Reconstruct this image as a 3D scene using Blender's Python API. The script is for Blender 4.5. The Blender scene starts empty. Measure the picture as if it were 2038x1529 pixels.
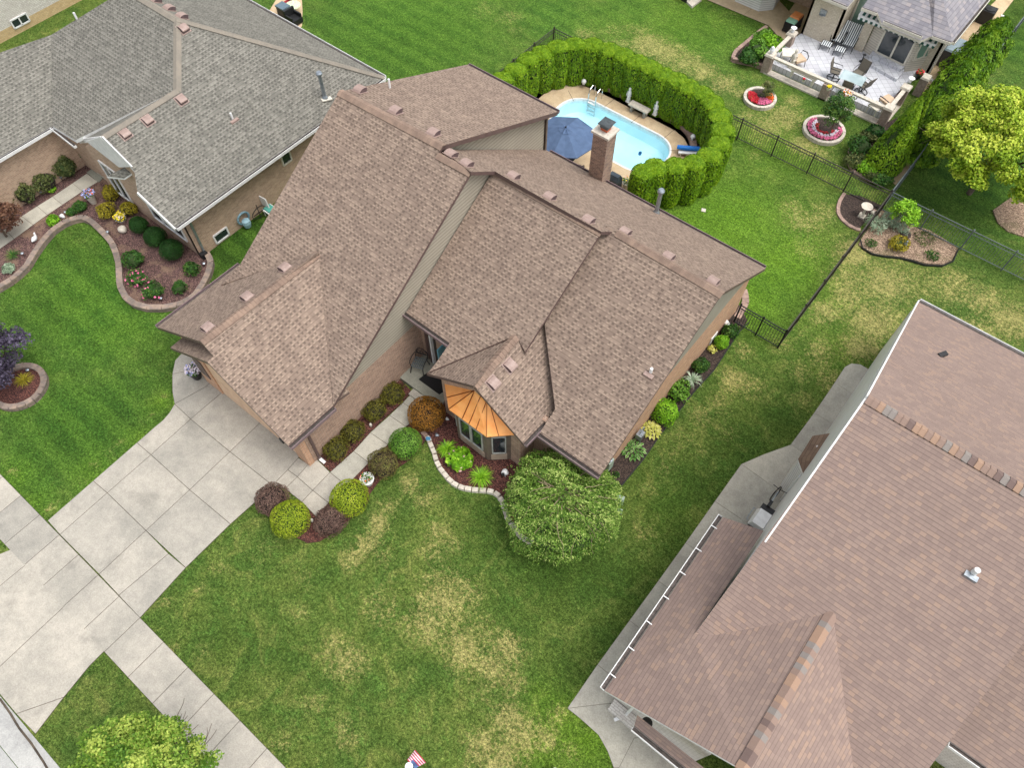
import bpy, math, random
import numpy as np
from mathutils import Vector, Matrix, noise as mnoise

# ------------------------------------------------------------------ camera, light, exposure
SC = bpy.context.scene
COL = SC.collection
rad = math.radians
CAMH = 26.0
F_PX, PITCH, ROLL, YAW = 1501.417, rad(58.84865), rad(0.32673), rad(38.57156)
def _rot():
    cy, sy = math.cos(YAW), math.sin(YAW); cp, sp = math.cos(PITCH), math.sin(PITCH); cr, sr = math.cos(ROLL), math.sin(ROLL)
    Rz = np.array([[cy, sy, 0], [-sy, cy, 0], [0, 0, 1]]); B = np.array([[1, 0, 0], [0, -sp, -cp], [0, cp, -sp]])
    Rr = np.array([[cr, -sr, 0], [sr, cr, 0], [0, 0, 1]]); return Rr @ B @ Rz
RR = _rot()
cam_d = bpy.data.cameras.new('camera'); cam = bpy.data.objects.new('camera', cam_d); COL.objects.link(cam)
cam_d.sensor_width = 36.0; cam_d.lens = F_PX / 2038 * 36.0; cam_d.clip_end = 600
Mx = Matrix([[RR[0][i], -RR[1][i], -RR[2][i], 0] for i in range(3)] + [[0, 0, 0, 1]]); Mx.translation = (0, 0, CAMH)
cam.matrix_world = Mx; SC.camera = cam

SUN_EL, SUN_AZ = rad(68), rad(75)      # azimuth measured clockwise from +y
w = bpy.data.worlds.new('World'); SC.world = w; w.use_nodes = True
nt = w.node_tree; bg = nt.nodes['Background']
sky = nt.nodes.new('ShaderNodeTexSky'); sky.sky_type = 'NISHITA'; sky.sun_disc = False
sky.sun_elevation = SUN_EL; sky.sun_rotation = SUN_AZ; sky.dust_density = 4.0; sky.air_density = 1.0; sky.ozone_density = 0.6
hs = nt.nodes.new('ShaderNodeHueSaturation'); hs.inputs['Saturation'].default_value = 0.28
nt.links.new(sky.outputs[0], hs.inputs['Color']); nt.links.new(hs.outputs[0], bg.inputs[0]); bg.inputs[1].default_value = 0.15
sd = bpy.data.lights.new('sun', 'SUN'); so = bpy.data.objects.new('sun', sd); COL.objects.link(so)
sd.energy = 0.75; sd.angle = rad(32); sd.color = (1.0, 0.965, 0.91)
sdir = Vector((math.sin(SUN_AZ) * math.cos(SUN_EL), math.cos(SUN_AZ) * math.cos(SUN_EL), math.sin(SUN_EL)))
so.rotation_euler = sdir.to_track_quat('Z', 'Y').to_euler(); so.location = (20, 10, 60)
SC.view_settings.view_transform = 'Standard'; SC.view_settings.look = 'None'; SC.view_settings.gamma = 1.0
SC.view_settings.exposure = 0.82
SC.render.engine = 'CYCLES'

# ------------------------------------------------------------------ photo measurement -> world
def ray(px, py): return RR.T @ np.array([(px - 1019.0) / F_PX, (py - 764.5) / F_PX, 1.0])
def P(px, py, z=0.0):
    d = ray(px, py); t = (z - CAMH) / d[2]; return Vector((d[0] * t, d[1] * t, z))
class Plane:
    def __init__(s, n, q): s.n = np.array(n, float); s.q = np.array(q, float)
    def hit(s, px, py, dz=0.0):
        d = ray(px, py); o = np.array([0, 0, CAMH]); q = s.q + [0, 0, dz]
        return Vector(o + d * (np.dot(s.n, q - o) / np.dot(s.n, d)))
    def z(s, x, y): return s.q[2] - (s.n[0] * (x - s.q[0]) + s.n[1] * (y - s.q[1])) / s.n[2]
    def at(s, x, y, dz=0): return Vector((x, y, s.z(x, y) + dz))
def PL(sx, sy, x0, y0, z0=2.8): return Plane((-sx, -sy, 1), (x0, y0, z0))
def atx(px, py, x):
    d = ray(px, py); t = x / d[0]; return Vector((x, d[1] * t, CAMH + d[2] * t))
def aty(px, py, y):
    d = ray(px, py); t = y / d[1]; return Vector((d[0] * t, y, CAMH + d[2] * t))

# ------------------------------------------------------------------ objects
WL = {}
def _props(o, label=None, cat=None, group=None, kind=None):
    if label: o['label'] = label
    if cat: o['category'] = cat
    if group: o['group'] = group
    if kind: o['kind'] = kind
    return o
def empty(name, loc, label, cat, group=None):
    o = bpy.data.objects.new(name, None); COL.objects.link(o); o.location = loc; o.empty_display_size = .2
    WL[o.name] = Vector(loc); return _props(o, label, cat, group)
class Msh:
    def __init__(s): s.v = []; s.f = []; s.m = []; s.t = []; s.uv = []
    def face(s, pts, mi=0, t=None, uv=None):
        b = len(s.v); s.v += [tuple(p) for p in pts]; s.f.append(tuple(range(b, b + len(pts)))); s.m.append(mi)
        s.t.append(random.random() if t is None else t); s.uv.append(uv); return s
    def add(s, vs, fs, mi=0, t=None):
        b = len(s.v); s.v += [tuple(p) for p in vs]; tt = random.random() if t is None else t
        for f in fs: s.f.append(tuple(i + b for i in f)); s.m.append(mi); s.t.append(tt); s.uv.append(None)
        return s
    def box(s, c, d, rz=0, mi=0, t=None, top=(1, 1)):
        x, y, z = d[0] / 2, d[1] / 2, d[2]; cs, sn = math.cos(rz), math.sin(rz); vs = []
        for zz, k in ((0, (1, 1)), (z, top)):
            for a, b in ((-1, -1), (1, -1), (1, 1), (-1, 1)):
                X, Y = a * x * k[0], b * y * k[1]; vs.append((c[0] + X * cs - Y * sn, c[1] + X * sn + Y * cs, c[2] + zz))
        return s.add(vs, [(3, 2, 1, 0), (4, 5, 6, 7), (0, 1, 5, 4), (1, 2, 6, 5), (2, 3, 7, 6), (3, 0, 4, 7)], mi, t)
    def bar(s, a, b, wd, ht, mi=0, t=None, up=(0, 0, 1)):
        a, b = Vector(a), Vector(b); d = (b - a).normalized(); u = Vector(up)
        if abs(d.dot(u)) > .95: u = Vector((1, 0, 0))
        r = d.cross(u).normalized() * (wd / 2); u = r.cross(d).normalized() * (ht / 2)
        vs = [p + i * r + j * u for p in (a, b) for i, j in ((-1, -1), (1, -1), (1, 1), (-1, 1))]
        return s.add(vs, [(3, 2, 1, 0), (4, 5, 6, 7), (0, 1, 5, 4), (1, 2, 6, 5), (2, 3, 7, 6), (3, 0, 4, 7)], mi, t)
    def tube(s, pts, r, n=8, mi=0, t=None, cap=True):
        pts = [Vector(p) for p in pts]; rs = r if isinstance(r, (list, tuple)) else [r] * len(pts); vs = []; fs = []
        for i, p in enumerate(pts):
            d = (pts[min(i + 1, len(pts) - 1)] - pts[max(i - 1, 0)]).normalized(); u = Vector((0, 0, 1)) if abs(d.z) < .9 else Vector((1, 0, 0))
            a = d.cross(u).normalized(); b = a.cross(d)
            for k in range(n):
                th = 2 * math.pi * k / n; vs.append(p + a * math.cos(th) * rs[i] + b * math.sin(th) * rs[i])
        for i in range(len(pts) - 1):
            for k in range(n): fs.append((i * n + k, i * n + (k + 1) % n, (i + 1) * n + (k + 1) % n, (i + 1) * n + k))
        if cap: fs += [tuple(range(n)), tuple(range(len(vs) - 1, len(vs) - n - 1, -1))]
        return s.add(vs, fs, mi, t)
    def lathe(s, c, prof, n=16, mi=0, t=None, sx=1, sy=1, wob=0):
        vs = []; fs = []
        for r, z in prof:
            for k in range(n):
                th = 2 * math.pi * k / n; q = 1 + wob * math.sin(3 * th + z * 9); vs.append((c[0] + r * q * sx * math.cos(th), c[1] + r * q * sy * math.sin(th), c[2] + z))
        for i in range(len(prof) - 1):
            for k in range(n): fs.append((i * n + k, i * n + (k + 1) % n, (i + 1) * n + (k + 1) % n, (i + 1) * n + k))
        fs += [tuple(range(n - 1, -1, -1)), tuple(range(len(vs) - n, len(vs)))]
        return s.add(vs, fs, mi, t)
    def slab(s, pts, th, mi=0, mside=None, t=None, hid=()):
        """polygon extruded straight down by th"""
        a = [Vector(p) for p in pts]
        nz = sum((a[i].x * a[(i + 1) % len(a)].y - a[(i + 1) % len(a)].x * a[i].y) for i in range(len(a)))
        if nz < 0: a = a[::-1]
        b = [p - Vector((0, 0, th)) for p in a]; t = random.random() if t is None else t
        s.face(a, mi, t); ms = mi if mside is None else mside; hid = [tuple(round(c, 4) for c in Vector(p)) for p in hid]
        s.face(b[::-1], ms, t)
        for i in range(len(a)):
            j = (i + 1) % len(a); hh = len(hid) and tuple(round(c, 4) for c in a[i]) in hid and tuple(round(c, 4) for c in a[j]) in hid; s.face([a[j], a[i], b[i], b[j]], mi if hh else ms, t)
        return s
    def wall(s, pts, n, th, mi=0):
        """vertical polygon with thickness th pushed along -n"""
        a = [Vector(p) for p in pts]; n = Vector(n).normalized(); c = (a[1] - a[0]).cross(a[2] - a[0])
        if c.dot(n) < 0: a = a[::-1]
        b = [p - n * th for p in a]; s.face(a, mi, .5); s.face(b[::-1], mi, .5)
        for i in range(len(a)):
            j = (i + 1) % len(a); s.face([a[j], a[i], b[i], b[j]], mi, .5)
        return s
    def build(s, name, mats, parent=None, smooth=False, label=None, cat=None, group=None, kind=None, loc=None):
        me = bpy.data.meshes.new(name); V = np.array(s.v, dtype=np.float64).reshape(-1, 3)
        o = bpy.data.objects.new(name, me); COL.objects.link(o)
        off = Vector((0, 0, 0))
        if parent is not None: off = WL[parent.name]; o.parent = parent; WL[o.name] = off
        elif loc is not None: off = Vector(loc); o.location = off; WL[o.name] = off
        else: WL[o.name] = off
        Wv = V.copy(); V = V - np.array(off)
        me.from_pydata([tuple(p) for p in V], [], s.f)
        for m in (mats if isinstance(mats, (list, tuple)) else [mats]): me.materials.append(m)
        nf = len(me.polygons)
        me.polygons.foreach_set('material_index', np.array(s.m, dtype=np.int32)[:nf])
        at = me.attributes.new('tint', 'FLOAT', 'FACE'); at.data.foreach_set('value', np.array(s.t, dtype=np.float32)[:nf])
        if nf < 60000:
            uvl = me.uv_layers.new(name='UVMap'); nrm = np.zeros(nf * 3); me.polygons.foreach_get('normal', nrm); nrm = nrm.reshape(-1, 3)
            out = np.zeros((len(me.loops), 2)); li = 0
            for i, f in enumerate(s.f):
                n = nrm[i]; u_ = s.uv[i]
                if u_ is None:
                    h = math.hypot(n[0], n[1])
                    if h < 1e-3: U = np.array([1, 0, 0]); Vv = np.array([0, 1, 0])
                    else:
                        U = np.array([-n[1] / h, n[0] / h, 0]); Vv = np.cross(n, U)
                        if Vv[2] < 0: Vv = -Vv
                    q = Wv[list(f)]; out[li:li + len(f), 0] = q @ U; out[li:li + len(f), 1] = q @ Vv
                else: out[li:li + len(f)] = u_
                li += len(f)
            uvl.data.foreach_set('uv', out.ravel())
        if smooth: me.polygons.foreach_set('use_smooth', [True] * nf)
        me.update(); return _props(o, label, cat, group, kind)
def dup(root, loc, rz=0, label=None, sc=None):
    r = root.copy(); COL.objects.link(r); r.location = loc; r.rotation_euler = (0, 0, rz)
    if sc: r.scale = (sc, sc, sc) if not isinstance(sc, tuple) else sc
    if label: r['label'] = label
    for ch in list(root.children):
        c = ch.copy(); COL.objects.link(c); c.parent = r
        for g in list(ch.children):
            d = g.copy(); COL.objects.link(d); d.parent = c
    return r

# ------------------------------------------------------------------ materials
class NT:
    def __init__(s, name):
        s.m = bpy.data.materials.new(name); s.m.use_nodes = True; s.t = s.m.node_tree; s.b = s.t.nodes['Principled BSDF']
    def n(s, kind, **kw):
        x = s.t.nodes.new(kind)
        for k, v in kw.items(): setattr(x, k, v)
        return x
    def set(s, sock, v):
        if hasattr(v, 'is_output') or isinstance(v, bpy.types.NodeSocket): s.t.links.new(v, sock)
        else: sock.default_value = v
    def math(s, op, a, b=0.0, c=None):
        x = s.n('ShaderNodeMath', operation=op); s.set(x.inputs[0], a); s.set(x.inputs[1], b)
        if c is not None: s.set(x.inputs[2], c)
        return x.outputs[0]
    def mix(s, f, a, b, mode='MIX'):
        x = s.n('ShaderNodeMix', data_type='RGBA', blend_type=mode); s.set(x.inputs[0], f)
        s.set(x.inputs[6], (*a, 1) if isinstance(a, tuple) and len(a) == 3 else a); s.set(x.inputs[7], (*b, 1) if isinstance(b, tuple) and len(b) == 3 else b)
        return x.outputs[2]
    def noise(s, scale, co=None, det=3, rough=.6, dist=0.0):
        x = s.n('ShaderNodeTexNoise'); x.inputs['Scale'].default_value = scale; x.inputs['Detail'].default_value = det
        x.inputs['Roughness'].default_value = rough; x.inputs['Distortion'].default_value = dist
        if co is not None: s.t.links.new(co, x.inputs['Vector'])
        return x.outputs['Fac']
    def geo(s): return s.n('ShaderNodeNewGeometry').outputs['Position']
    def ramp(s, f, stops, interp='LINEAR'):
        x = s.n('ShaderNodeValToRGB'); x.color_ramp.interpolation = interp; e = x.color_ramp.elements
        while len(e) < len(stops): e.new(.5)
        for i, (p, c) in enumerate(stops): e[i].position = p; e[i].color = (*c, 1)
        s.set(x.inputs[0], f); return x.outputs[0]
    def smooth(s, f, a, b):
        x = s.n('ShaderNodeMapRange', interpolation_type='SMOOTHSTEP'); s.set(x.inputs[0], f); s.set(x.inputs[1], a); s.set(x.inputs[2], b); return x.outputs[0]
    def attr(s, name): return s.n('ShaderNodeAttribute', attribute_name=name)
    def bump(s, h, strength=.3, dist=.02):
        x = s.n('ShaderNodeBump'); x.inputs['Strength'].default_value = strength; x.inputs['Distance'].default_value = dist
        s.t.links.new(h, x.inputs['Height']); s.t.links.new(x.outputs[0], s.b.inputs['Normal'])
    def col(s, c): s.set(s.b.inputs['Base Color'], (*c, 1) if isinstance(c, tuple) and len(c) == 3 else c)
    def done(s, rough=.8, metal=0.0, spec=None):
        s.b.inputs['Roughness'].default_value = rough; s.b.inputs['Metallic'].default_value = metal
        if spec is not None: s.b.inputs['Specular IOR Level'].default_value = spec
        return s.m
def sr(r, g, b):
    f = lambda c: (c / 255 / 12.92) if c / 255 <= .04045 else ((c / 255 + .055) / 1.055) ** 2.4
    return (f(r), f(g), f(b))
def nm(name, c1, c2=None, scale=6, rough=.7, metal=0.0, bump=0.0, spec=None, det=3, tint=0.0, fine=0.0):
    """two-colour noise material, optional per-face tint variation and fine grain"""
    a = NT(name); pos = a.geo(); c2 = c2 or tuple(x * .8 for x in c1)
    c = a.mix(a.smooth(a.noise(scale, pos, det), .3, .7), c1, c2)
    if tint: c = a.mix(tint, c, a.ramp(a.attr('tint').outputs['Fac'], [(0, (.35, .35, .35)), (1, (.68, .66, .64))]), 'OVERLAY')
    if fine: c = a.mix(fine, c, a.ramp(a.noise(90, pos, 2), [(.3, (.25, .25, .25)), (.7, (.75, .75, .75))]), 'OVERLAY')
    a.col(c)
    if bump: a.bump(a.noise(scale * 8, pos, 3), bump, .01)
    return a.done(rough, metal, spec)
def shingle(name, lo, hi, alt, h=.17, w_=.30, line=.5, dark=.45, lam=True, patch=.35):
    a = NT(name); uv = a.n('ShaderNodeUVMap').outputs[0]; sp = a.n('ShaderNodeSeparateXYZ'); a.t.links.new(uv, sp.inputs[0]); pos = a.geo()
    u, v = sp.outputs[0], sp.outputs[1]
    vr = a.math('DIVIDE', v, h); row = a.math('FLOOR', vr); fr = a.math('FRACT', vr)
    wn = a.n('ShaderNodeTexWhiteNoise', noise_dimensions='1D'); a.t.links.new(row, wn.inputs['W'])
    uu = a.math('ADD', a.math('DIVIDE', u, w_), a.math('MULTIPLY', wn.outputs['Value'], 7.31)); 
    cell = a.math('FLOOR', uu); fu = a.math('FRACT', uu)
    cb = a.n('ShaderNodeCombineXYZ'); a.t.links.new(cell, cb.inputs[0]); a.t.links.new(row, cb.inputs[1])
    w2 = a.n('ShaderNodeTexWhiteNoise', noise_dimensions='2D'); a.t.links.new(cb.outputs[0], w2.inputs['Vector']); r = w2.outputs['Value']
    sp2 = a.n('ShaderNodeSeparateXYZ'); a.t.links.new(w2.outputs['Color'], sp2.inputs[0])
    c = a.ramp(r, [(0, lo), (.45, tuple((x + y) / 2 for x, y in zip(lo, hi))), (.75, hi), (1, alt)])
    big = a.smooth(a.noise(.45, pos, 4, .65), .35, .7)
    c = a.mix(a.math('MULTIPLY', big, patch), c, tuple(x * .62 for x in lo))
    gr = a.noise(140, pos, 2, .7); c = a.mix(.35, c, a.ramp(gr, [(.3, (.28, .28, .28)), (.7, (.72, .72, .72))]), 'OVERLAY')
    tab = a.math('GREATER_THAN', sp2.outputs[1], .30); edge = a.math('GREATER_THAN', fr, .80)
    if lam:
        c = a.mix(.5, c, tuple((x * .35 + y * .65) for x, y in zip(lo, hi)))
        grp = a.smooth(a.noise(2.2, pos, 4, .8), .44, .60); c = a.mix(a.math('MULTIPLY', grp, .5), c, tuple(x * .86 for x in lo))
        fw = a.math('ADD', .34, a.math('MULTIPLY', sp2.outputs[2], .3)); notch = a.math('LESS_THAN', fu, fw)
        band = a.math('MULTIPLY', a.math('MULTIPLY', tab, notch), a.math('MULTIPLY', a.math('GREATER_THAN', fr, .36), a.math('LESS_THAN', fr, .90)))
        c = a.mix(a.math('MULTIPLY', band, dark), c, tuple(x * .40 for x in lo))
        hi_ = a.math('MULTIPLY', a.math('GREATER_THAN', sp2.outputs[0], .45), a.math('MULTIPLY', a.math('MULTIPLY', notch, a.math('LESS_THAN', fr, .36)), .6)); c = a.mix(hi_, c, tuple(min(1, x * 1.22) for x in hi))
    else:
        c = a.mix(.42, c, tuple((x + y) / 2 for x, y in zip(lo, hi)))
        edge = a.math('MAXIMUM', a.math('GREATER_THAN', fr, .84), a.math('MULTIPLY', a.math('LESS_THAN', fu, .06), .55))
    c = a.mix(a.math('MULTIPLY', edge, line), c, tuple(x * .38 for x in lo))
    a.col(c)
    hgt = a.math('ADD', a.math('MULTIPLY', a.math('SUBTRACT', 1.0, fr), .6), a.math('MULTIPLY', tab, .3 if lam else .0))
    a.bump(hgt, .55, .012)
    return a.done(.92, 0, .25)
def brick(name, c1, c2, mortar, bw=.21, bh=.078, ms=.010):
    a = NT(name); uv = a.n('ShaderNodeUVMap').outputs[0]; b = a.n('ShaderNodeTexBrick'); a.t.links.new(uv, b.inputs['Vector'])
    b.inputs['Scale'].default_value = 1; b.inputs['Brick Width'].default_value = bw; b.inputs['Row Height'].default_value = bh; b.inputs['Mortar Size'].default_value = ms
    b.inputs['Color1'].default_value = (*c1, 1); b.inputs['Color2'].default_value = (*c2, 1); b.inputs['Mortar'].default_value = (*mortar, 1); b.inputs['Bias'].default_value = -.1
    pos = a.geo(); c = a.mix(.3, b.outputs[0], a.ramp(a.noise(7, pos, 4), [(.3, (.3, .3, .3)), (.7, (.7, .69, .68))]), 'OVERLAY')
    a.col(c); a.bump(b.outputs['Fac'], -.4, .008); return a.done(.88)
def siding(name, c1, h=.125):
    a = NT(name); sp = a.n('ShaderNodeSeparateXYZ'); a.t.links.new(a.n('ShaderNodeUVMap').outputs[0], sp.inputs[0])
    fr = a.math('FRACT', a.math('DIVIDE', sp.outputs[1], h)); c = a.mix(a.smooth(a.noise(1.3, a.geo(), 3), .3, .7), c1, tuple(x * .9 for x in c1))
    c = a.mix(a.math('MULTIPLY', a.math('LESS_THAN', fr, .34), .5), c, tuple(x * .42 for x in c1)); a.col(c)
    a.bump(a.math('SUBTRACT', 1.0, fr), .6, .02); return a.done(.6)
def glass_m(name, c=(.02, .03, .035), rough=.06):
    a = NT(name); a.col(c); a.b.inputs['Specular IOR Level'].default_value = .9; return a.done(rough)
def concrete(name, c, c2, stain=.35, scale=.9):
    a = NT(name); pos = a.geo(); col = a.mix(a.smooth(a.noise(scale, pos, 5, .65), .3, .72), c, c2)
    col = a.mix(a.math('MULTIPLY', a.smooth(a.noise(.55, pos, 4, .7, .4), .55, .78), stain), col, tuple(x * .62 for x in c2))
    col = a.mix(.42, col, a.ramp(a.attr('tint').outputs['Fac'], [(0, (.28, .29, .30)), (1, (.64, .62, .60))]), 'OVERLAY')
    col = a.mix(.36, col, a.ramp(a.noise(3.2, pos, 5, .8), [(.35, (.36, .36, .37)), (.65, (.62, .62, .61))]), 'OVERLAY')
    col = a.mix(.45, col, a.ramp(a.noise(24, pos, 3, .8), [(.3, (.3, .3, .3)), (.7, (.7, .7, .7))]), 'OVERLAY')
    a.col(col); a.bump(a.noise(70, pos, 3), .15, .004); return a.done(.9)
def mulch_m(name, c1, c2, c3, p3=.62):
    a = NT(name); pos = a.geo(); v = a.n('ShaderNodeTexVoronoi'); v.inputs['Scale'].default_value = 26; v.inputs['Randomness'].default_value = 1
    mp = a.n('ShaderNodeMapping'); mp.inputs['Scale'].default_value = (1, 2.2, 1); mp.inputs['Rotation'].default_value = (0, 0, .6); a.t.links.new(pos, mp.inputs[0]); a.t.links.new(mp.outputs[0], v.inputs['Vector'])
    sp = a.n('ShaderNodeSeparateXYZ'); a.t.links.new(v.outputs['Color'], sp.inputs[0])
    c = a.ramp(sp.outputs[0], [(0, tuple(x * .35 for x in c1)), (.35, c1), (.8, c2), (1, tuple(min(1, x * 2.0) for x in c2))])
    c = a.mix(a.smooth(a.noise(.8, pos, 4, .7), p3, p3 + .16), c, a.mix(.5, c, c3)); a.col(c)
    a.bump(a.math('ADD', v.outputs['Distance'], a.noise(60, pos, 2)), .8, .03); return a.done(.95)
def leaf_m(name, dk, md, lt, rough=.55, pat=2.2, trans=.12):
    a = NT(name); t = a.attr('tint').outputs['Fac']; pos = a.geo()
    f = a.math('ADD', a.math('MULTIPLY', t, .72), a.math('MULTIPLY', a.noise(pat, pos, 3), .5)); f = a.math('SUBTRACT', f, .1)
    c = a.ramp(f, [(.05, dk), (.5, md), (.95, lt)]); a.col(c)
    a.b.inputs['Specular IOR Level'].default_value = .25; a.b.inputs['Roughness'].default_value = rough
    if trans:
        tr = a.n('ShaderNodeBsdfTranslucent'); a.set(tr.inputs[0], c); mx = a.n('ShaderNodeMixShader'); mx.inputs[0].default_value = trans
        out = a.t.nodes['Material Output']; a.t.links.new(a.b.outputs[0], mx.inputs[1]); a.t.links.new(tr.outputs[0], mx.inputs[2]); a.t.links.new(mx.outputs[0], out.inputs[0])
    return a.m

MT = {}
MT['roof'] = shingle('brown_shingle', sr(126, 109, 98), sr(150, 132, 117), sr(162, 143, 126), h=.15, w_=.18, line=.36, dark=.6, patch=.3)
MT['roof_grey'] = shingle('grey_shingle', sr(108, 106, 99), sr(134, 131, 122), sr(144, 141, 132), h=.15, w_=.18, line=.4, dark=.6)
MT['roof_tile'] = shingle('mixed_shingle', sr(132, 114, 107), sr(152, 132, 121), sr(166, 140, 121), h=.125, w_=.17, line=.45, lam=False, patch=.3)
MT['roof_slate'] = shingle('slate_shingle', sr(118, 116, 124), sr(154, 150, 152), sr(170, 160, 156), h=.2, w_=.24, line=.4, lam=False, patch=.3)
MT['cap'] = nm('ridge_shingle', sr(140, 119, 104), sr(120, 101, 89), 3, .92, tint=.4, fine=.3)
MT['cap_grey'] = nm('tan_ridge_shingle', sr(138, 130, 118), sr(126, 120, 110), 3, .92, tint=.3, fine=.3)
def _capt():
    a = NT('multi_ridge_shingle'); c = a.ramp(a.attr('tint').outputs['Fac'], [(0, sr(112, 94, 88)), (.25, sr(140, 118, 106)), (.55, sr(156, 128, 108)), (.74, sr(134, 126, 120)), (.9, sr(152, 132, 120))], 'CONSTANT')
    c = a.mix(.35, c, a.ramp(a.noise(90, a.geo(), 2), [(.3, (.3, .3, .3)), (.7, (.7, .7, .7))]), 'OVERLAY'); a.col(c); return a.done(.92)
MT['cap_tile'] = _capt()
MT['brick'] = brick('brown_brick', sr(176, 142, 120), sr(138, 108, 92), sr(176, 160, 144))
MT['brick_or'] = brick('orange_brick', sr(200, 152, 118), sr(172, 126, 98), sr(196, 176, 154))
MT['brick_tan'] = brick('tan_brick', sr(188, 160, 136), sr(160, 132, 112), sr(186, 168, 148))
MT['brick_wh'] = brick('white_brick', sr(212, 208, 200), sr(196, 190, 182), sr(176, 168, 160))
MT['brick_cr'] = brick('cream_brick', sr(206, 196, 178), sr(192, 180, 160), sr(184, 172, 152))
MT['siding'] = siding('taupe_siding', sr(168, 160, 144), .16)
MT['siding_g'] = nm('smooth_taupe_siding', sr(158, 152, 138), sr(150, 144, 130), 2, .7)
MT['siding_w'] = siding('white_siding', sr(226, 226, 222), .13)
MT['siding_c'] = siding('cream_siding', sr(206, 198, 184), .13)
MT['brown'] = nm('brown_trim', sr(104, 84, 80), sr(92, 74, 70), 4, .5)
MT['mauve'] = nm('mauve_gutter_metal', sr(132, 112, 114), sr(118, 100, 102), 4, .45)
MT['taupe'] = nm('taupe_trim', sr(118, 104, 92), sr(104, 92, 82), 4, .55)
MT['tan'] = nm('tan_panel', sr(178, 160, 142), sr(168, 150, 132), 3, .6)
MT['white'] = nm('white_paint', sr(232, 232, 230), sr(216, 216, 214), 5, .45)
MT['cream'] = nm('cream_paint', sr(218, 212, 198), sr(204, 198, 184), 4, .5)
MT['vent'] = nm('pink_vent_metal', sr(160, 138, 129), sr(146, 124, 115), 6, .5, fine=.3)
MT['ventd'] = nm('vent_opening_and_side_shade', sr(104, 84, 84), sr(84, 68, 70), 8, .7)  # vent opening, plus shade put into the colour of the hood sides
MT['galv'] = nm('galvanised_metal', sr(170, 178, 184), sr(140, 148, 156), 9, .35, .7)
MT['black'] = nm('black_metal', sr(34, 34, 36), sr(24, 24, 26), 6, .5)
MT['silver'] = nm('silver_fence_metal', sr(104, 112, 113), sr(88, 96, 98), 5, .45)
MT['glass'] = glass_m('window_glass')
MT['glass_g'] = glass_m('green_window_glass', sr(120, 150, 135), .12)
MT['stone'] = nm('pale_stone', sr(206, 198, 184), sr(182, 174, 160), 8, .85, bump=.3, tint=.35)
MT['paver'] = nm('pink_paver', sr(168, 142, 128), sr(140, 118, 108), 7, .9, bump=.3, tint=.5)
MT['rwall'] = nm('retaining_block', sr(146, 128, 114), sr(118, 108, 102), 5, .92, bump=.5, tint=.7, fine=.3)
MT['mulch'] = mulch_m('red_brown_mulch', sr(70, 40, 36), sr(112, 70, 60), sr(140, 104, 84))
MT['mulch_p'] = mulch_m('purple_brown_mulch', sr(78, 56, 54), sr(118, 90, 84), sr(160, 134, 108), .5)
MT['mulch_d'] = mulch_m('dark_mulch', sr(52, 42, 38), sr(80, 66, 58), sr(92, 74, 62))
MT['mulch_t'] = mulch_m('bleached_mulch', sr(128, 104, 84), sr(172, 148, 126), sr(100, 96, 60), .5)
MT['conc'] = concrete('driveway_concrete', sr(176, 170, 158), sr(154, 150, 140), .6, .7)
MT['walk'] = concrete('walkway_concrete', sr(182, 178, 164), sr(164, 160, 148), .2)
MT['porch'] = concrete('porch_concrete', sr(156, 156, 142), sr(140, 140, 128), .2)
MT['pooldeck'] = concrete('pool_deck_concrete', sr(198, 178, 146), sr(180, 156, 124), .25)
MT['road'] = concrete('road_concrete', sr(176, 176, 172), sr(152, 152, 150), .5)
MT['joint'] = nm('dark_joint', sr(96, 84, 70), sr(64, 56, 48), 4, .95)
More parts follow.
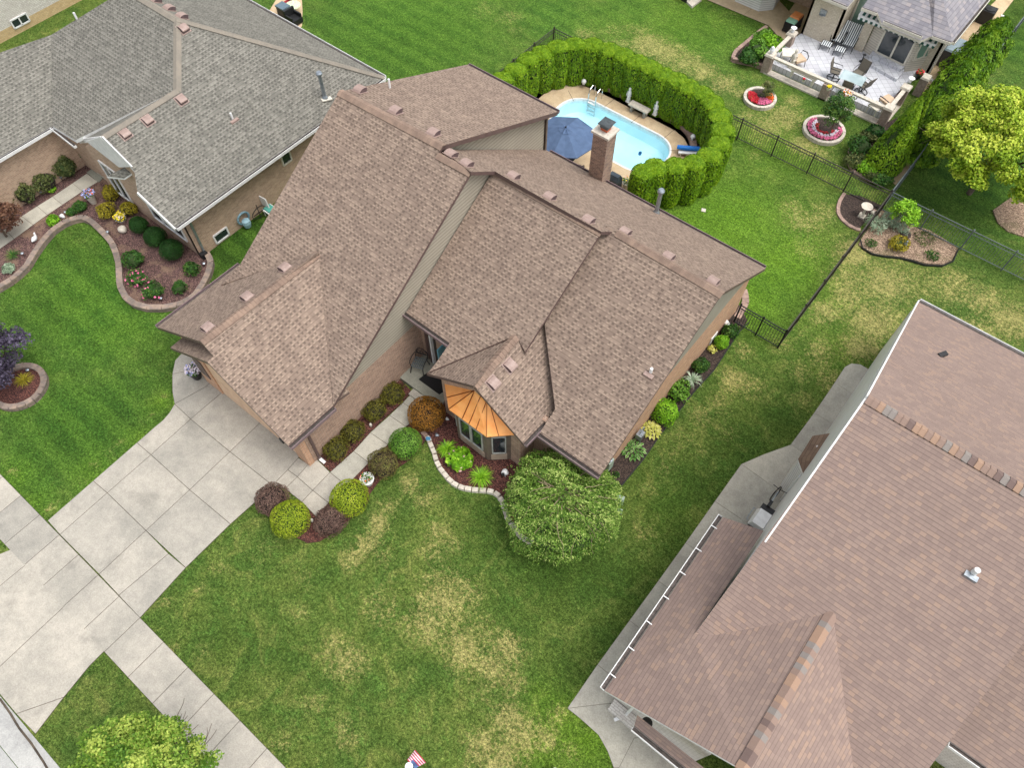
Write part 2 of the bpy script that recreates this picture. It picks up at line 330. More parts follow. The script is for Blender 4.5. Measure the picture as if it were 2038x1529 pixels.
# ------------------------------------------------------------------ ground
rng = np.random.default_rng(7); random.seed(7)
POOL = (-18.4, -12.0, 25.35, 28.3, 1.25); POOLO = (-20.0, -11.25, 21.0, 29.4, 1.9)
def rrect(x0, x1, y0, y1, r, n=16):
    out = []
    for cx, cy, a0 in ((x1 - r, y1 - r, 0), (x0 + r, y1 - r, 90), (x0 + r, y0 + r, 180), (x1 - r, y0 + r, 270)):
        for i in range(n + 1):
            a = rad(a0 + 90 * i / n); out.append((cx + r * math.cos(a), cy + r * math.sin(a)))
    return out
def lawn():
    xs = np.concatenate([[-400, -200, -110], np.arange(-76, 32, .3), [60, 120, 250, 400]]); ys = np.concatenate([[-200, -80, -30], np.arange(-16, 76, .3), [100, 180, 320, 500]])
    X, Y = np.meshgrid(xs, ys); X = X.ravel(); Y = Y.ravel(); nx, ny = len(xs), len(ys)
    def field(bl):
        F = np.zeros_like(X)
        for px, py, rpx, s in bl:
            c = P(px, py); q = P(px + rpx, py); r = (q - c).length; F = np.maximum(F, s * np.exp(-((X - c.x) ** 2 + (Y - c.y) ** 2) / (r * r)))
        return F
    dry = field([(1600, 440, 50, .62), (1640, 425, 40, .6), (1575, 410, 40, .45), (1610, 500, 40, .45), (1700, 505, 50, .85), (1760, 560, 80, .75), (1690, 560, 60, .7), (1830, 560, 90, .5), (1900, 570, 70, .6), (1960, 600, 50, .75), (2015, 640, 60, .9), (1950, 660, 60, .6),
        (1685, 585, 34, .9), (1740, 640, 60, .95), (1715, 690, 50, .85), (1630, 700, 45, .65), (1590, 740, 35, .5), (1660, 760, 45, .55), (1640, 620, 40, .75), (1600, 800, 40, .35), (1480, 700, 26, .7), (1465, 760, 40, .75), (1500, 770, 40, .5), (1430, 800, 30, .6), (1395, 830, 30, .6), (1360, 870, 30, .5), (1400, 900, 24, .4), (1325, 930, 30, .45), (1290, 980, 30, .45), (1280, 1060, 40, .4), (1340, 900, 20, .5), (1450, 860, 30, .4), (1560, 690, 30, .5), (1595, 660, 20, .45),
        (880, 1190, 70, .75), (850, 1240, 60, .68), (760, 1210, 60, .5), (920, 1290, 55, .8), (960, 1250, 40, .55), (940, 1180, 40, .6), (1010, 1290, 40, .85), (985, 1330, 40, .8), (1020, 1360, 30, .8), (960, 1370, 40, .55), (690, 1320, 50, .66), (660, 1290, 40, .5), (870, 1060, 35, .55), (815, 965, 26, .75), (838, 1000, 24, .7), (775, 1005, 24, .6), (750, 1045, 30, .8), (735, 1085, 32, .75), (705, 1110, 32, .65), (760, 1110, 30, .55), (860, 1100, 40, .5), (900, 1080, 30, .5), (600, 1150, 40, .4), (530, 1090, 40, .35), (1010, 1430, 40, .88), (1035, 1470, 44, .92), (960, 1490, 44, .8), (1000, 1520, 50, .85), (1085, 1470, 34, .75), (1110, 1420, 26, .6), (1140, 1500, 24, .55), (690, 1470, 30, .62), (620, 1400, 40, .4), (560, 1480, 30, .5), (680, 1440, 26, .5), (600, 1220, 30, .4), (430, 1130, 20, .55), (400, 1170, 14, .6), (400, 1300, 16, .45), (330, 1200, 14, .7), (345, 1290, 16, .6), (300, 1360, 16, .5), (880, 970, 20, .45),
        (1290, 88, 42, .98), (1330, 105, 46, .9), (1265, 65, 40, .6), (1370, 120, 40, .8), (1400, 140, 36, .85), (1440, 165, 34, .85), (1480, 185, 26, .8), (1345, 150, 40, .5), (1240, 85, 30, .5), (1225, 60, 30, .5), (1460, 30, 20, .4), (1010, 32, 36, .5), (960, 20, 40, .35), (1030, 60, 30, .45), (1170, 70, 30, .6), (1200, 90, 30, .5),
        (1560, 235, 50, .85), (1530, 250, 40, .75), (1600, 290, 40, .75), (1640, 310, 34, .6), (1490, 230, 30, .6), (1580, 200, 20, .7), (1670, 330, 20, .4), (1510, 280, 24, .4), (1500, 310, 20, .5),
        (305, 822, 9, .8), (285, 842, 9, .6), (262, 868, 8, .8), (235, 885, 10, .85), (218, 905, 10, .9), (190, 925, 10, .85), (170, 945, 8, .6), (20, 940, 12, .7), (32, 955, 8, .8), (95, 1015, 12, .6), (110, 1000, 8, .5), (165, 960, 14, .5), (330, 790, 8, .7)])
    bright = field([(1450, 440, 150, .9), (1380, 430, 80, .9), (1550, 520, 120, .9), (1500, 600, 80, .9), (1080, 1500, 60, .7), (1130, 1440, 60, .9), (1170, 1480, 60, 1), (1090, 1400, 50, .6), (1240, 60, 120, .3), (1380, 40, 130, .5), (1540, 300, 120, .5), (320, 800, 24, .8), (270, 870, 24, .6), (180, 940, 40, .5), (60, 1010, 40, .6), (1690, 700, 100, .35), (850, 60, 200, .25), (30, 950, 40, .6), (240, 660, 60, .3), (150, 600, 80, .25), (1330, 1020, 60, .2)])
    dark = field([(1100, 1130, 90, .9), (1030, 1080, 60, .8), (1200, 1150, 60, .7), (1060, 1190, 70, .5), (960, 1040, 50, .7), (1270, 1170, 70, .8), (1340, 1050, 60, .7), (1400, 970, 60, .7), (1470, 880, 60, .8), (1540, 830, 60, .7), (1580, 770, 40, .5), (1230, 1260, 60, .6), (1150, 1330, 60, .6), (450, 500, 80, 1), (500, 450, 60, 1), (1940, 330, 60, 1), (1830, 400, 60, .9), (1890, 250, 60, 1), (2000, 70, 80, .8), (1980, 500, 60, .8), (1850, 480, 60, .5), (120, 480, 40, .7), (170, 520, 40, .5), (100, 620, 60, .5), (330, 700, 50, .4), (200, 830, 90, .5), (120, 880, 80, .6), (1630, 720, 24, .3), (650, 30, 100, .3), (800, 100, 150, .35), (1550, 380, 30, .3), (200, 1340, 40, .4), (430, 1290, 60, .4), (560, 1330, 80, .3), (1710, 200, 40, .6), (1680, 240, 60, .5), (1400, 60, 40, .3)])  # dark green grass, with the weeping tree's shadow painted in below it
    lush = field([(200, 600, 260, 1), (150, 850, 200, 1), (60, 500, 100, 1), (480, 480, 100, 1), (800, 60, 280, 1), (1100, 30, 120, .9), (1250, 30, 160, .7), (1400, 80, 130, .7), (1950, 350, 150, 1), (2000, 80, 100, 1), (1640, 200, 90, .6), (1420, 430, 150, .8), (1500, 560, 140, .8)])
    me = bpy.data.meshes.new('lawn'); idx = np.arange((ny - 1) * nx).reshape(ny - 1, nx)[:, :-1].ravel()
    cx = (X[idx] + X[idx + 1]) / 2; cy = (Y[idx] + Y[idx + nx]) / 2
    keep = ~((cx > POOL[0] - .3) & (cx < POOL[1] + .3) & (cy > POOL[2] - .3) & (cy < POOL[3] + .3)); idx = idx[keep]
    F = np.stack([idx, idx + 1, idx + nx + 1, idx + nx], 1); nf = len(F)
    me.vertices.add(len(X)); me.vertices.foreach_set('co', np.stack([X, Y, np.zeros_like(X)], 1).ravel())
    me.loops.add(nf * 4); me.loops.foreach_set('vertex_index', F.ravel().astype(np.int32)); me.polygons.add(nf)
    me.polygons.foreach_set('loop_start', np.arange(0, nf * 4, 4, dtype=np.int32)); me.polygons.foreach_set('loop_total', np.full(nf, 4, dtype=np.int32)); me.update(calc_edges=True)
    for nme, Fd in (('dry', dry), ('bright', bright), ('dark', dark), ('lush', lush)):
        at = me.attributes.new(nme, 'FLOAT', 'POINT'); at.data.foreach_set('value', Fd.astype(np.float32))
    o = bpy.data.objects.new('lawn', me); COL.objects.link(o); o['kind'] = 'structure'
    a = NT('lawn_grass'); pos = a.geo()
    mp = a.n('ShaderNodeMapping'); mp.inputs['Scale'].default_value = (1, 1, .1); a.t.links.new(pos, mp.inputs[0]); p2 = mp.outputs[0]
    n1 = a.noise(.55, p2, 4, .65, .6); n2 = a.noise(2.2, p2, 5, .7); n3 = a.noise(11, p2, 3, .7); n4 = a.noise(34, p2, 3, .8); n5 = a.noise(1.1, p2, 5, .7, 1.0)
    L = a.attr('lush').outputs['Fac']; D = a.attr('dark').outputs['Fac']; Bt = a.attr('bright').outputs['Fac']; Dr = a.attr('dry').outputs['Fac']
    base = a.mix(a.smooth(n1, .35, .68), sr(77, 101, 50), sr(98, 114, 60))
    base = a.mix(a.math('MULTIPLY', a.smooth(n5, .48, .68), .55), base, sr(124, 124, 78))
    base = a.mix(a.math('MULTIPLY', a.smooth(n2, .50, .66), .45), base, sr(70, 88, 38))
    lu = a.mix(a.smooth(n2, .32, .68), sr(50, 90, 36), sr(76, 112, 47))
    base = a.mix(a.math('MULTIPLY', a.smooth(a.noise(1.5, p2, 5, .8, 1.5), .54, .68), .45), base, sr(92, 132, 66))
    base = a.mix(a.math('MULTIPLY', L, .88), base, lu)
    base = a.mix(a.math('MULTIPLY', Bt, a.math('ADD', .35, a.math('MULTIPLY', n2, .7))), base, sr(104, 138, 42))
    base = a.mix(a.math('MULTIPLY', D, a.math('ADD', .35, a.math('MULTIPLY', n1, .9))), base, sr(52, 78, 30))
    spx = a.n('ShaderNodeSeparateXYZ'); a.t.links.new(pos, spx.inputs[0]); st = a.math('SINE', a.math('MULTIPLY', a.math('ADD', spx.outputs[1], a.math('MULTIPLY', n1, .5)), 2 * math.pi / 1.1))
    base = a.mix(a.math('MULTIPLY', a.smooth(st, -.6, .6), a.math('MULTIPLY', L, .26)), base, sr(104, 138, 58))
    # straw-coloured dry grass: speckled, as dense as measured in the photo
    sp1 = a.noise(7.0, p2, 5, .9, .3); dn = a.math('ADD', a.math('MULTIPLY', sp1, .82), a.math('MULTIPLY', n5, .22))
    thr = a.math('SUBTRACT', .64, a.math('MULTIPLY', Dr, .21)); dm = a.smooth(a.math('SUBTRACT', dn, thr), -.06, .07)
    dm = a.math('MULTIPLY', dm, a.math('ADD', a.math('MULTIPLY', a.smooth(Dr, .02, .5), .8), a.math('SUBTRACT', .2, a.math('MULTIPLY', L, .2))))
    base = a.mix(a.math('MULTIPLY', dm, .68), base, a.mix(n3, sr(190, 172, 134), sr(160, 146, 104)))
    n6 = a.noise(17, p2, 3, .85); n7 = a.noise(5.0, p2, 4, .8)
    base = a.mix(.5, base, a.ramp(n5, [(.35, (.36, .37, .34)), (.65, (.62, .62, .60))]), 'OVERLAY')
    base = a.mix(.8, base, a.ramp(n7, [(.36, (.30, .33, .27)), (.64, (.70, .69, .66))]), 'OVERLAY')
    base = a.mix(.95, base, a.ramp(n3, [(.35, (.26, .29, .24)), (.65, (.74, .73, .70))]), 'OVERLAY')
    base = a.mix(1.0, base, a.ramp(n6, [(.33, (.2, .22, .18)), (.67, (.8, .79, .74))]), 'OVERLAY')
    base = a.mix(.6, base, a.ramp(n4, [(.3, (.14, .17, .12)), (.7, (.86, .84, .78))]), 'OVERLAY')
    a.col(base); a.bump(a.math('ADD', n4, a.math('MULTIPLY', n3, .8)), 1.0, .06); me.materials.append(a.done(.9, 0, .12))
lawn()

def inset(pts, d):
    n = len(pts); ar = sum(pts[i].x * pts[(i + 1) % n].y - pts[(i + 1) % n].x * pts[i].y for i in range(n)); s = 1 if ar > 0 else -1; out = []
    for i in range(n):
        p0, p1, p2 = pts[i - 1], pts[i], pts[(i + 1) % n]; e1 = (p1 - p0).normalized(); e2 = (p2 - p1).normalized()
        n1 = Vector((-e1.y, e1.x, 0)) * s; n2 = Vector((-e2.y, e2.x, 0)) * s; b = n1 + n2
        k = b.length_squared; out.append(p1 + (b * (2 * d / k) if k > .2 else n1 * d))
    return out
def slabs(name, polys, mat, z=.03, gap=.010, tints=None):
    """concrete panels with real gaps over a dark joint bed"""
    M = Msh()
    for i, pl in enumerate(polys):
        pts = [P(*q) if len(q) == 2 else Vector(q) for q in pl]; pts = [Vector((p.x, p.y, z)) for p in pts]
        M.slab([p - Vector((0, 0, .012)) for p in pts], z - .014, 1, t=.5); M.slab(inset(pts, gap), z - .004, 0, t=(tints[i] if tints else random.uniform(.25, .85)))
    return M.build(name, [mat, MT['joint']], kind='structure')
dr = [[(95.7, 1037), (120, 1065), (214, 982), (186, 958)], [(120, 1065), (198, 1144), (291, 1057), (214, 982)], [(198, 1144), (237, 1186), (336, 1103), (291, 1057)], [(237, 1186), (279, 1231), (370, 1131), (336, 1103)],
    [(186, 958), (214, 982), (301, 906), (273, 882)], [(214, 982), (291, 1057), (378, 976), (301, 906)], [(291, 1057), (370, 1131), (459, 1044), (378, 976)],
    [(273, 882), (301, 906), (380, 835), (348, 805), (338, 822), (325, 837), (306, 853)], [(301, 906), (378, 976), (458, 900), (380, 835)], [(378, 976), (459, 1044), (504, 1004), (543, 967), (458, 900)],
    [(348, 805), (380, 835), (440, 784), (470, 760), (440, 740), (411, 770)], [(348, 805), (411, 770), (440, 740), (398, 735), (343.5, 745), (343.5, 780)], [(343.5, 745), (398, 735), (440, 740), (420, 700), (395, 702), (366, 700), (349, 718)],
    [(380, 835), (458, 900), (510, 850), (560, 800), (485, 745), (440, 784)], [(458, 900), (543, 967), (573, 936), (594, 912), (640, 865), (560, 800), (510, 850)],
    [(573, 936), (594, 912), (614, 925), (592, 950)], [(543, 967), (573, 936), (592, 950), (567.6, 974)], [(592, 950), (614, 925), (630, 914), (657, 941), (622.5, 977)], [(567.6, 974), (592, 950), (622.5, 977), (601, 1000)],
    [(622.5, 977), (657, 941), (690, 968), (654, 1002)], [(601, 1000), (622.5, 977), (654, 1002), (630, 1030)]]
slabs('driveway', dr, MT['conc'])
slabs('front_walk', [[(657, 941), (704, 899), (734, 922), (690, 968)], [(704, 899), (737, 862), (772, 886), (734, 922)], [(737, 862), (775.5, 827.6), (808, 850), (772, 886)], [(775.5, 827.6), (802, 802), (838, 828), (808, 850)], [(802, 802), (818, 785), (858, 812), (838, 828)]], MT['walk'])
YS0, YS1 = -4.27, -2.84
xs_ = [P(q, r_).x for q, r_ in ((79, 1026.5), (120, 1065), (158, 1104), (198, 1144), (238.6, 1187.5), (279.4, 1231), (326.6, 1279), (372.6, 1331.7), (423.6, 1385.3), (475.9, 1437.6))]
sx = [xs_[0] - 1.2 * k for k in range(16, 0, -1)] + xs_ + [xs_[-1] + 1.27 * k for k in range(1, 24)]
tn = [.5] * 14 + [.95, .05, .12] + [.6] * 50
slabs('sidewalk', [[(sx[i], YS0, 0), (sx[i + 1], YS0, 0), (sx[i + 1], YS1, 0), (sx[i], YS1, 0)] for i in range(len(sx) - 1)], MT['conc'], .034, .010, [tn[i] * random.uniform(.85, 1.1) for i in range(len(sx) - 1)])
YST = -7.2
ap = [[(24, 1094), (52, 1125), (-110, 1258), (-150, 1205), (-40, 1120)], [(52, 1125), (127.5, 1209), (-25, 1352), (-110, 1258)], [(127.5, 1209), (209, 1296), (178.6, 1326.5), (127.5, 1389), (33, 1422), (-25, 1352)], [(127.5, 1389), (33, 1422), (71.4, 1462)]]
slabs('driveway_apron', ap, MT['conc'], .028, .010, [.8, .75, .7, .65])
M = Msh(); M.slab([(-60, YST, .014), (60, YST, .014), (60, -8.0, .014), (-60, -8.0, .014)], .03, t=.75); M.build('gutter_pan', MT['road'], kind='structure')
M = Msh(); M.slab([(-60, -8.02, .01), (60, -8.02, .01), (60, -17, .01), (-60, -17, .01)], .03, t=.4); M.build('road', MT['road'], kind='structure')
M = Msh(); M.tube([P(0, 1392, .02), P(20, 1420, .02), P(38, 1450, .02), P(62, 1480, .02), P(85, 1515, .02), P(100, 1540, .02)], .035, 5); M.build('tar_seam', MT['joint'], kind='structure')
# porch, step
A = P(790.6, 747.5, .2)
M = Msh(); M.slab([(A.x - .12, A.y, .2), (-11.3, A.y, .2), (-11.3, 11.4, .2), (A.x - .12, 11.4, .2)], .2, t=.5); M.build('porch', MT['porch'], kind='structure')
M = Msh(); M.slab([P(813, 784, .1), P(823, 773, .1), P(846, 789, .1), P(835, 800, .1)], .1, t=.9); M.build('porch_step', MT['conc'], kind='structure')
# right neighbour's side walk
L = [(1129, 1411), (1188.8, 1324), (1252.6, 1236), (1310, 1157), (1364, 1081.6), (1422.4, 998.7)]
pol = []
for i in range(1, len(L) - 1):
    a, b = P(*L[i]), P(*L[i + 1]); pol.append([(a.x, a.y, 0), (b.x, b.y, 0), (1.2, b.y, 0), (1.2, a.y, 0)])
a, b = P(*L[0]), P(*L[1])
pol.append([(a.x, a.y, 0), (b.x, b.y, 0), (1.2, b.y, 0), tuple(P(1214, 1401))])
pol.append([tuple(a), tuple(P(1214, 1401)), tuple(P(1300, 1468)), tuple(P(1262, 1470)), tuple(P(1232, 1529)), tuple(P(1221, 1529)), tuple(P(1209, 1496)), tuple(P(1191, 1464)), tuple(P(1153, 1430))])
pol.append([tuple(P(1262, 1470)), tuple(P(1300, 1468)), tuple(P(1420, 1560)), tuple(P(1400, 1700)), tuple(P(1180, 1640)), tuple(P(1221, 1529)), tuple(P(1232, 1529))])
c = P(1422.4, 998.7)
pol += [[tuple(c), tuple(P(1475, 924.6)), tuple(P(1560, 985)), (1.3, c.y, 0)], [tuple(P(1475, 924.6)), tuple(P(1520, 905)), tuple(P(1573, 886)), tuple(P(1600, 903)), tuple(P(1560, 985))],
    [tuple(P(1573, 886)), tuple(P(1620, 822.5)), tuple(P(1665, 850)), tuple(P(1600, 903))], [tuple(P(1620, 822.5)), tuple(P(1661, 762)), tuple(P(1700, 788)), tuple(P(1665, 850))], [tuple(P(1661, 762)), tuple(P(1681, 731)), tuple(P(1694, 724)), tuple(P(1712, 726)), tuple(P(1738, 741)), tuple(P(1700, 788))]]
slabs('side_walk', pol, MT['walk'], .026, .006)
M = Msh(); M.slab([(.3, 11.2, .016), (1.4, 11.2, .016), (1.4, 21.5, .016), (.3, 21.5, .016)], .01, t=.4); M.build('wall_strip', MT['walk'], kind='structure')
slabs('front_drive', [[(2.25, 5.08, 0), (9, 5.08, 0), (9, -2.8, 0), (2.6, -2.8, 0)], [(7.3, 9.6, 0), (14, 9.6, 0), (14, 4.5, 0), (7.3, 4.5, 0)]], MT['conc'])
# left neighbour's walk, step, porch
slabs('garden_walk', [[(174.7, 347.8), (196.4, 364.4), (166, 383), (146, 367.5)], [(146, 367.5), (166, 383), (126, 410), (106.5, 394)], [(106.5, 394), (126, 410), (96, 430), (76, 413)], [(76, 413), (96, 430), (68, 450), (45, 433)], [(45, 433), (68, 450), (30, 478), (12, 458)], [(12, 458), (30, 478), (-30, 520), (-50, 500)]], MT['walk'], .09, .008)
M = Msh(); M.slab([P(172, 343, .12), P(182, 336, .12), P(206, 352, .12), P(196, 362, .12)], .12, t=.1); M.build('garden_step', MT['porch'], kind='structure')
M = Msh(); M.slab([P(161, 318, .25), P(207, 353, .25), P(222, 342, .25), P(195, 300, .25), P(182, 290, .25), P(160, 305, .25)], .25, t=.6); M.build('entry_porch', MT['walk'], kind='structure')
# back neighbour's walks
slabs('back_walk', [[(1360, -22), (1408, 0), (1480, 30), (1510, 6), (1440, -40)], [(1480, 30), (1529, 50.5), (1562, 88), (1590, 75), (1570, 22), (1545, -5), (1510, 6)], [(1570, 22), (1590, 75), (1640, 40), (1650, -30), (1600, -20)]], MT['pooldeck'], .03, .008)
slabs('side_path', [[(2004, -22), (1950, 32), (1977, 52), (2034, -22)], [(1950, 32), (1893, 82), (1920, 100), (1989, 70), (1977, 52)], [(1893, 82), (1845, 135), (1830, 200), (1856, 190), (1920, 100)]], MT['pooldeck'], .03, .008)
slabs('stepping_path', [[(1768, 355), (1782, 369), (1822, 320), (1806, 308)], [(1806, 308), (1822, 320), (1836, 300), (1815, 290)]], MT['pooldeck'], .02, .006)
# patio of the back neighbour
PZ = .35
PAT = [P(1529, 122, PZ), P(1758, 226, PZ), P(1800, 170, PZ), P(1835, 128, PZ), P(1790, 112, PZ), P(1738, 92, PZ), P(1700, 70, PZ), P(1690, 20, PZ), P(1625, -20, PZ), P(1600, 62, PZ), P(1570, 82, PZ)]
def tile_m():
    a = NT('white_patio_tile'); mp = a.n('ShaderNodeMapping'); mp.inputs['Rotation'].default_value = (0, 0, rad(45)); a.t.links.new(a.geo(), mp.inputs[0])
    b = a.n('ShaderNodeTexBrick'); b.offset = 0; b.inputs['Scale'].default_value = 1; b.inputs['Brick Width'].default_value = .32; b.inputs['Row Height'].default_value = .32; b.inputs['Mortar Size'].default_value = .012
    b.inputs['Color1'].default_value = (*sr(206, 208, 212), 1); b.inputs['Color2'].default_value = (*sr(194, 194, 200), 1); b.inputs['Mortar'].default_value = (*sr(160, 162, 166), 1)
    a.t.links.new(mp.outputs[0], b.inputs['Vector']); a.col(a.mix(.2, b.outputs[0], a.ramp(a.noise(2, a.geo(), 4), [(.3, (.35, .35, .35)), (.7, (.65, .65, .65))]), 'OVERLAY')); return a.done(.5)
MT['tile'] = tile_m()
M = Msh(); M.slab(PAT, PZ, 0, 0); M.build('patio', MT['tile'], kind='structure')
M = Msh()
for k, (dy, zz) in enumerate(((0, .35), (.32, .35))): pass
s0, s1, s2, s3 = P(1720, 120, PZ), P(1783, 163, PZ), P(1798, 147, PZ), P(1733, 115, PZ)
M.slab([p + Vector((0, 0, .16)) for p in (P(1722, 128, PZ), P(1783, 163, PZ), P(1798, 143, PZ), P(1735, 110, PZ))], .16)
M.slab([p + Vector((0, 0, .32)) for p in (P(1727, 118, PZ), P(1788, 148, PZ), P(1798, 140, PZ), P(1735, 108, PZ))], .158); M.build('patio_step', MT['tile'], kind='structure')

# pool deck (a ring round the basin), basin, water
cx, cy = (POOL[0] + POOL[1]) / 2, (POOL[2] + POOL[3]) / 2
def ang_sort(pts, n=96):
    out = []
    for k in range(n):
        th = 2 * math.pi * k / n; d = (math.cos(th), math.sin(th)); best = None
        for i in range(len(pts)):
            (x1, y1), (x2, y2) = pts[i], pts[(i + 1) % len(pts)]; x1 -= cx; x2 -= cx; y1 -= cy; y2 -= cy; ex, ey = x2 - x1, y2 - y1; den = d[0] * ey - d[1] * ex
            if abs(den) < 1e-9: continue
            t = (x1 * ey - y1 * ex) / den; u = (x1 * d[1] - y1 * d[0]) / den
            if t > 0 and -1e-6 <= u <= 1 + 1e-6 and (best is None or t > best): best = t
        out.append((cx + d[0] * best, cy + d[1] * best))
    return out
inn = ang_sort(rrect(*POOL)); inn2 = ang_sort(rrect(POOL[0] - .09, POOL[1] + .09, POOL[2] - .09, POOL[3] + .09, POOL[4] + .09)); out_ = ang_sort(rrect(*POOLO))
M = Msh(); N = len(inn)
for i in range(N):
    j = (i + 1) % N; f = lambda q, z: (q[0], q[1], z)
    M.face([f(inn2[i], .05), f(out_[i], .05), f(out_[j], .05), f(inn2[j], .05)], 0, .5); M.face([f(out_[i], .05), f(out_[i], -.02), f(out_[j], -.02), f(out_[j], .05)], 0, .5)
M.build('pool_deck', MT['pooldeck'], kind='structure')
M = Msh()
for a, b in (((1131, 180), (1142, 201)), ((1222, 197), (1203, 212)), ((1273, 230), (1256, 244)), ((1341, 258), (1321, 275)), ((1375, 299), (1334, 299))): M.bar(P(*a, .053), P(*b, .053), .02, .008)
M.build('deck_joints', MT['joint'], kind='structure')
M = Msh()
for i in range(N):
    j = (i + 1) % N
    M.face([f(inn[i], .055), f(inn2[i], .055), f(inn2[j], .055), f(inn[j], .055)], 0); M.face([f(inn[i], .055), f(inn[j], .055), f(inn[j], -.22), f(inn[i], -.22)], 0); M.face([f(inn2[i], .055), f(inn2[i], .02), f(inn2[j], .02), f(inn2[j], .055)], 0)
poolwall = M
def basin():
    a = NT('pool_liner'); pos = a.geo(); sp = a.n('ShaderNodeSeparateXYZ'); a.t.links.new(pos, sp.inputs[0])
    c = a.mix(a.smooth(a.noise(.9, pos, 2), .3, .7), sr(222, 240, 244), sr(234, 246, 248)); a.col(c); return a.done(.5)
M2 = Msh(); ins = lambda k: ang_sort(rrect(POOL[0] + k, POOL[1] - k, POOL[2] + k, POOL[3] - k, max(.2, POOL[4] - k)))
ring = [(inn, -.22), (ins(.10), -.7), (ins(.5), -.85)]
for (r0, z0), (r1, z1) in zip(ring, ring[1:]):
    for i in range(N):
        j = (i + 1) % N; M2.face([f(r0[i], z0), f(r0[j], z0), f(r1[j], z1), f(r1[i], z1)], 0)
for i in range(N):
    j = (i + 1) % N; M2.face([f(ring[-1][0][i], -.85), f(ring[-1][0][j], -.85), (cx - .5, cy, -1.0)], 0)
M2.build('pool_basin', basin(), kind='structure'); poolwall.build('pool_coping', MT['white'], kind='structure')
def water():
    a = NT('pool_water'); a.b.inputs['Transmission Weight'].default_value = 0.0; pos = a.geo()
    tr = a.n('ShaderNodeBsdfTransparent'); tr.inputs[0].default_value = (.72, .91, .96, 1); gl = a.n('ShaderNodeBsdfGlossy'); gl.inputs['Roughness'].default_value = .08
    bp = a.n('ShaderNodeBump'); bp.inputs['Strength'].default_value = .25; bp.inputs['Distance'].default_value = .03; a.t.links.new(a.noise(3.5, pos, 3), bp.inputs['Height']); a.t.links.new(bp.outputs[0], gl.inputs['Normal'])
    fr = a.n('ShaderNodeFresnel'); fr.inputs[0].default_value = 1.33; mx = a.n('ShaderNodeMixShader'); a.t.links.new(fr.outputs[0], mx.inputs[0]); a.t.links.new(tr.outputs[0], mx.inputs[1]); a.t.links.new(gl.outputs[0], mx.inputs[2])
    a.t.links.new(mx.outputs[0], a.t.nodes['Material Output'].inputs[0]); return a.m
M = Msh(); M.face([f(q, -.08) for q in inn]); M.build('pool_water', water(), kind='structure')

# mulch and planting beds: low mounds of real thickness
def bed(name, pts, mat, z=.06):
    M = Msh(); q = [P(*p) if len(p) == 2 else Vector(p) for p in pts]; M.slab([Vector((p.x, p.y, z)) for p in q], z); return M.build(name, mat, kind='structure')
bed('mulch_bed', [(630, 913), (658, 940), (704, 898), (737, 861), (775, 826), (802, 801), (820, 781), (790, 750), (775, 740), (680, 820), (600, 895)], MT['mulch'])
bed('mulch_bed', [(513, 1000), (545, 1003), (585, 1004), (601, 1001), (630, 1031), (654, 1003), (690, 969), (734, 923), (772, 887), (808, 851), (840, 830), (846, 878), (838, 892), (826, 907), (803, 925), (775, 940), (752, 962), (736, 984), (732, 1002), (712, 1020), (690, 1040), (658, 1065), (636, 1079), (612, 1082), (594, 1073), (560, 1050), (525, 1020)], MT['mulch'])
bed('mulch_bed', [(846, 878), (842, 830), (860, 812), (885, 800), (885, 750), (1000, 800), (1100, 850), (1200, 900), (1215, 940), (1200, 960), (1130, 1060), (1060, 1082), (1035, 1065), (1012, 1030), (1003, 1012), (1000, 992), (985, 978), (960, 977), (940, 976), (920, 970), (903, 960), (890, 948), (878, 935), (869, 920), (864, 905), (858, 890), (852, 878)], MT['mulch'])
bed('mulch_bed', [(1468, 604), (1487, 640), (1470, 660), (1421, 735), (1383, 776), (1345, 825), (1314, 864), (1281, 912), (1236, 966), (1200, 962), (1180, 920), (1230, 850), (1320, 750), (1400, 650), (1440, 600)], MT['mulch_d'])
bed('mulch_bed', [(1680, 388), (1674, 398), (1668, 412), (1668, 425), (1674, 436), (1684, 446), (1696, 454), (1708, 457), (1752, 410), (1740, 404), (1710, 391)], MT['mulch_d'])
bed('mulch_bed', [(1712, 478), (1708, 488), (1720, 498), (1745, 508), (1790, 512), (1815, 518), (1840, 526), (1875, 528), (1893, 520), (1905, 496), (1880, 478), (1850, 460), (1800, 445), (1770, 425), (1755, 418)], MT['mulch_t'])
bed('mulch_bed', [(1975, 420), (1985, 445), (2005, 462), (2030, 470), (2060, 480), (2060, 400), (2010, 395)], MT['mulch_t'])
M = Msh()
for a, b in (((1491, 641), (1470, 662)), ((1470, 662), (1421, 737)), ((1421, 737), (1383, 778)), ((1383, 778), (1314, 866)), ((1314, 866), (1281, 914)), ((1281, 914), (1236, 968))): M.bar(P(*a, .04), P(*b, .04), .03, .09)
for a, b in zip([(1712, 478), (1716, 494), (1735, 506), (1760, 511), (1790, 514), (1815, 520), (1840, 528), (1875, 530), (1897, 520)], [(1716, 494), (1735, 506), (1760, 511), (1790, 514), (1815, 520), (1840, 528), (1875, 530), (1897, 520), (1907, 496)]): M.bar(P(*a, .05), P(*b, .05), .04, .12)
M.build('bed_edging', MT['black'], kind='structure')
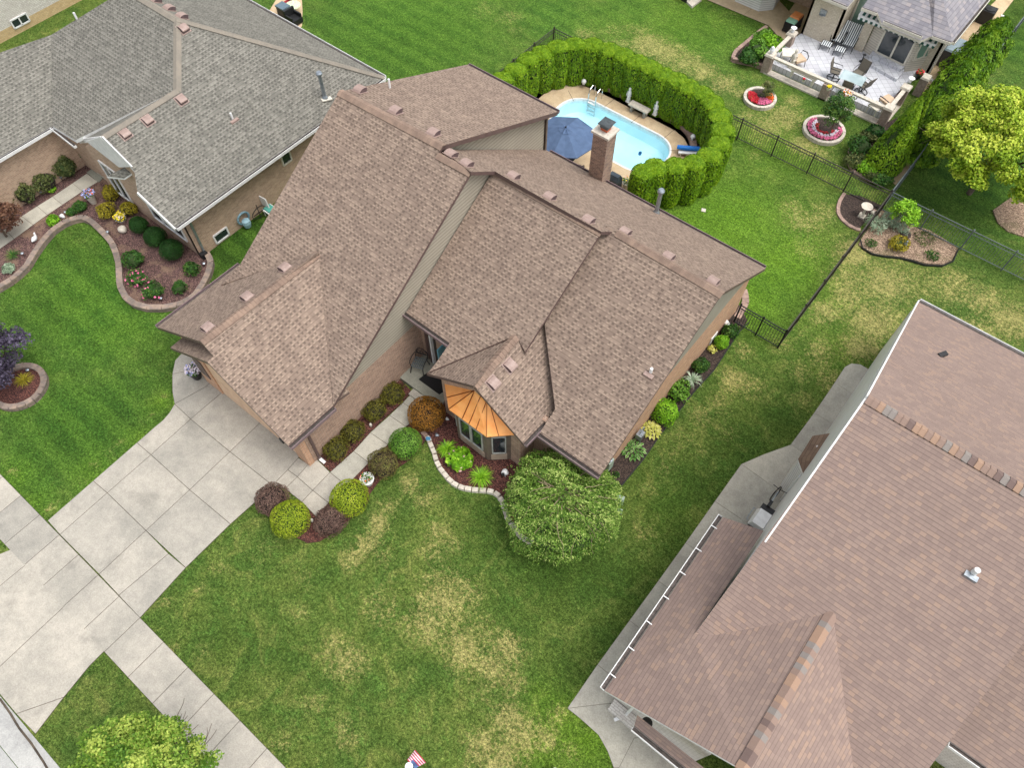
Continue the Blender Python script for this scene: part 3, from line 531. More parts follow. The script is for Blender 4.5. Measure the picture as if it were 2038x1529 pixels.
# ------------------------------------------------------------------ roof helpers
def caps(M, p0, p1, m1, m2, w=.17, step=.15, th=.025, mi=0, tr=(.2, .9)):
    """overlapping ridge shingles from p0 to p1; m1, m2 = fall on the left / right side"""
    p0, p1 = Vector(p0), Vector(p1); d = p1 - p0; L = d.length; d.normalize(); h = Vector((d.y, -d.x, 0)).normalized(); n = int(L / step)
    for i in range(n):
        a = p0 + d * (i * L / n); b = p0 + d * ((i + 1.25) * L / n); t = random.uniform(*tr); za, zb = .055, .03
        A = [a + Vector((0, 0, za)), a + h * w + Vector((0, 0, za - m2 * w)), a - h * w + Vector((0, 0, za - m1 * w))]
        B = [b + Vector((0, 0, zb)), b + h * w + Vector((0, 0, zb - m2 * w)), b - h * w + Vector((0, 0, zb - m1 * w))]
        dz = Vector((0, 0, th))
        M.add(A + B + [x - dz for x in A] + [x - dz for x in B], [(0, 1, 4, 3), (2, 0, 3, 5), (6, 9, 10, 7), (8, 11, 9, 6), (0, 2, 8, 6), (1, 0, 6, 7), (1, 7, 10, 4), (2, 5, 11, 8)], mi, t)
def vent(par, pl, px, py, sc=1.0, flange=True):
    p = pl.hit(px, py); nn = Vector(pl.n).normalized(); g = Vector((-pl.n[0], -pl.n[1], 0)); g.normalize()   # uphill
    s = (g - nn * g.dot(nn)).normalized(); a = s.cross(nn).normalized(); M = Msh(); k = sc * .88
    pr_ = [(.24, .02), (.2, .10), (.1, .17), (-.05, .21), (-.18, .21), (-.21, .17), (-.21, .06)]
    L_ = [p + s * x * k + nn * z * k - a * .2 * k for x, z in pr_]; R_ = [p + s * x * k + nn * z * k + a * .2 * k for x, z in pr_]
    for i in range(len(pr_) - 1): M.face([L_[i], R_[i], R_[i + 1], L_[i + 1]], 0 if i < 5 else 1, .5)
    M.face(L_ + [p + s * -.21 * k - a * .2 * k, p + s * .24 * k - a * .2 * k], 1, .5); M.face(R_[::-1] + [p + s * .24 * k + a * .2 * k, p + s * -.21 * k + a * .2 * k][::1], 1, .5)  # both hood sides painted dark as their shade
    if flange: M.bar(p + s * .27 * k + nn * .008, p - s * .27 * k + nn * .008, .52 * k, .02, 0, .3, up=nn)
    return M.build('roof_vent', [MT['vent'], MT['ventd']], par)
def pipe(par, base, h, r, mat, cap=False, flash=None, name='vent_pipe'):
    M = Msh(); b = Vector(base)
    M.tube([b, b + Vector((0, 0, h))], r, 12)
    if cap: M.lathe(b + Vector((0, 0, h - .03)), [(r * 1.2, 0), (r * 1.7, .02), (r * 1.75, .1), (r * 1.2, .16), (.01, .17)], 12); M.lathe(b - Vector((0, 0, .05)), [(r * 1.9, 0), (r * 1.5, .12), (r, .2)], 12)
    o = M.build(name, mat, par)
    if flash: M = Msh(); M.bar(b + Vector((0, -.2, -.08)), b + Vector((0, .2, -.08)), .34, .12); M.build('flashing', flash, o)
    return o
def gutter(par, a, b, mat, w=.12, h=.12, out=None):
    a, b = Vector(a), Vector(b); d = (b - a).normalized(); n = Vector((d.y, -d.x, 0)) if out is None else Vector(out); M = Msh(); z = Vector((0, 0, 1)); o_ = n * .02
    for k, (u, v, ww, hh) in enumerate(((w / 2, -h, w, .015), (.008, -h / 2, .016, h), (w, -h / 2 + .01, .025, h + .02), (w / 2, -h * .55, w * .92, .01))):
        M.bar(a + n * u + z * v + o_, b + n * u + z * v + o_, ww, hh, 1 if k in (1, 3) else 0, .5)
    for e in (a, b): M.bar(e + n * 0 + z * (-h / 2) + o_, e + n * w + z * (-h / 2) + o_, .012, h, 0, .5)
    return M.build('gutter', [mat, MT['gutin']], par)
MT['gutin'] = nm('gutter_inside', sr(96, 88, 84), sr(70, 64, 60), 9, .9)  # darker colour on the gutter's floor and back
V3 = Vector; UPZ = Vector((0, 0, 1))
def lerp(a, b, t): return a + (b - a) * t
# ------------------------------------------------------------------ the brown brick house in the middle
S1 = PL(0, .6234, 0, 6.2637); BK = PL(0, -.7024, 0, 21.475); S2 = PL(0, .6234, 0, 15.67, BK.z(0, 15.67)); S3 = PL(0, .6234, 0, 10.077)
GR = PL(-.601, 0, -13.13, 0); GL = PL(.601, 0, -20.73, 0); BP = PL(.601, 0, -19.64, 0); YR = PL(-.7213, 0, -6.86, 0); YL = PL(.7213, 0, -11.45, 0)
home = empty('brick_house', (-12, 13, 0), 'brown brick house with stepped brown shingle roof and copper bay roof, filling the middle', 'house')
RT = .16
M = Msh()
def rs(pl, pts, th=RT, mi=0, hid=()): M.slab([pl.hit(*q) if isinstance(q, tuple) and len(q) == 2 else V3(q) for q in pts], th, mi, 1, hid=[pl.hit(*q) for q in hid])
rs(S1, [(675, 182), (880, 290), (871, 309), (937, 342), (663, 808), (634, 501), (440, 567), (478, 526)], hid=((663, 808), (634, 501), (440, 567)))
rs(GL, [(313, 651), (399, 680), (634, 501), (440, 567), (478, 526)], hid=((399, 680), (634, 501), (440, 567)))
rs(GR, [(399, 680), (634, 501), (663, 808), (574, 888), (413, 721), (425, 709)], hid=((399, 680), (634, 501), (663, 808)))
rs(BP, [(339, 692), (413, 721), (425, 709), (400, 668), (372, 664)])
A1, A2_ = S1.hit(675, 182), S1.hit(880, 290); A3, A4 = P(1110, 222, 5.1), P(930, 128, 5.1)
M.slab([A1, A2_, A3, A4], .2, 0, 1)
rs(BK, [(880, 298), (937, 342), (985, 341), (1197, 461), (1228, 461), (1437, 584), (1524, 534), (1090, 300), (1086, 297)])
s2e = S2.hit(803, 618.5)
rs(S2, [tuple(S2.at(-13.36, 15.67)), (985, 341), (1197, 461), (1045, 700), (1027, 667), (853, 741), (868, 722), (895, 683), (803, 618.5), tuple(S2.at(-13.36, s2e.y))])
q646 = S3.hit(1084, 646)
rs(S3, [(1228, 461), (1437, 584), (1195, 946), (1074, 862), (1105, 814), (1084, 646), tuple(S3.at(-8.78, q646.y + .3)), tuple(S3.at(-8.78, S3.hit(1228, 461).y))])
rs(YL, [(849, 743), (942.5, 768), (1027, 667), (886, 722)], hid=((942.5, 768), (1027, 667), (886, 722)))
rs(YR, [(942.5, 768), (1041.5, 883), (1102, 820), (1105, 814), (1084, 646), (1045, 700), (1027, 667)], hid=((1105, 814), (1084, 646), (1045, 700), (1027, 667), (942.5, 768)))
# small return roof beside the garage corner
M.slab([P(658, 806, 2.75), P(695, 781, 2.75), P(684, 768, 3.05), P(668, 785, 3.05)], .1, 0, 1)
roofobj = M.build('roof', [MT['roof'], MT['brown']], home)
for ar in ((A1 + V3((0, .02, 0)), A2_, .40, .62), (S1.hit(872, 307), S1.hit(937, 342), .7, .62), (S2.hit(985, 341), S2.hit(1197, 461), .7, .62), (S3.hit(1228, 461), S3.hit(1437, 584), .7, .62), (GR.hit(399, 680), lerp(GR.hit(399, 680), GR.hit(634, 501), .985), .6, .6), (YR.hit(942.5, 768), lerp(YR.hit(942.5, 768), YR.hit(1027, 667), .97), .72, .72)):
    M = Msh(); caps(M, *ar); M.build('ridge_cap', MT['cap'], roofobj)
# vents and pipes
PA = Plane(np.cross(np.array(A2_ - A1), np.array(A4 - A1)), A1)
if PA.n[2] < 0: PA.n = -PA.n
for q in ((716, 181), (787, 223), (862, 267)): vent(home, PA, *q)
for q in ((897, 309), (928, 328), (1021, 353), (1093, 394), (1170, 440), (1243, 464), (1329, 513), (1418, 562)): vent(home, BK, *q)
for q in ((568, 535), (493, 593), (415, 654)): vent(home, GL, *q)
for q in ((1014, 728), (981, 763)): vent(home, YR, *q)
pipe(home, PA.hit(776, 174), .38, .045, MT['white'])
b = BK.hit(1306, 423); pipe(home, b, 1.15, .085, MT['galv'], True, name='flue_pipe')
pipe(home, S3.hit(1295, 741), .22, .055, MT['white'], flash=MT['vent'])
# walls
XR = -13.42
M = Msh(); M.wall([(XR, 4.92, 0), (XR, 15.6, 0), (XR, 15.6, 2.5), (XR, 4.92, 2.5)], (1, 0, 0), .2, 0)
M.wall([(-19.3, 21.1, 0), (-15.05, 21.1, 0), (-15.05, 21.1, 2.9), (-19.3, 21.1, 2.9)], (0, 1, 0), .2, 0); M.wall([(-15.04, 21.08, 0), (-4.7, 21.08, 0), (-4.7, 21.08, 2.9), (-15.04, 21.08, 2.9)], (0, 1, 0), .2, 0)
M.wall([(-20.4, 5.1, 0), (-20.4, 8.2, 0), (-20.4, 8.2, 2.75), (-20.4, 5.1, 2.75)], (-1, 0, 0), .2, 0); M.wall([(-19.4, 8.2, 0), (-19.4, 21.0, 0), (-19.4, 21.0, 2.75), (-19.4, 8.2, 2.75)], (-1, 0, 0), .2, 0)
pw = P(828, 692, .2); YW = pw.y
M.wall([(XR + .0, YW, 0), (-11.2, YW, 0), (-11.2, YW, S2.z(0, YW) - .18), (XR, YW, S2.z(0, YW) - .18)], (0, -1, 0), .2, 0)
# bay gable: front wall, side wall, left wall
fr = P(1034, 930); fl = P(889.5, 822); YF = (fr.y + fl.y) / 2; XF0, XF1 = fl.x - .02, fr.x
bm = (-11.45 - 6.86) / 2
M.wall([(XF0, YF, 0), (XF1, YF, 0), (XF1, YF, YR.z(XF1, 0) - .17), (bm, YF, YR.z(bm, 0) - .17), (XF0, YF, YL.z(XF0, 0) - .17)], (0, -1, 0), .2, 0)
sw = P(1066, 902)
M.wall([(XF1, YF + .202, 0), (XF1, sw.y + .2, 0), (XF1, sw.y + .2, 2.65), (XF1, YF + .202, 2.65)], (1, 0, 0), .2, 0); M.wall([(XF0, YF + .2, 0), (XF0, YW, 0), (XF0, YW, 2.8), (XF0, YF + .2, 2.8)], (-1, 0, 0), .18, 0)
M.wall([(XF1 - .1, sw.y, 0), (-4.7, sw.y, 0), (-4.7, sw.y, 2.9), (XF1 - .1, sw.y, 2.9)], (0, -1, 0), .2, 0)
# garage front
M.wall([(-20.5, 5.0, 0), (-19.45, 5.0, 0), (-19.45, 5.0, 2.7), (-20.5, 5.0, 2.7)], (0, -1, 0), .25, 1)
M.wall([(-14.05, 4.66, 0), (XR - .01, 4.66, 0), (XR - .01, 4.66, 2.62), (-14.05, 4.66, 2.62)], (0, -1, 0), .25, 1)
M.wall([(-19.44, 4.66, 0), (-18.45, 4.66, 0), (-18.45, 4.66, 2.62), (-19.44, 4.66, 2.62)], (0, -1, 0), .25, 1)
XG = -4.62
M.wall([(XG, 10.6, 0), (XG, 21.1, 0), (XG, 21.1, 2.6), (XG, 10.6, 2.6)], (1, 0, 0), .2, 1)
M.build('brick_wall', [MT['brick'], MT['brick_or']], home)
M = Msh(); z1 = lambda pl, x, y: pl.z(x, y) - .17
M.wall([(XR + .003, 6.1, 2.5), (XR + .003, 14.4, 2.5), (XR + .003, 14.4, z1(S1, 0, 14.4)), (XR + .003, 6.1, 2.52)], (1, 0, 0), .2)
M.wall([(XR + .003, 14.4, 2.5), (XR + .003, 15.7, 2.5), (XR + .003, 15.7, z1(BK, 0, 15.7)), (XR + .003, 14.4, z1(S1, 0, 14.4))], (1, 0, 0), .2)
XA = BK.hit(1086, 298).x
M.wall([(XA, 14.65, z1(BK, 0, 14.65)), (XA, 21.0, 2.6), (XA, 21.0, PA.z(XA, 21.0) - .22), (XA, 14.65, PA.z(XA, 14.65) - .22)], (1, 0, 0), .2)
M.wall([(-19.3, 21.1, 2.9), (XA, 21.1, 2.9), (XA, 21.1, PA.z(XA, 21.1) - .22), (-19.3, 21.1, PA.z(-19.3, 21.1) - .22)], (0, 1, 0), .2)
M.wall([(-8.86, 10.6, z1(S3, 0, 10.6)), (-8.86, 15.9, z1(S3, 0, 15.9)), (-8.86, 15.67, z1(S2, 0, 15.67)), (-8.86, 10.6, z1(S2, 0, 10.6))], (1, 0, 0), .1)
M.wall([(-20.4, 4.9, 2.7), (-13.5, 4.9, 2.7), ((-20.73 - 13.13) / 2, 4.9, GR.z(-16.93, 0) - .2)], (0, -1, 0), .1)
M.wall([(-19.4, 8.2, 2.75), (-19.4, 14.3, z1(S1, 0, 14.3)), (-19.4, 14.3, 2.75)], (-1, 0, 0), .1); M.wall([(-19.4, 14.3, 2.75), (-19.4, 21, 2.75), (-19.4, 21, PA.z(-19.4, 21) - .22), (-19.4, 14.3, z1(S1, 0, 14.3))], (-1, 0, 0), .1)
M.build('siding_wall', MT['siding'], home)
M = Msh(); yr = (S3.hit(1437, 584).y)
M.wall([(XG + .003, 10.7, 2.6), (XG + .003, 21.1, 2.6), (XG + .003, yr, z1(S3, 0, yr)), (XG + .003, 10.75, 2.98)], (1, 0, 0), .2)
M.build('gable_siding', MT['siding_g'], home)
M = Msh(); M.bar((XA + .02, 21.02, 2.75), (XA + .02, 21.02, 4.95), .09, .09); M.build('corner_trim', MT['taupe'], home)
# soffits, gutters, downspouts
gutter(home, GR.hit(574, 888) - V3((0, 0, .03)), GR.hit(663, 809) - V3((0, 0, .03)), MT['mauve'], out=(1, 0, 0))
gutter(home, S3.hit(1074, 862) - V3((0, 0, .03)), S3.hit(1195, 946) - V3((0, 0, .03)), MT['mauve'], out=(0, -1, 0))
gutter(home, S2.hit(803, 618.5) - V3((0, 0, .03)), S2.hit(895, 683) - V3((0, 0, .03)), MT['mauve'], out=(0, -1, 0))
gutter(home, YR.hit(1041.5, 883) - V3((0, 0, .03)), YR.hit(1102, 820) - V3((0, 0, .03)), MT['mauve'], out=(1, 0, 0))
gutter(home, BK.hit(1092, 301) - V3((0, 0, .03)), BK.hit(1522, 533) - V3((0, 0, .03)), MT['mauve'], out=(0, 1, 0))
gutter(home, GL.hit(313, 651) - V3((0, 0, .03)), GL.hit(478, 526) - V3((0, 0, .03)), MT['mauve'], out=(-1, 0, 0))
gutter(home, A4 - V3((0, 0, .03)), A3 - V3((0, 0, .03)), MT['mauve'], out=(0, 1, 0))
d0 = P(630, 909)
M = Msh(); M.bar((XR + .07, d0.y, .06), (XR + .07, d0.y, 2.35), .09, .08); M.bar((XR + .07, d0.y, 2.3), (-13.12, d0.y, 2.62), .09, .08); M.build('downspout', MT['brown'], home)
M = Msh(); M.bar((XR + .08, d0.y, .10), (XR + .34, d0.y, .05), .12, .08); M.build('downspout_elbow', MT['white'], home)
b = P(1197, 950, 2.6); M = Msh(); M.bar((XG - .05, b.y + .25, 2.5), (XG - .05, b.y + .25, .05), .09, .08); M.build('downspout', MT['brown'], home)
M = Msh(); p = P(564, 879, 2.55); M.box(p, (.16, .14, .24)); M.build('coach_light', MT['black'], home)
# garage door, pillar window
M = Msh()
for k in range(4): M.bar((-18.43, 4.74, .32 + k * .62), (-14.07, 4.74, .32 + k * .62), .05, .6, 0, .5)
M.build('garage_door', nm('peach_door', sr(222, 190, 160), sr(206, 172, 142), 3, .6, fine=.2), home)
M = Msh(); M.bar((-19.3, 4.64, 1.5), (-18.7, 4.64, 1.5), .03, 1.2); M.build('side_window', MT['brown'], home)
# entry door, sidelight, frame
xl = P(852.4, 713, .2).x; xp = P(864, 723, .2).x; zd = min(2.35, S2.z(0, YW) - .4)
M = Msh(); M.bar((xl + .05, YW - .03, .2), (xl + .05, YW - .03, zd), .1, .1); M.bar((xl, YW - .03, zd), (xp + 1.25, YW - .03, zd), .1, .1); M.bar((xl + .24, YW - .01, .2), (xl + .24, YW - .01, zd), .28, .04, 0); fr_o = M.build('entry_frame', MT['brown'], home)
M = Msh(); M.bar((xp - .02, YW - .06, .2), (xp - .02, YW - .06, zd), .12, .08); M.build('door_post', MT['white'], fr_o)
M = Msh(); M.bar((xp + .16, YW - .005, .2), (xp + .16, YW - .005, zd), .2, .03); M.build('sidelight', MT['glass'], fr_o)
M = Msh(); M.bar((xp + .74, YW - .02, .22), (xp + .74, YW - .02, zd - .05), .92, .05); door = M.build('front_door', nm('teal_door', sr(112, 178, 196), sr(96, 160, 180), 3, .35), home)
M = Msh(); M.lathe((xp + .4, YW - .09, 1.15), [(.01, 0), (.035, .01), (.035, .05), (.01, .06)], 8); M.build('door_knob', MT['black'], door)
# bay window with copper roof
WLp, WRp = P(887.7, 761, 2.35), P(1025.5, 866, 2.35); CL, CR = P(893, 814.8, 2.35), P(968.4, 870, 2.35)
T1, T2 = aty(943.7, 777.7, YF), aty(969, 801, YF); WLp.y = YF; WRp.y = YF
bay = empty('bay_window_', (CL.x, CL.y, 0), None, None); bay.parent = home; bay.location = V3((CL.x, CL.y, 0)) - WL[home.name]; bay.name = 'bay_window'; WL[bay.name] = V3((CL.x, CL.y, 0))
def copper():
    a = NT('copper'); pos = a.geo(); c = a.mix(a.smooth(a.noise(1.6, pos, 3, .6), .35, .7), sr(252, 178, 104), sr(242, 156, 82)); a.col(c)
    return a.done(.4, .3)
MT['copper'] = copper()
M = Msh(); off = V3((0, 0, -.04))
for f in ([WLp, CL, T1], [CL, CR, T2, T1], [CR, WRp, T2]): M.slab(f, .035, 0, 0, .5)
cop = M.build('copper_roof', MT['copper'], bay)
M = Msh(); up = V3((0, 0, .012))
def lerp(a, b, t): return a + (b - a) * t
for a_, b_ in ((CL, T1), (CR, T2), (lerp(WLp, CL, .55), T1), (lerp(CL, CR, .36), lerp(T1, T2, .02)), (lerp(CL, CR, .54), lerp(T1, T2, .5)), (lerp(CL, CR, .73), lerp(T1, T2, .95)), (lerp(CR, WRp, .42), lerp(T2, WRp, .12))): M.bar(a_ + up, b_ + up, .022, .028)
M.build('standing_seam', nm('dark_copper', sr(150, 84, 40), sr(130, 70, 34), 5, .5, .6), cop)
Ag, Bg, Cg = P(913, 873.7), P(970.7, 918.4), P(1016.7, 916.6); Lg = V3((Ag.x - (YF - Ag.y) * .8, YF, 0)); Cg.y = YF
M = Msh(); Z0, Z1 = .12, 2.2
MT['greyf'] = nm('grey_window_frame', sr(176, 176, 170), None, 5, .5)
def facet(a, b, nwin, mfr, mpan):
    d = (b - a); L_ = d.length; d.normalize(); n = V3((d.y, -d.x, 0)); n = n if n.y < .1 else -n
    M.wall([a + UPZ * Z0, b + UPZ * Z0, b + UPZ * Z1, a + UPZ * Z1], n, .08, 0)
    PN.bar(a + d * .14 + UPZ * .36 + n * .01, b - d * .14 + UPZ * .36 + n * .01, .03, .4)
    ww = (L_ - .34) / nwin
    for k in range(nwin):
        p0 = a + d * (.17 + k * ww + .03); p1 = a + d * (.17 + (k + 1) * ww - .03); z0, z1_ = .72, 2.0
        W_ = Msh()
        for u, v in ((p0 + UPZ * z0, p1 + UPZ * z0), (p0 + UPZ * z1_, p1 + UPZ * z1_), (p0 + UPZ * z0, p0 + UPZ * z1_), (p1 + UPZ * z0, p1 + UPZ * z1_)): W_.bar(u + n * .03, v + n * .03, .05, .05, 0, .5, up=UPZ if abs(v.z - u.z) < .1 else n)
        wo = W_.build('window_frame', MT['greyf'], bay); G = Msh(); G.bar((p0 + UPZ * ((z0 + z1_) / 2) + n * .022), (p1 + UPZ * ((z0 + z1_) / 2) + n * .022), .01, z1_ - z0); G.build('pane', MT['glass'], wo)
PN = Msh()
facet(Lg, Ag, 1, 0, 0); facet(Ag, Bg, 2, 0, 0); facet(Bg, Cg, 1, 0, 0)
M.slab([Lg + UPZ * Z1, Ag + UPZ * Z1, Bg + UPZ * Z1, Cg + UPZ * Z1], .05)
M.build('bay_frame', MT['taupe'], bay); PN.build('base_panel', MT['tan'], bay)
# chimney
CH = empty('chimney_', (-12.28, 21.3, 0), None, None); CH.parent = home; CH.location = V3((-12.28, 21.3, 0)) - WL[home.name]; CH.name = 'chimney'; WL[CH.name] = V3((-12.28, 21.3, 0))
CZ = 5.38
M = Msh(); M.box((-12.28, 21.3, 0), (.7, .66, CZ)); M.build('stack', brick('chimney_brick', sr(152, 124, 108), sr(104, 84, 76), sr(160, 142, 128)), CH)
M = Msh(); M.box((-12.28, 21.3, CZ), (.84, .8, .1), 0, 0, .5); M.build('chimney_crown', MT['stone'], CH)
M = Msh(); M.box((-12.28, 21.32, CZ + .1), (.3, .3, .14)); M.build('flue_tile', nm('terracotta', sr(186, 96, 62), None, 6, .8), CH)
M = Msh(); M.box((-12.28, 21.32, CZ + .24), (.36, .36, .16), 0, 0, .5)
M.box((-12.28, 21.32, CZ + .42), (.54, .54, .04), 0, 0, .5, (.9, .9)); M.build('flue_cap', nm('grey_cap_metal', sr(92, 98, 100), sr(70, 76, 78), 8, .5, .5), CH)
M = Msh(); M.bar((XG + .03, P(1406, 688).y, .35), (XG + .03, P(1418, 673).y, .35), .04, .45); M.build('basement_window', MT['white'], home)

# ------------------------------------------------------------------ grey-roofed house on the left
lh = empty('grey_roof_house', (-28, 14, 0), 'tan brick house with a grey shingle hip roof and white gutters, upper left', 'house')
m6 = .61
LR = PL(-m6, 0, -24.2, 0); LF = PL(0, m6, 0, 8.4); LB = PL(0, -m6, 0, 20.5); WLs = PL(m6, 0, -31.55, 0); LW = PL(-m6, 0, -33.44, 0)
ap_ = LR.hit(352, 38); rg0, rg1 = LR.hit(352, 178.6), LR.hit(204, 270.5)
xw_ = (rg0.x + rg1.x) / 2; rg0.x = rg1.x = xw_; rg0.z = rg1.z = LR.z(xw_, 0)
ap_.z = LR.z(ap_.x, 0); yA = ap_.y; zA = ap_.z; sF = (zA - rg0.z) / (yA - rg0.y)
LF = Plane((0, -sF, 1), tuple(ap_)); yb = P(763, 153, 2.8).y; sB = (zA - 2.8) / (yb - yA); LB = Plane((0, sB, 1), tuple(ap_))
eR0 = V3((-24.2, yb, 2.8)); eR1 = LR.hit(346, 450); eR1.x = -24.2; eR1.z = 2.8
rx_ = LF.hit(248, -18).x; bl = V3((rx_ - 3.5, yb, 2.8)); rl = V3((rx_, yA, zA))
M = Msh(); T = .16
M.slab([ap_, eR0, eR1, LR.hit(273, 380), LR.hit(267, 340), rg1, rg0], T, 0, 1)
M.slab([ap_, rl, bl, eR0], T, 0, 1)
vb = LF.hit(104.6, 251); vt = LF.hit(102, 69); vm = LF.hit(150, 279)
M.slab([rl, ap_, rg0, vm, vb, vt], T, 0, 1); M.slab([rl, vt, V3((rl.x - 4.0, vt.y, 2.8)), bl], T, 0, 1)
M.slab([rg0, rg1, WLs.hit(148, 276)], T, 0, 1)
lw0 = LW.hit(-120, 384); lw1 = LW.hit(104.6, 251); lt0 = LW.hit(-180, 200); lt1 = LW.hit(0, 104)
M.slab([lw1, lw0, V3((lt1.x, lw0.y, lt1.z)), lt1, vt], T, 0, 1)
M.slab([V3((lt1.x, lw0.y, lt1.z)), lt1, vt, V3((lt1.x - 1.2, vt.y, 2.8)), V3((lt1.x - 1.2, lw0.y, 2.8))], T, 0, 1)
# small return over the front corner
rt = [P(213, 351, 2.85), P(270, 337, 3.15), P(251, 329, 3.2)]; M.slab([P(212, 351, 3.15), P(247, 355, 3.15), P(274, 337, 3.5), P(253, 330, 3.5)], .08, 0, 1)
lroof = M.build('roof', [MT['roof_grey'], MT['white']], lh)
for p_, q_, k_, w_ in ((ap_, rg0, .6, .17), (rg0, rg1, .6, .17), (ap_, eR0, .35, .14), (rl, ap_, .6, .17)):
    M = Msh(); caps(M, p_, q_, k_, k_, w=w_, tr=(.4, .6)); M.build('ridge_cap', MT['cap_grey'], lroof)
for q in ((365, 57), (361, 199), (294, 240), (249, 267)): vent(lh, LR, *q)
for q in ((337, 18), (362, 34), (310, 2)): vent(lh, Plane((0, sB, 1), tuple(ap_ + V3((0, 0, 0)))), *q)
pb = LR.hit(647, 195); pt = None
M = Msh(); M.bar(pb + V3((-.05, -.2, .02)), pb + V3((.1, .25, -.05)), .35, .05); M.build('flashing', MT['cream'], lh)
pipe(lh, pb, 1.25, .085, MT['galv'], True, name='flue_pipe'); pipe(lh, LR.hit(463, 236), .3, .045, MT['white'], flash=MT['vent']); pipe(lh, LF.hit(153, 37), .3, .05, MT['white'])
XL = -24.75
gy0 = P(395, 508).y
M = Msh(); M.wall([(XL, gy0, 0), (XL, yb - .4, 0), (XL, yb - .4, 2.75), (XL, gy0, 2.75)], (1, 0, 0), .2)
fy = gy0 + .0
M.wall([(-31.3, fy, 0), (XL - .001, fy, 0), (XL - .001, fy, 2.7), (-27.9, fy, rg1.z - .35), (-31.3, fy, 2.7)], (0, -1, 0), .2)
XQ = P(30, 420).x; XQ = P(45, 412).x
M.wall([(XQ, 3.6, 0), (XQ, vb.y + .5, 0), (XQ, vb.y + .5, 2.75), (XQ, 3.6, 2.75)], (1, 0, 0), .2); M.wall([(XQ, vb.y + .45, 0), (-31.3, vb.y + .45, 0), (-31.3, vb.y + .45, 2.7), (XQ, vb.y + .45, 2.7)], (0, -1, 0), .2)
M.wall([(XQ - 4, 3.6, 0), (XQ, 3.6, 0), (XQ, 3.6, 2.7), (XQ - 4, 3.6, 2.7)], (0, -1, 0), .2); M.wall([(-37, yb - .4, 0), (XL, yb - .4, 0), (XL, yb - .4, 2.7), (-37, yb - .4, 2.7)], (0, 1, 0), .2)
M.build('brick_wall', MT['brick_tan'], lh)
gutter(lh, eR1, eR0, MT['white'], out=(1, 0, 0)); gutter(lh, eR0, bl, MT['white'], out=(0, 1, 0)); gutter(lh, lw0, lw1, MT['white'], out=(1, 0, 0)); gutter(lh, lw1, P(152, 288, 2.8), MT['white'], out=(0, -1, 0))
# white gable board and fascia of the front wing
M = Msh(); yg = rg1.y
M.wall([aty(171, 281, yg - .08), aty(203, 272, yg - .08), aty(262, 332, yg - .08), aty(237, 333, yg - .08)], (0, -1, 0), .05)
M.bar(WLs.hit(146, 278) + V3((0, -.06, -.08)), rg1 + V3((0, -.06, -.08)), .06, .2); M.bar(LR.hit(273, 380) + V3((0, -.04, -.1)), eR1 + V3((0, -.04, -.1)), .05, .22)
M.build('gable_board', MT['white'], lh)
def window(par, a, b, z0, z1, n, fm='white', gm='glass', bars=1, th=.07):
    a, b = V3(a), V3(b); d = (b - a).normalized(); n = V3(n); W_ = Msh(); o_ = n * .03; a0, b0 = a.copy(), b.copy()
    for z in (z0, z1): W_.bar(a + UPZ * z + o_, b + UPZ * z + o_, .06, th)
    for k in range(bars + 1):
        p = lerp(a, b, k / bars); W_.bar(p + UPZ * z0 + o_, p + UPZ * z1 + o_, th, .06, up=n)
    o = W_.build('window', MT[fm], par); G = Msh(); zc = (z0 + z1) / 2; G.bar(a + UPZ * zc + n * .012, b + UPZ * zc + n * .012, .012, z1 - z0); G.build('pane', MT[gm], o); return o
w0, w1 = P(431, 487.5), P(456, 469)
window(lh, (XL, w0.y, 0), (XL, w1.y, 0), .15, .62, (1, 0, 0))
w0, w1 = atx(563.8, 329, XL), atx(580, 317.6, XL); window(lh, (XL, w0.y, 0), (XL, w1.y, 0), w0.z, w0.z + .8, (1, 0, 0), 'cream')
window(lh, (-27.6, fy, 0), (-25.3, fy, 0), .7, 2.2, (0, -1, 0), 'white', bars=3); window(lh, (-30.6, fy, 0), (-29.4, fy, 0), .4, 2.3, (0, -1, 0), 'white', bars=2)
M = Msh(); M.bar((XL + .06, gy0 + .25, 2.6), (XL + .06, gy0 + .2, .1), .09, .08); M.build('downspout', MT['galv'], lh)
M = Msh(); p = P(402, 510); M.box((XL + .15, gy0 + .1, 0), (.22, .3, .35)); M.build('meter_box', MT['black'], lh)

# ------------------------------------------------------------------ white brick house at the top left corner
wh = empty('white_brick_house', (-47, 17, 0), 'white brick house wall with stained base, top left corner of the photo', 'house')
a0, a1 = P(0, 92, 0), P(130, 12, 0); XW = (a0.x + a1.x) / 2; a1b = P(220, -40)
M = Msh(); M.wall([(XW, a0.y - 6, 0), (XW, a0.y + 16, 0), (XW, a0.y + 16, 5), (XW, a0.y - 6, 5)], (1, 0, 0), .25); wb = M.build('brick_wall', MT['brick_wh'], wh)
M = Msh(); M.wall([(XW + .004, a0.y - 6, 0), (XW + .004, a0.y + 16, 0), (XW + .004, a0.y + 16, .55), (XW + .004, a0.y - 6, .55)], (1, 0, 0), .003)
M.build('stained_base', brick('stained_brick', sr(204, 178, 136), sr(190, 160, 116), sr(176, 156, 120)), wh)
w0 = P(36, 62, .3); window(wh, (XW, w0.y, 0), (XW, w0.y + .95, 0), .35, .8, (1, 0, 0), bars=2)
M = Msh(); M.slab([V3((XW - 5, a0.y - 6, 6.5)), V3((XW + .5, a0.y - 6, 5)), V3((XW + .5, a0.y + 16, 5)), V3((XW - 5, a0.y + 16, 6.5))], .2, 0, 0); M.build('roof', MT['roof_grey'], wh)

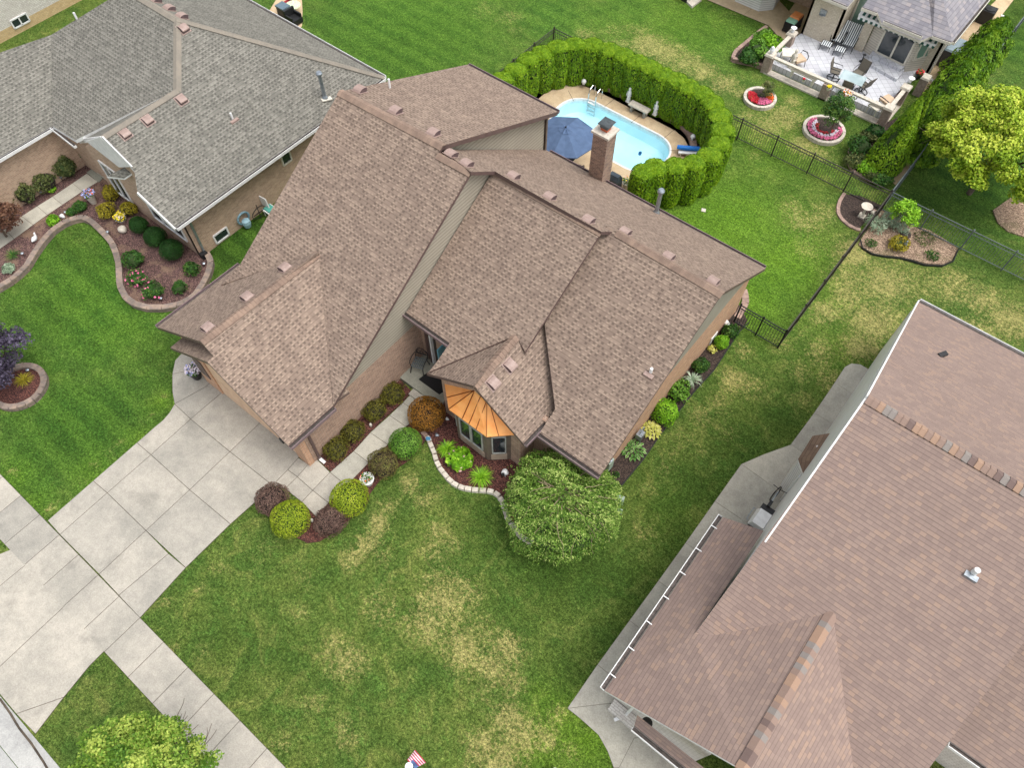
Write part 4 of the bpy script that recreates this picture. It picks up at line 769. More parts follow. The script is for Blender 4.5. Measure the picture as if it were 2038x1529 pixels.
# ------------------------------------------------------------------ house on the right
rh = empty('mixed_shingle_house', (5, 12, 0), 'white-sided house with a mottled pink and brown shingle roof, lower right', 'house')
zr = 8.0; r0 = P(1722, 789, zr); yR = r0.y; XK = 1.13
RBk = Plane((0, (zr - 2.8) / (23.7 - yR), 1), (0, yR, zr)); RG = PL(.63, 0, -.2, 0); xc = 3.55; zc = RG.z(xc, 0); RG2 = PL(-.63, 0, 2 * xc + .2, 0)
ce = RG.hit(1660, 1222); sFr = (zr - zc) / (yR - ce.y); RF = Plane((0, -sFr, 1), (0, yR, zr))
M = Msh(); XE = 13.5
M.slab([V3((XK, yR, zr)), V3((XE, yR, zr)), V3((XE, 23.7, 2.8)), V3((XK, 23.7, 2.8))], T, 0, 1)
vb_ = RF.hit(1382.7, 1262.8); v2 = RF.hit(1660, 1222); v3 = RF.hit(1713, 1529); rk1, rk2 = RF.hit(2038, 1298), RF.hit(1850, 1529)
v2 = V3((xc, ce.y, zc))
M.slab([V3((XK, yR, zr)), vb_, RF.hit(1424, 1265), v2, V3((7.2, RF.q[1] - (zr - 2.8) / sFr, 2.8)), V3((rk2.x, RF.q[1] - (zr - 2.8) / sFr, 2.8)), V3((rk2.x, yR, zr))], T, 0, 1)
M.slab([v2, RF.hit(1424, 1265), vb_, RG.hit(1520, 1057), RG.hit(1439, 1030), RG.hit(1204, 1376), V3((xc, 4.75, zc))], T, 0, 1)
M.slab([v2, V3((xc, 4.75, zc)), V3((7.3, 4.75, RG2.z(7.3, 0))), V3((7.3, RF.q[1] - (zr - RG2.z(7.3, 0)) / sFr, RG2.z(7.3, 0)))], T, 0, 1)
R2 = Plane((0, -sFr, 1), (0, 9.56, 2.8)); M.slab([R2.hit(1891, 1477), V3((XE, 9.56, 2.8)), V3((XE, 14.6, R2.z(0, 14.6))), V3((rk2.x - .1, 14.6, R2.z(0, 14.6))), V3((rk2.x - .1, 9.56, 2.8))], T, 0, 1)
pe = P(1262, 1446, 2.25); M.slab([P(1268, 1424, 2.7), V3((7.1, 4.75, 2.7)), V3((7.1, pe.y, 2.3)), P(1262, 1446, 2.3)], .1, 0, 1)
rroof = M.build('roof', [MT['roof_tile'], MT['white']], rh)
M = Msh(); caps(M, V3((XK, yR, zr)), V3((XE, yR, zr)), (zr - 2.8) / (23.7 - yR), sFr, w=.17, step=.17, th=.05); M.build('ridge_cap', MT['cap_tile'], rroof); M = Msh(); caps(M, v2, V3((xc, 4.75, zc)), .63, .63, w=.17, step=.17, th=.05); M.build('ridge_cap', MT['cap_tile'], rroof)
# bay window roof at the side
M = Msh(); b0, b1, b2, b3 = P(1668, 860, 2.75), P(1617, 868, 2.35), P(1588, 914, 2.35), P(1603, 956, 2.75)
t0, t1 = V3((XK - .05, b0.y, 3.0)), V3((XK - .05, b3.y, 3.0)); t0 = RF.hit(1668, 862); t0.z = 3.0; t0.x = 1.05; t1 = V3((1.05, b3.y - .2, 2.6))
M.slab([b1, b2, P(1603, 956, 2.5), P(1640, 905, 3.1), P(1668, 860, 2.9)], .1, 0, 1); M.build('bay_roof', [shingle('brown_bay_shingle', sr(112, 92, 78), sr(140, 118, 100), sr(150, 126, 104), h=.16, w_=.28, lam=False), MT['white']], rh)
M = Msh(); c0_, c1_ = P(1617, 872), P(1594, 918); M.slab([P(1618, 872, 2.25), P(1592, 915, 2.25), P(1606, 940, 2.25), P(1650, 905, 2.25)], 2.2); M.build('bay_wall', MT['siding_w'], rh)
XS = 1.07
M = Msh(); M.wall([(XS, 7.5, 0), (XS, 23.2, 0), (XS, 23.2, 2.7), (XS, yR, zr - .4), (XS, 9.2, RF.z(0, 9.2) - .25), (XS, 7.5, 2.6)], (-1, 0, 0), .2)
M.wall([(XS, 23.2, 0), (XE, 23.2, 0), (XE, 23.2, 2.7), (XS, 23.2, 2.7)], (0, 1, 0), .2)
M.build('siding_wall', MT['white'], rh)
M = Msh(); M.wall([(.2, 5.302, 0), (.2, 11.0, 0), (.2, 11.0, 2.7), (.2, 5.302, 2.7)], (-1, 0, 0), .2)
M.wall([(.2, 5.1, 0), (3.1, 5.1, 0), (3.1, 5.1, 2.7), (.2, 5.1, 2.7)], (0, -1, 0), .2, 0); M.build('brick_wall', MT['brick_wh'], rh); M = Msh(); M.wall([(7.1, 5.1, 0), (7.1, 9.9, 0), (7.1, 9.9, 3.0), (7.1, 5.1, 3.0)], (1, 0, 0), .2); M.wall([(7.1, 9.9, 0), (13.4, 9.9, 0), (13.4, 9.9, 2.7), (7.1, 9.9, 2.7)], (0, -1, 0), .2)
M.build('brick_wall', MT['brick_wh'], rh)
gutter(rh, RG.hit(1204, 1376), RG.hit(1439, 1030), MT['white'], out=(-1, 0, 0), w=.14)
gutter(rh, V3((XK, 23.7, 2.8)), V3((XE, 23.7, 2.8)), MT['white'], out=(0, 1, 0), w=.16); gutter(rh, R2.hit(1891, 1477), V3((XE, 9.56, 2.8)), MT['white'], out=(0, -1, 0)); gutter(rh, P(1262, 1446, 2.3), V3((7.1, pe.y, 2.3)), MT['white'], out=(0, -1, 0))
M = Msh()
for k in range(7): p = lerp(RG.hit(1204, 1376), RG.hit(1439, 1030), (k + .5) / 7); M.bar(p + V3((-.16, 0, .01)), p + V3((.05, 0, .03)), .03, .02)
M.build('gutter_strap', MT['white'], rh)
M = Msh(); rl0, rl1 = V3((XK - .03, 23.7, 2.75)), V3((XK - .03, yR, zr - .1)); M.bar(rl0, rl1, .05, .22); yq = RF.hit(1512, 1068).y; M.bar(rl1, V3((XK - .03, yq, RF.z(0, yq) - .1)), .05, .2); M.build('rake_board', MT['white'], rh)
M = Msh(); dq = P(1575, 990); M.bar((XS - .03, P(1558, 1000).y, 1.05), (XS - .03, P(1585, 960).y, 1.05), .05, 2.05); M.build('side_door', MT['white'], rh)
w0 = P(1600, 945); window(rh, (XS, w0.y - .1, 0), (XS, w0.y + .5, 0), 1.2, 2.1, (-1, 0, 0))
pipe(rh, RF.hit(1938, 1140), .2, .08, MT['white'], flash=MT['galv']); 
M = Msh(); p = RBk.hit(1870, 706); M.bar(p + V3((0, -.1, .05)), p + V3((.15, .12, .1)), .16, .1); M.build('roof_vent', MT['black'], rh)
M = Msh(); p = P(1288, 1473, 2.0); M.lathe((1.3, 4.8, 1.9), [(.05, 0), (.17, .03), (.17, .05), (.1, .12), (.01, .14)], 14); M.build('wall_lantern', MT['black'], rh)
M = Msh(); M.bar((.75, 4.95, 2.2), (.75, 4.95, .15), .1, .08); M.bar((.75, 4.9, .2), (.55, 4.6, .08), .1, .08); M.build('downspout', MT['white'], rh)
M = Msh(); M.slab([(.2, 4.7, .3), (2.2, 4.7, .3), (2.2, 5.08, .3), (.2, 5.08, .3)], .3); M.build('brick_ledge', MT['brick_wh'], rh)
# ------------------------------------------------------------------ plants
def qleaf(M, C, Nn, size, asp=.55, mi=0, tint=None, updir=None):
    """add len(C) folded leaf quads centred on C, facing Nn"""
    n = len(C); Nn = Nn / (np.linalg.norm(Nn, axis=1, keepdims=True) + 1e-9)
    R_ = rng.normal(size=(n, 3)) if updir is None else updir + rng.normal(size=(n, 3)) * .35
    T = np.cross(Nn, R_); T /= np.linalg.norm(T, axis=1, keepdims=True) + 1e-9; B = np.cross(Nn, T)
    s = (np.asarray(size) * rng.uniform(.65, 1.35, n))[:, None] if np.ndim(size) == 0 else size[:, None]
    v = np.stack([C - B * s, C + T * s * asp + Nn * s * .12, C + B * s, C - T * s * asp + Nn * s * .12], 1).reshape(-1, 3)
    b = len(M.v); M.v += list(map(tuple, v)); M.f += [(b + 4 * i, b + 4 * i + 1, b + 4 * i + 2, b + 4 * i + 3) for i in range(n)]
    M.m += [mi] * n; t = rng.uniform(0, 1, n) if tint is None else tint; M.t += list(np.clip(t, 0, 1)); M.uv += [None] * n
def sph(n, up=.0):
    d = rng.normal(size=(n, 3)); d /= np.linalg.norm(d, axis=1, keepdims=True)
    if up: d[:, 2] = np.where(d[:, 2] < -up, -d[:, 2], d[:, 2])
    return d
def bumpf(d, seed, amp, fr=3.0):
    r = np.random.default_rng(seed); o = np.zeros(len(d))
    for k in range(6):
        a = r.normal(size=3) * fr; o += np.sin(d @ a + r.uniform(0, 6.28))
    return 1 + amp * o / 2.4
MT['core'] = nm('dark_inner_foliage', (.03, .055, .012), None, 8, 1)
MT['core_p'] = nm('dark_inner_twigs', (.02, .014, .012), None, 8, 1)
MT['bark'] = nm('grey_bark', sr(112, 98, 84), sr(80, 70, 62), 8, .95, bump=.6)
LF_ = {'hedge': leaf_m('arborvitae_green', sr(56, 94, 8), sr(106, 146, 16), sr(158, 184, 38), pat=3),
    'box': leaf_m('boxwood_green', sr(56, 100, 20), sr(104, 150, 48), sr(156, 190, 92), pat=5), 'lime': leaf_m('lime_privet_green', sr(90, 118, 14), sr(150, 168, 36), sr(198, 202, 72), pat=5),
    'olive': leaf_m('olive_green', sr(58, 60, 18), sr(100, 98, 34), sr(132, 124, 48), pat=6), 'orange': leaf_m('rust_orange', sr(96, 66, 20), sr(150, 104, 34), sr(190, 128, 46), pat=5),
    'purple': leaf_m('purple_barberry', sr(74, 54, 48), sr(114, 90, 80), sr(146, 122, 104), pat=6), 'mixed': leaf_m('green_and_purple', sr(76, 58, 46), sr(104, 98, 52), sr(132, 140, 58), pat=4),
    'dark': leaf_m('deep_yew_green', sr(20, 50, 14), sr(40, 82, 28), sr(66, 112, 44), pat=5), 'rose': leaf_m('rose_bush_green', sr(30, 62, 22), sr(62, 104, 40), sr(122, 146, 60), pat=5),
    'gold': leaf_m('gold_spirea', sr(110, 100, 22), sr(158, 146, 38), sr(196, 184, 66), pat=6), 'bronze': leaf_m('bronze_green', sr(52, 66, 34), sr(86, 98, 52), sr(134, 132, 78), pat=5),
    'tree': leaf_m('weeping_tree_green', sr(48, 86, 24), sr(112, 148, 54), sr(194, 208, 122), pat=2.5), 'maple': leaf_m('maple_yellow_green', sr(84, 122, 20), sr(148, 174, 38), sr(214, 222, 92), pat=1.6),
    'maple_l': leaf_m('street_tree_green', sr(56, 96, 24), sr(108, 142, 44), sr(182, 196, 92), pat=1.6),
    'plum': leaf_m('plum_purple', sr(34, 28, 38), sr(66, 58, 76), sr(108, 100, 122), pat=3), 'jap': leaf_m('brown_red_maple', sr(54, 34, 30), sr(98, 66, 52), sr(144, 110, 84), pat=4),
    'fresh': leaf_m('fresh_green', sr(70, 120, 20), sr(124, 176, 36), sr(176, 218, 66), pat=6), 'hosta': leaf_m('hosta_variegated', sr(60, 110, 40), sr(112, 156, 76), sr(206, 222, 170), pat=9),
    'hostay': leaf_m('hosta_yellow', sr(168, 170, 70), sr(214, 212, 116), sr(238, 232, 170), pat=9), 'sage': leaf_m('silver_sage', sr(124, 146, 116), sr(160, 178, 150), sr(190, 204, 180), pat=6),
    'thuja': leaf_m('thuja_green', sr(56, 92, 8), sr(104, 142, 18), sr(150, 176, 36), pat=2.5), 'thujad': leaf_m('juniper_green', sr(48, 88, 12), sr(96, 136, 22), sr(140, 170, 42), pat=2),
    'pink': nm('pink_bloom', sr(232, 130, 166), sr(216, 96, 140), 20, .6), 'red': nm('red_bloom', sr(206, 30, 46), sr(180, 22, 40), 20, .6), 'orangef': nm('orange_bloom', sr(238, 120, 20), sr(226, 90, 20), 20, .6),
    'yellowf': nm('yellow_bloom', sr(244, 224, 20), sr(232, 204, 10), 20, .6), 'whitef': nm('white_bloom', sr(238, 232, 236), sr(220, 206, 220), 20, .6), 'bluef': nm('lavender_bloom', sr(150, 160, 214), sr(176, 180, 226), 20, .6), 'palepink': nm('pale_pink_bloom', sr(236, 200, 196), sr(222, 176, 172), 20, .6)}
def shrub(name, px, py, r, h, leaf, label, cat='shrub', group=None, n=1500, ls=.035, amp=.05, core='core', flowers=None, squash=1.0, lo=.25, stemmy=0.0, zoff=.06, asp=.55, fr=3.0, yshift=0):
    """a rounded shrub centred in the picture at px, py (mid height)"""
    c = P(px, py, h * .55 + zoff); c.z = zoff; M = Msh(); k = rng.integers(1e6)
    d = sph(n, lo); rr = bumpf(d, k, amp, fr)
    dep = 1 - np.abs(rng.normal(0, .05 + stemmy, n)); S_ = np.array([r, r * squash, h * .55])
    C = np.array([c.x, c.y, zoff + h * .45]) + d * S_ * (rr * dep)[:, None]; C[:, 2] = np.maximum(C[:, 2], zoff + .02)
    nn = d + rng.normal(size=(n, 3)) * (.45 + stemmy * 2)
    t = .35 + .35 * d[:, 2] * 0 + rng.normal(0, .22, n) + (rr - 1) / max(amp, .01) * .12
    qleaf(M, C, nn, ls, asp, 0, t)
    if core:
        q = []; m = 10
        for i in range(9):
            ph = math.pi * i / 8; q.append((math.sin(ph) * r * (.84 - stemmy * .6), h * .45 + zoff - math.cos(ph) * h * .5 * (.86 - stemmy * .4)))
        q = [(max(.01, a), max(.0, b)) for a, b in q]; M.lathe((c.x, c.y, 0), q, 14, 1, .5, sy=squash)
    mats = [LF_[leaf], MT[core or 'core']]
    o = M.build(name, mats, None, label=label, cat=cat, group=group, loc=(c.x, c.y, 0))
    if flowers:
        mat, cnt, fs = flowers; F = Msh(); dd = sph(cnt, -.0); dd[:, 2] = np.abs(dd[:, 2]) * .9; CC = np.array([c.x, c.y, zoff + h * .45]) + dd * S_ * 1.02
        for p in CC:
            for k2 in range(3): qleaf(F, np.array([p + rng.normal(0, fs * .35, 3)]), np.array([dd[0] * 0 + [0, 0, 1]]) + rng.normal(size=(1, 3)) * .5, fs, .8)
        F.build('blossom', LF_[mat], o)
    return o
def tuft(name, px, py, r, h, leaf, label, n=90, w=.02, cat='plant', group=None, zoff=.06, mats2=None):
    """arching strap leaves"""
    c = P(px, py, h * .4); M = Msh()
    for i in range(n):
        a = random.uniform(0, 2 * math.pi); L_ = r * random.uniform(.6, 1.1); hh = h * random.uniform(.6, 1.1); d = V3((math.cos(a), math.sin(a), 0)); s = V3((-d.y, d.x, 0)) * w; t = random.random()
        pts = [V3((c.x, c.y, zoff)) + d * L_ * u + UPZ * hh * (1.9 * u - 1.5 * u * u) for u in (0.03, .35, .7, 1.0)]
        for j in range(3):
            w0, w1 = (1 - .25 * j), (1 - .25 * (j + 1)) if j < 2 else .08
            M.face([pts[j] - s * w0, pts[j] + s * w0, pts[j + 1] + s * w1, pts[j + 1] - s * w1], 0, t)
    return M.build(name, LF_[leaf], None, label=label, cat=cat, group=group, loc=(c.x, c.y, 0))
B1 = 'low olive shrubs along the garage wall'
for i, (x, y, lb) in enumerate([(668, 893, 'low olive shrub nearest the garage corner downspout'), (701.5, 857, 'low olive shrub second from the garage corner, right of the downspout'), (745, 815, 'low olive shrub second from the porch, beside the walk'), (782, 782, 'low olive shrub in the mulch right next to the porch')]):
    shrub('shrub', x, y, .50, .62, 'olive', lb, group=B1, n=1500, ls=.035, amp=.13, stemmy=.1, fr=5, core='core_p')
shrub('shrub', 848, 822, .74, 1.15, 'orange', 'large rusty orange clipped ball shrub by the porch step', n=4200, ls=.026, amp=.02, core='core_p')
shrub('shrub', 806, 881, .65, 1.05, 'box', 'bright green clipped ball shrub below the orange one', n=3600, ls=.024, amp=.02)
shrub('shrub', 764, 921, .61, .9, 'mixed', 'green and purple mottled shrub above the white flower planter', n=3000, ls=.028, amp=.08, core='core_p', fr=4)
shrub('shrub', 695, 990, .72, 1.1, 'lime', 'lime green clipped ball shrub left of the white flower planter', n=4200, ls=.026, amp=.02)
shrub('shrub', 657, 1036, .60, .85, 'purple', 'dark purple shrub between the two lime green balls', n=3200, ls=.028, amp=.09, core='core_p', fr=4, stemmy=.04)
shrub('shrub', 576.5, 1032, .72, 1.1, 'lime', 'lime green clipped ball shrub at the lawn end of the mulch bed', n=4200, ls=.026, amp=.02)
shrub('shrub', 539.5, 994, .64, .8, 'purple', 'dark purple shrub at the driveway edge', n=3200, ls=.028, amp=.09, core='core_p', fr=4, stemmy=.04)
tuft('daylily', 890, 893, .46, .5, 'fresh', 'spiky green daylily clump under the bay window, nearest the orange ball', n=130, w=.016)
tuft('daylily', 957, 950, .52, .55, 'fresh', 'spiky green daylily clump nearest the white lamb figure', n=150, w=.016)
shrub('hydrangea', 916, 914, .45, .6, 'fresh', 'bright green hydrangea with pale pink blooms under the bay window', cat='plant', n=420, ls=.085, amp=.12, asp=.75, flowers=('palepink', 8, .055))
# right side bed
shrub('shrub', 1455, 658, .36, .5, 'rose', 'green leafy shrub beside the white bird statue', n=420, ls=.06, amp=.2, stemmy=.1, fr=5)
shrub('shrub', 1437, 680, .32, .55, 'fresh', 'bright lime round shrub in the narrow side bed', n=800, ls=.045, amp=.12)
shrub('hosta', 1418, 695, .2, .25, 'hostay', 'small yellow-green seedling hosta in the side bed', cat='plant', n=70, ls=.07, core=None, stemmy=.2)
shrub('shrub', 1395, 725, .36, .5, 'rose', 'dark green bushy plant in the middle of the side bed', n=900, ls=.04, amp=.15, stemmy=.06)
tuft('iris', 1378, 757, .45, .6, 'sage', 'pale striped iris clump in the side bed', n=60, w=.026)
shrub('shrub', 1352, 778, .48, .6, 'box', 'loose green shrub below the pale iris', n=700, ls=.055, amp=.2, stemmy=.12, fr=4)
shrub('shrub', 1326, 819, .55, .75, 'fresh', 'large bright green shrub above the yellow hosta', n=1500, ls=.045, amp=.12)
def hosta(px, py, r, leaf, label):
    c = P(px, py, .15); M = Msh()
    for ring, (n_, rr, zz, ls) in enumerate(((16, .95, .12, .11), (13, .68, .2, .1), (9, .4, .27, .09), (4, .14, .32, .08))):
        for i in range(n_):
            a = 2 * math.pi * (i + .5 * ring) / n_ + random.uniform(-.1, .1); d = V3((math.cos(a), math.sin(a), 0)); p = V3((c.x, c.y, .06 + zz)) + d * r * rr * random.uniform(.9, 1.05); s = V3((-d.y, d.x, 0)) * ls * .62; t = random.random()
            tip = p + d * ls * 1.0 - UPZ * .05; b = p - d * ls * .9 + UPZ * .0; m = p + UPZ * .02
            M.face([b, m + s, tip], 0, t); M.face([b, tip, m - s], 0, min(1, t + .35)); M.face([m + s * .55 + UPZ * .006, tip + UPZ * .004, m - s * .55 + UPZ * .006, b + UPZ * .004], 0, max(0, t - .45))
    return M.build('hosta', LF_[leaf], None, label=label, cat='plant', loc=(c.x, c.y, 0))
hosta(1296.5, 856, .36, 'hostay', 'pale yellow hosta beside the wall meter'); hosta(1260, 896, .44, 'hosta', 'green and white hosta mound nearest the house corner')
shrub('seedling', 1226, 944, .14, .2, 'rose', 'tiny green seedling in dark mulch by the house corner', cat='plant', n=50, ls=.05, core=None, stemmy=.2)

# left garden
for x, y, r, h, lf, lb, kw in [
    (275.5, 447, .42, .8, 'dark', 'dark green round shrub, highest of three under the neighbour window', dict(n=2600, ls=.026, amp=.03)),
    (307.5, 470, .5, .9, 'dark', 'dark green round shrub, middle of three along the neighbour wall', dict(n=3200, ls=.026, amp=.03)),
    (340.5, 496, .52, .95, 'dark', 'dark green round shrub nearest the neighbour downspout', dict(n=3200, ls=.026, amp=.03)),
    (218, 384, .4, .7, 'gold', 'golden spirea closest to the neighbour entry porch', dict(n=900, ls=.04, amp=.15, stemmy=.1, core='core_p')),
    (210.5, 417, .44, .7, 'gold', 'golden spirea just left of the white and yellow flowers', dict(n=1000, ls=.04, amp=.15, stemmy=.1, core='core_p')),
    (256, 413, .38, .65, 'gold', 'golden spirea against the wall above the yellow flowers', dict(n=900, ls=.04, amp=.15, stemmy=.1, core='core_p')),
    (265, 514, .48, .7, 'rose', 'tall rose bush without blooms by the retaining wall', dict(n=900, ls=.045, amp=.2, stemmy=.1)),
    (271, 553, .42, .6, 'rose', 'rose bush with pink blooms on its left side', dict(n=650, ls=.045, amp=.2, stemmy=.12, flowers=('pink', 22, .05))),
    (303.5, 577, .46, .65, 'rose', 'rose bush with a few pink blooms at the wall bend', dict(n=900, ls=.045, amp=.2, stemmy=.1, flowers=('pink', 9, .05))),
    (356, 571, .34, .5, 'rose', 'small green rose bush in worn mulch', dict(n=600, ls=.042, amp=.2, stemmy=.1)),
    (381.4, 533, .34, .55, 'rose', 'small yellowish rose bush near the neighbour corner', dict(n=500, ls=.05, amp=.2, stemmy=.12)),
    (127.5, 330, .55, 1.1, 'bronze', 'bronze green bush nearest the entry along the left wing wall', dict(n=1400, ls=.05, amp=.2, stemmy=.12)),
    (87, 358, .6, 1.0, 'bronze', 'yellowish green bush in the middle of the left wing wall', dict(n=1400, ls=.05, amp=.22, stemmy=.14, core='core_p')),
    (47, 382, .55, 1.0, 'bronze', 'bronze green bush with red tips, farthest along the wing wall', dict(n=1400, ls=.05, amp=.2, stemmy=.12, core='core_p')),
    (102, 376, .2, .25, 'fresh', 'small bright green plant below the middle wall bush', dict(n=160, ls=.05)),
    (104.6, 437, .32, .4, 'fresh', 'bright green leafy plant beside the garden walk', dict(n=420, ls=.06, amp=.15, stemmy=.1)),
    (141.6, 421, .24, .35, 'rose', 'small green plant right of the white boulder', dict(n=350, ls=.045, amp=.15, stemmy=.1)),
    (159.5, 410, .32, .4, 'rose', 'green plant left of the lavender flower urn', dict(n=500, ls=.045, amp=.15, stemmy=.1)),
    (15, 534, .28, .3, 'sage', 'grey-green plant at the left edge by the retaining wall', dict(n=300, ls=.06, amp=.15, stemmy=.1))]:
    shrub('shrub', x, y, r, h, lf, lb, **kw)
tuft('daylily', 25, 508, .4, .4, 'rose', 'thin green daylily under the reddish maple', n=70, w=.014); tuft('daylily', 48, 757, .42, .4, 'gold', 'yellowing daylily inside the round tree bed', n=110, w=.014)

# ---------------- trees
def limb(M, p, d, L, r, depth, tips, spread=.6, gravity=0.0, mi=0):
    n = 4; pts = [p]; rs_ = [r]; q = p.copy(); dd = d.copy()
    for i in range(n):
        dd = (dd + V3((random.gauss(0, .12), random.gauss(0, .12), random.gauss(0, .08) - gravity))).normalized(); q = q + dd * (L / n); pts.append(q.copy()); rs_.append(r * (1 - .45 * (i + 1) / n))
    M.tube(pts, rs_, 6, mi, .5)
    tips.append((q.copy(), dd.copy()))
    if depth > 0:
        for k in range(3):
            a = dd.orthogonal().normalized(); a.rotate(Matrix.Rotation(random.uniform(0, 6.28), 3, dd)); nd = (dd + a * spread * random.uniform(.6, 1.2)).normalized()
            limb(M, pts[random.randint(2, n)], nd, L * random.uniform(.6, .8), rs_[-1] * .8, depth - 1, tips, spread, gravity, mi)
def tree(name, base, H, R, leaf, label, n=9000, ls=.07, clump=.42, nclump=70, trunk_r=.13, flat=.75, zc=None, asp=.6, group=None, z0=.38, inner=.0):
    root = empty(name, base, label, 'tree', group); T = Msh(); tips = []; b = V3(base)
    T.tube([b, b + V3((.03, .02, H * .25)), b + V3((-.02, .05, H * .42))], [trunk_r, trunk_r * .8, trunk_r * .65], 8)
    for k in range(5):
        a = 6.28 * k / 5 + random.uniform(-.3, .3); limb(T, b + V3((0, 0, H * (.3 + .03 * k))), V3((math.cos(a) * .8, math.sin(a) * .8, .8)).normalized(), R * .62, trunk_r * .5, 2, tips)
    T.build('trunk', MT['bark'], root)
    M = Msh(); zc = H * .62 if zc is None else zc; d = sph(nclump, .5); rr = rng.uniform(.55, 1.0, nclump) ** .5 * bumpf(d, 5, .1)
    cc = np.array([base[0], base[1], zc]) + d * np.array([R, R, H * z0]) * (rr * .92)[:, None]
    sizes = rng.uniform(.6, 1.25, nclump) * clump; per = (sizes ** 2 / (sizes ** 2).sum() * n).astype(int); tc = rng.normal(.5, .2, nclump)
    for c, s, m, t0 in zip(cc, sizes, per, tc):
        if m < 3: continue
        dd = sph(m, .6); C = c + dd * s * rng.uniform(.55, 1.05, m)[:, None] * [1, 1, flat]; nn = dd * .6 + [0, 0, .6] + rng.normal(size=(m, 3)) * .5
        qleaf(M, C, nn, ls, asp, 0, t0 + rng.normal(0, .2, m) + dd[:, 2] * .06)
    M.build('crown', LF_[leaf], root); return root
# weeping tree in the front bed: umbrella of hanging branches
def weeping():
    c = P(1120, 984, 1.9); root = empty('weeping_tree', (c.x, c.y, 0), 'weeping tree with a broad umbrella crown of thin arching branches in front of the house', 'tree'); b = V3((c.x, c.y, 0)); R = 2.1
    T = Msh(); T.tube([b, b + V3((.05, .02, .9)), b + V3((0, 0, 1.7))], [.11, .09, .08], 8); Bm = Msh(); M = Msh(); Cs = []; Ns = []; Ts = []
    for i in range(230):
        a = random.uniform(0, 6.283); rr = R * (.35 + .65 * random.random() ** .6) * (1 + .06 * math.sin(3 * a) + .04 * math.sin(7 * a)); top = random.uniform(1.75, 2.55) - .25 * (rr / R); a2 = a + random.gauss(0, .35)
        p0 = b + V3((0, 0, 1.65)); p1 = b + V3((math.cos(a) * rr * .45, math.sin(a) * rr * .45, top)); p2 = b + V3((math.cos(a2) * rr * .85, math.sin(a2) * rr * .85, top - .2)); p3 = b + V3((math.cos(a2) * rr, math.sin(a2) * rr, top - random.uniform(.5, 1.5)))
        pts = []
        for k in range(9):
            t = k / 8; q = p0 * (1 - t) ** 3 + p1 * 3 * t * (1 - t) ** 2 + p2 * 3 * t * t * (1 - t) + p3 * t ** 3; pts.append(q + V3((random.gauss(0, .03), random.gauss(0, .03), random.gauss(0, .02))))
        if i < 70: Bm.tube([p_ + UPZ * .2 for p_ in pts], [.017 - .0016 * k for k in range(9)], 4, 0, random.random(), False)
        m = 60
        for _ in range(m):
            t = random.random() ** .7 * 7.99; k = int(t); q = lerp(pts[k], pts[k + 1], t - k); Cs.append(q + V3((random.gauss(0, .11), random.gauss(0, .11), random.gauss(0, .06) + .03))); Ns.append((random.gauss(0, .5), random.gauss(0, .5), .8)); Ts.append(.42 + random.gauss(0, .24))
    qleaf(M, np.array(Cs), np.array(Ns), .046, .36, 0, np.array(Ts))
    n = 17000; q = np.sqrt(rng.uniform(0, 1, n)); an = rng.uniform(0, 6.283, n); ed = 1 + .05 * np.sin(3 * an) + .035 * np.sin(7 * an + 1) + .02 * np.sin(17 * an); dome = 2.35 - .95 * q ** 3.2; dd = np.stack([q * np.cos(an) * 2, q * np.sin(an) * 2, dome], 1); bb = bumpf(dd, 3, .12, 4.0)
    C = np.stack([c.x + R * q * ed * np.cos(an), c.y + R * q * ed * np.sin(an), dome * bb - np.abs(rng.normal(0, .10, n)) - (q > .9) * rng.uniform(0, .7, n)], 1); nn = np.stack([np.cos(an) * q ** 2, np.sin(an) * q ** 2, np.full(n, .9)], 1) + rng.normal(size=(n, 3)) * .8
    qleaf(M, C, nn, .050, .34, 0, .42 + rng.normal(0, .34, n) + (bb - 1) * 1.6, np.stack([np.cos(an), np.sin(an), -q], 1) + rng.normal(size=(n, 3)) * .7)
    M.lathe(b, [(R * .5, .75), (R * .74, .9), (R * .84, 1.15), (R * .72, 1.5), (R * .4, 1.72), (.05, 1.8)], 18, 1, .5, wob=.04); T.build('trunk', MT['bark'], root); Bm.build('branches', nm('pale_twigs', sr(168, 150, 120), sr(128, 112, 92), 8, .9), root); M.build('crown', [LF_['tree'], MT['core']], root)
weeping()
b = P(1996, 290, 2.9); tree('maple_tree', (b.x, b.y, 0), 4.9, 3.1, 'maple', 'large yellow-green maple by the mulch ring at the right edge', n=56000, ls=.068, clump=.42, nclump=280, zc=2.9, z0=.42)
b = P(285, 1560, 3.4); tree('street_tree', (b.x, b.y, 0), 5.2, 1.95, 'maple_l', 'yellow-green street tree between road and sidewalk, bottom left', n=26000, ls=.045, clump=.28, nclump=190, zc=3.4, z0=.33)
b = P(-8, 445, 1.0); tree('japanese_maple', (b.x - .1, b.y, 0), 2.0, 1.1, 'jap', 'reddish brown Japanese maple at the left edge over the garden walk', n=6500, ls=.05, clump=.27, nclump=70, trunk_r=.06, zc=1.2, z0=.42)
b = P(-22, 710, 1.6); tree('plum_tree', (b.x, b.y, 0), 3.0, 1.4, 'plum', 'dark purple-leaved tree in the round stone bed at the left edge', n=9000, ls=.055, clump=.32, nclump=90, trunk_r=.09, zc=1.8, z0=.42)
b = P(1645, 275); tree('small_tree', (b.x, b.y, 0), 2.6, .68, 'rose', 'small dark green tree in the middle of the round flower ring with pink border', n=3600, ls=.045, clump=.24, nclump=45, trunk_r=.05, zc=1.5, z0=.42)
b = P(1514, 200); tree('small_shrub_tree', (b.x + .1, b.y + .1, 0), 1.1, .36, 'bronze', 'small grey-green bush in the round bed of red flowers', n=900, ls=.04, clump=.16, nclump=24, trunk_r=.03, zc=.62, z0=.42)
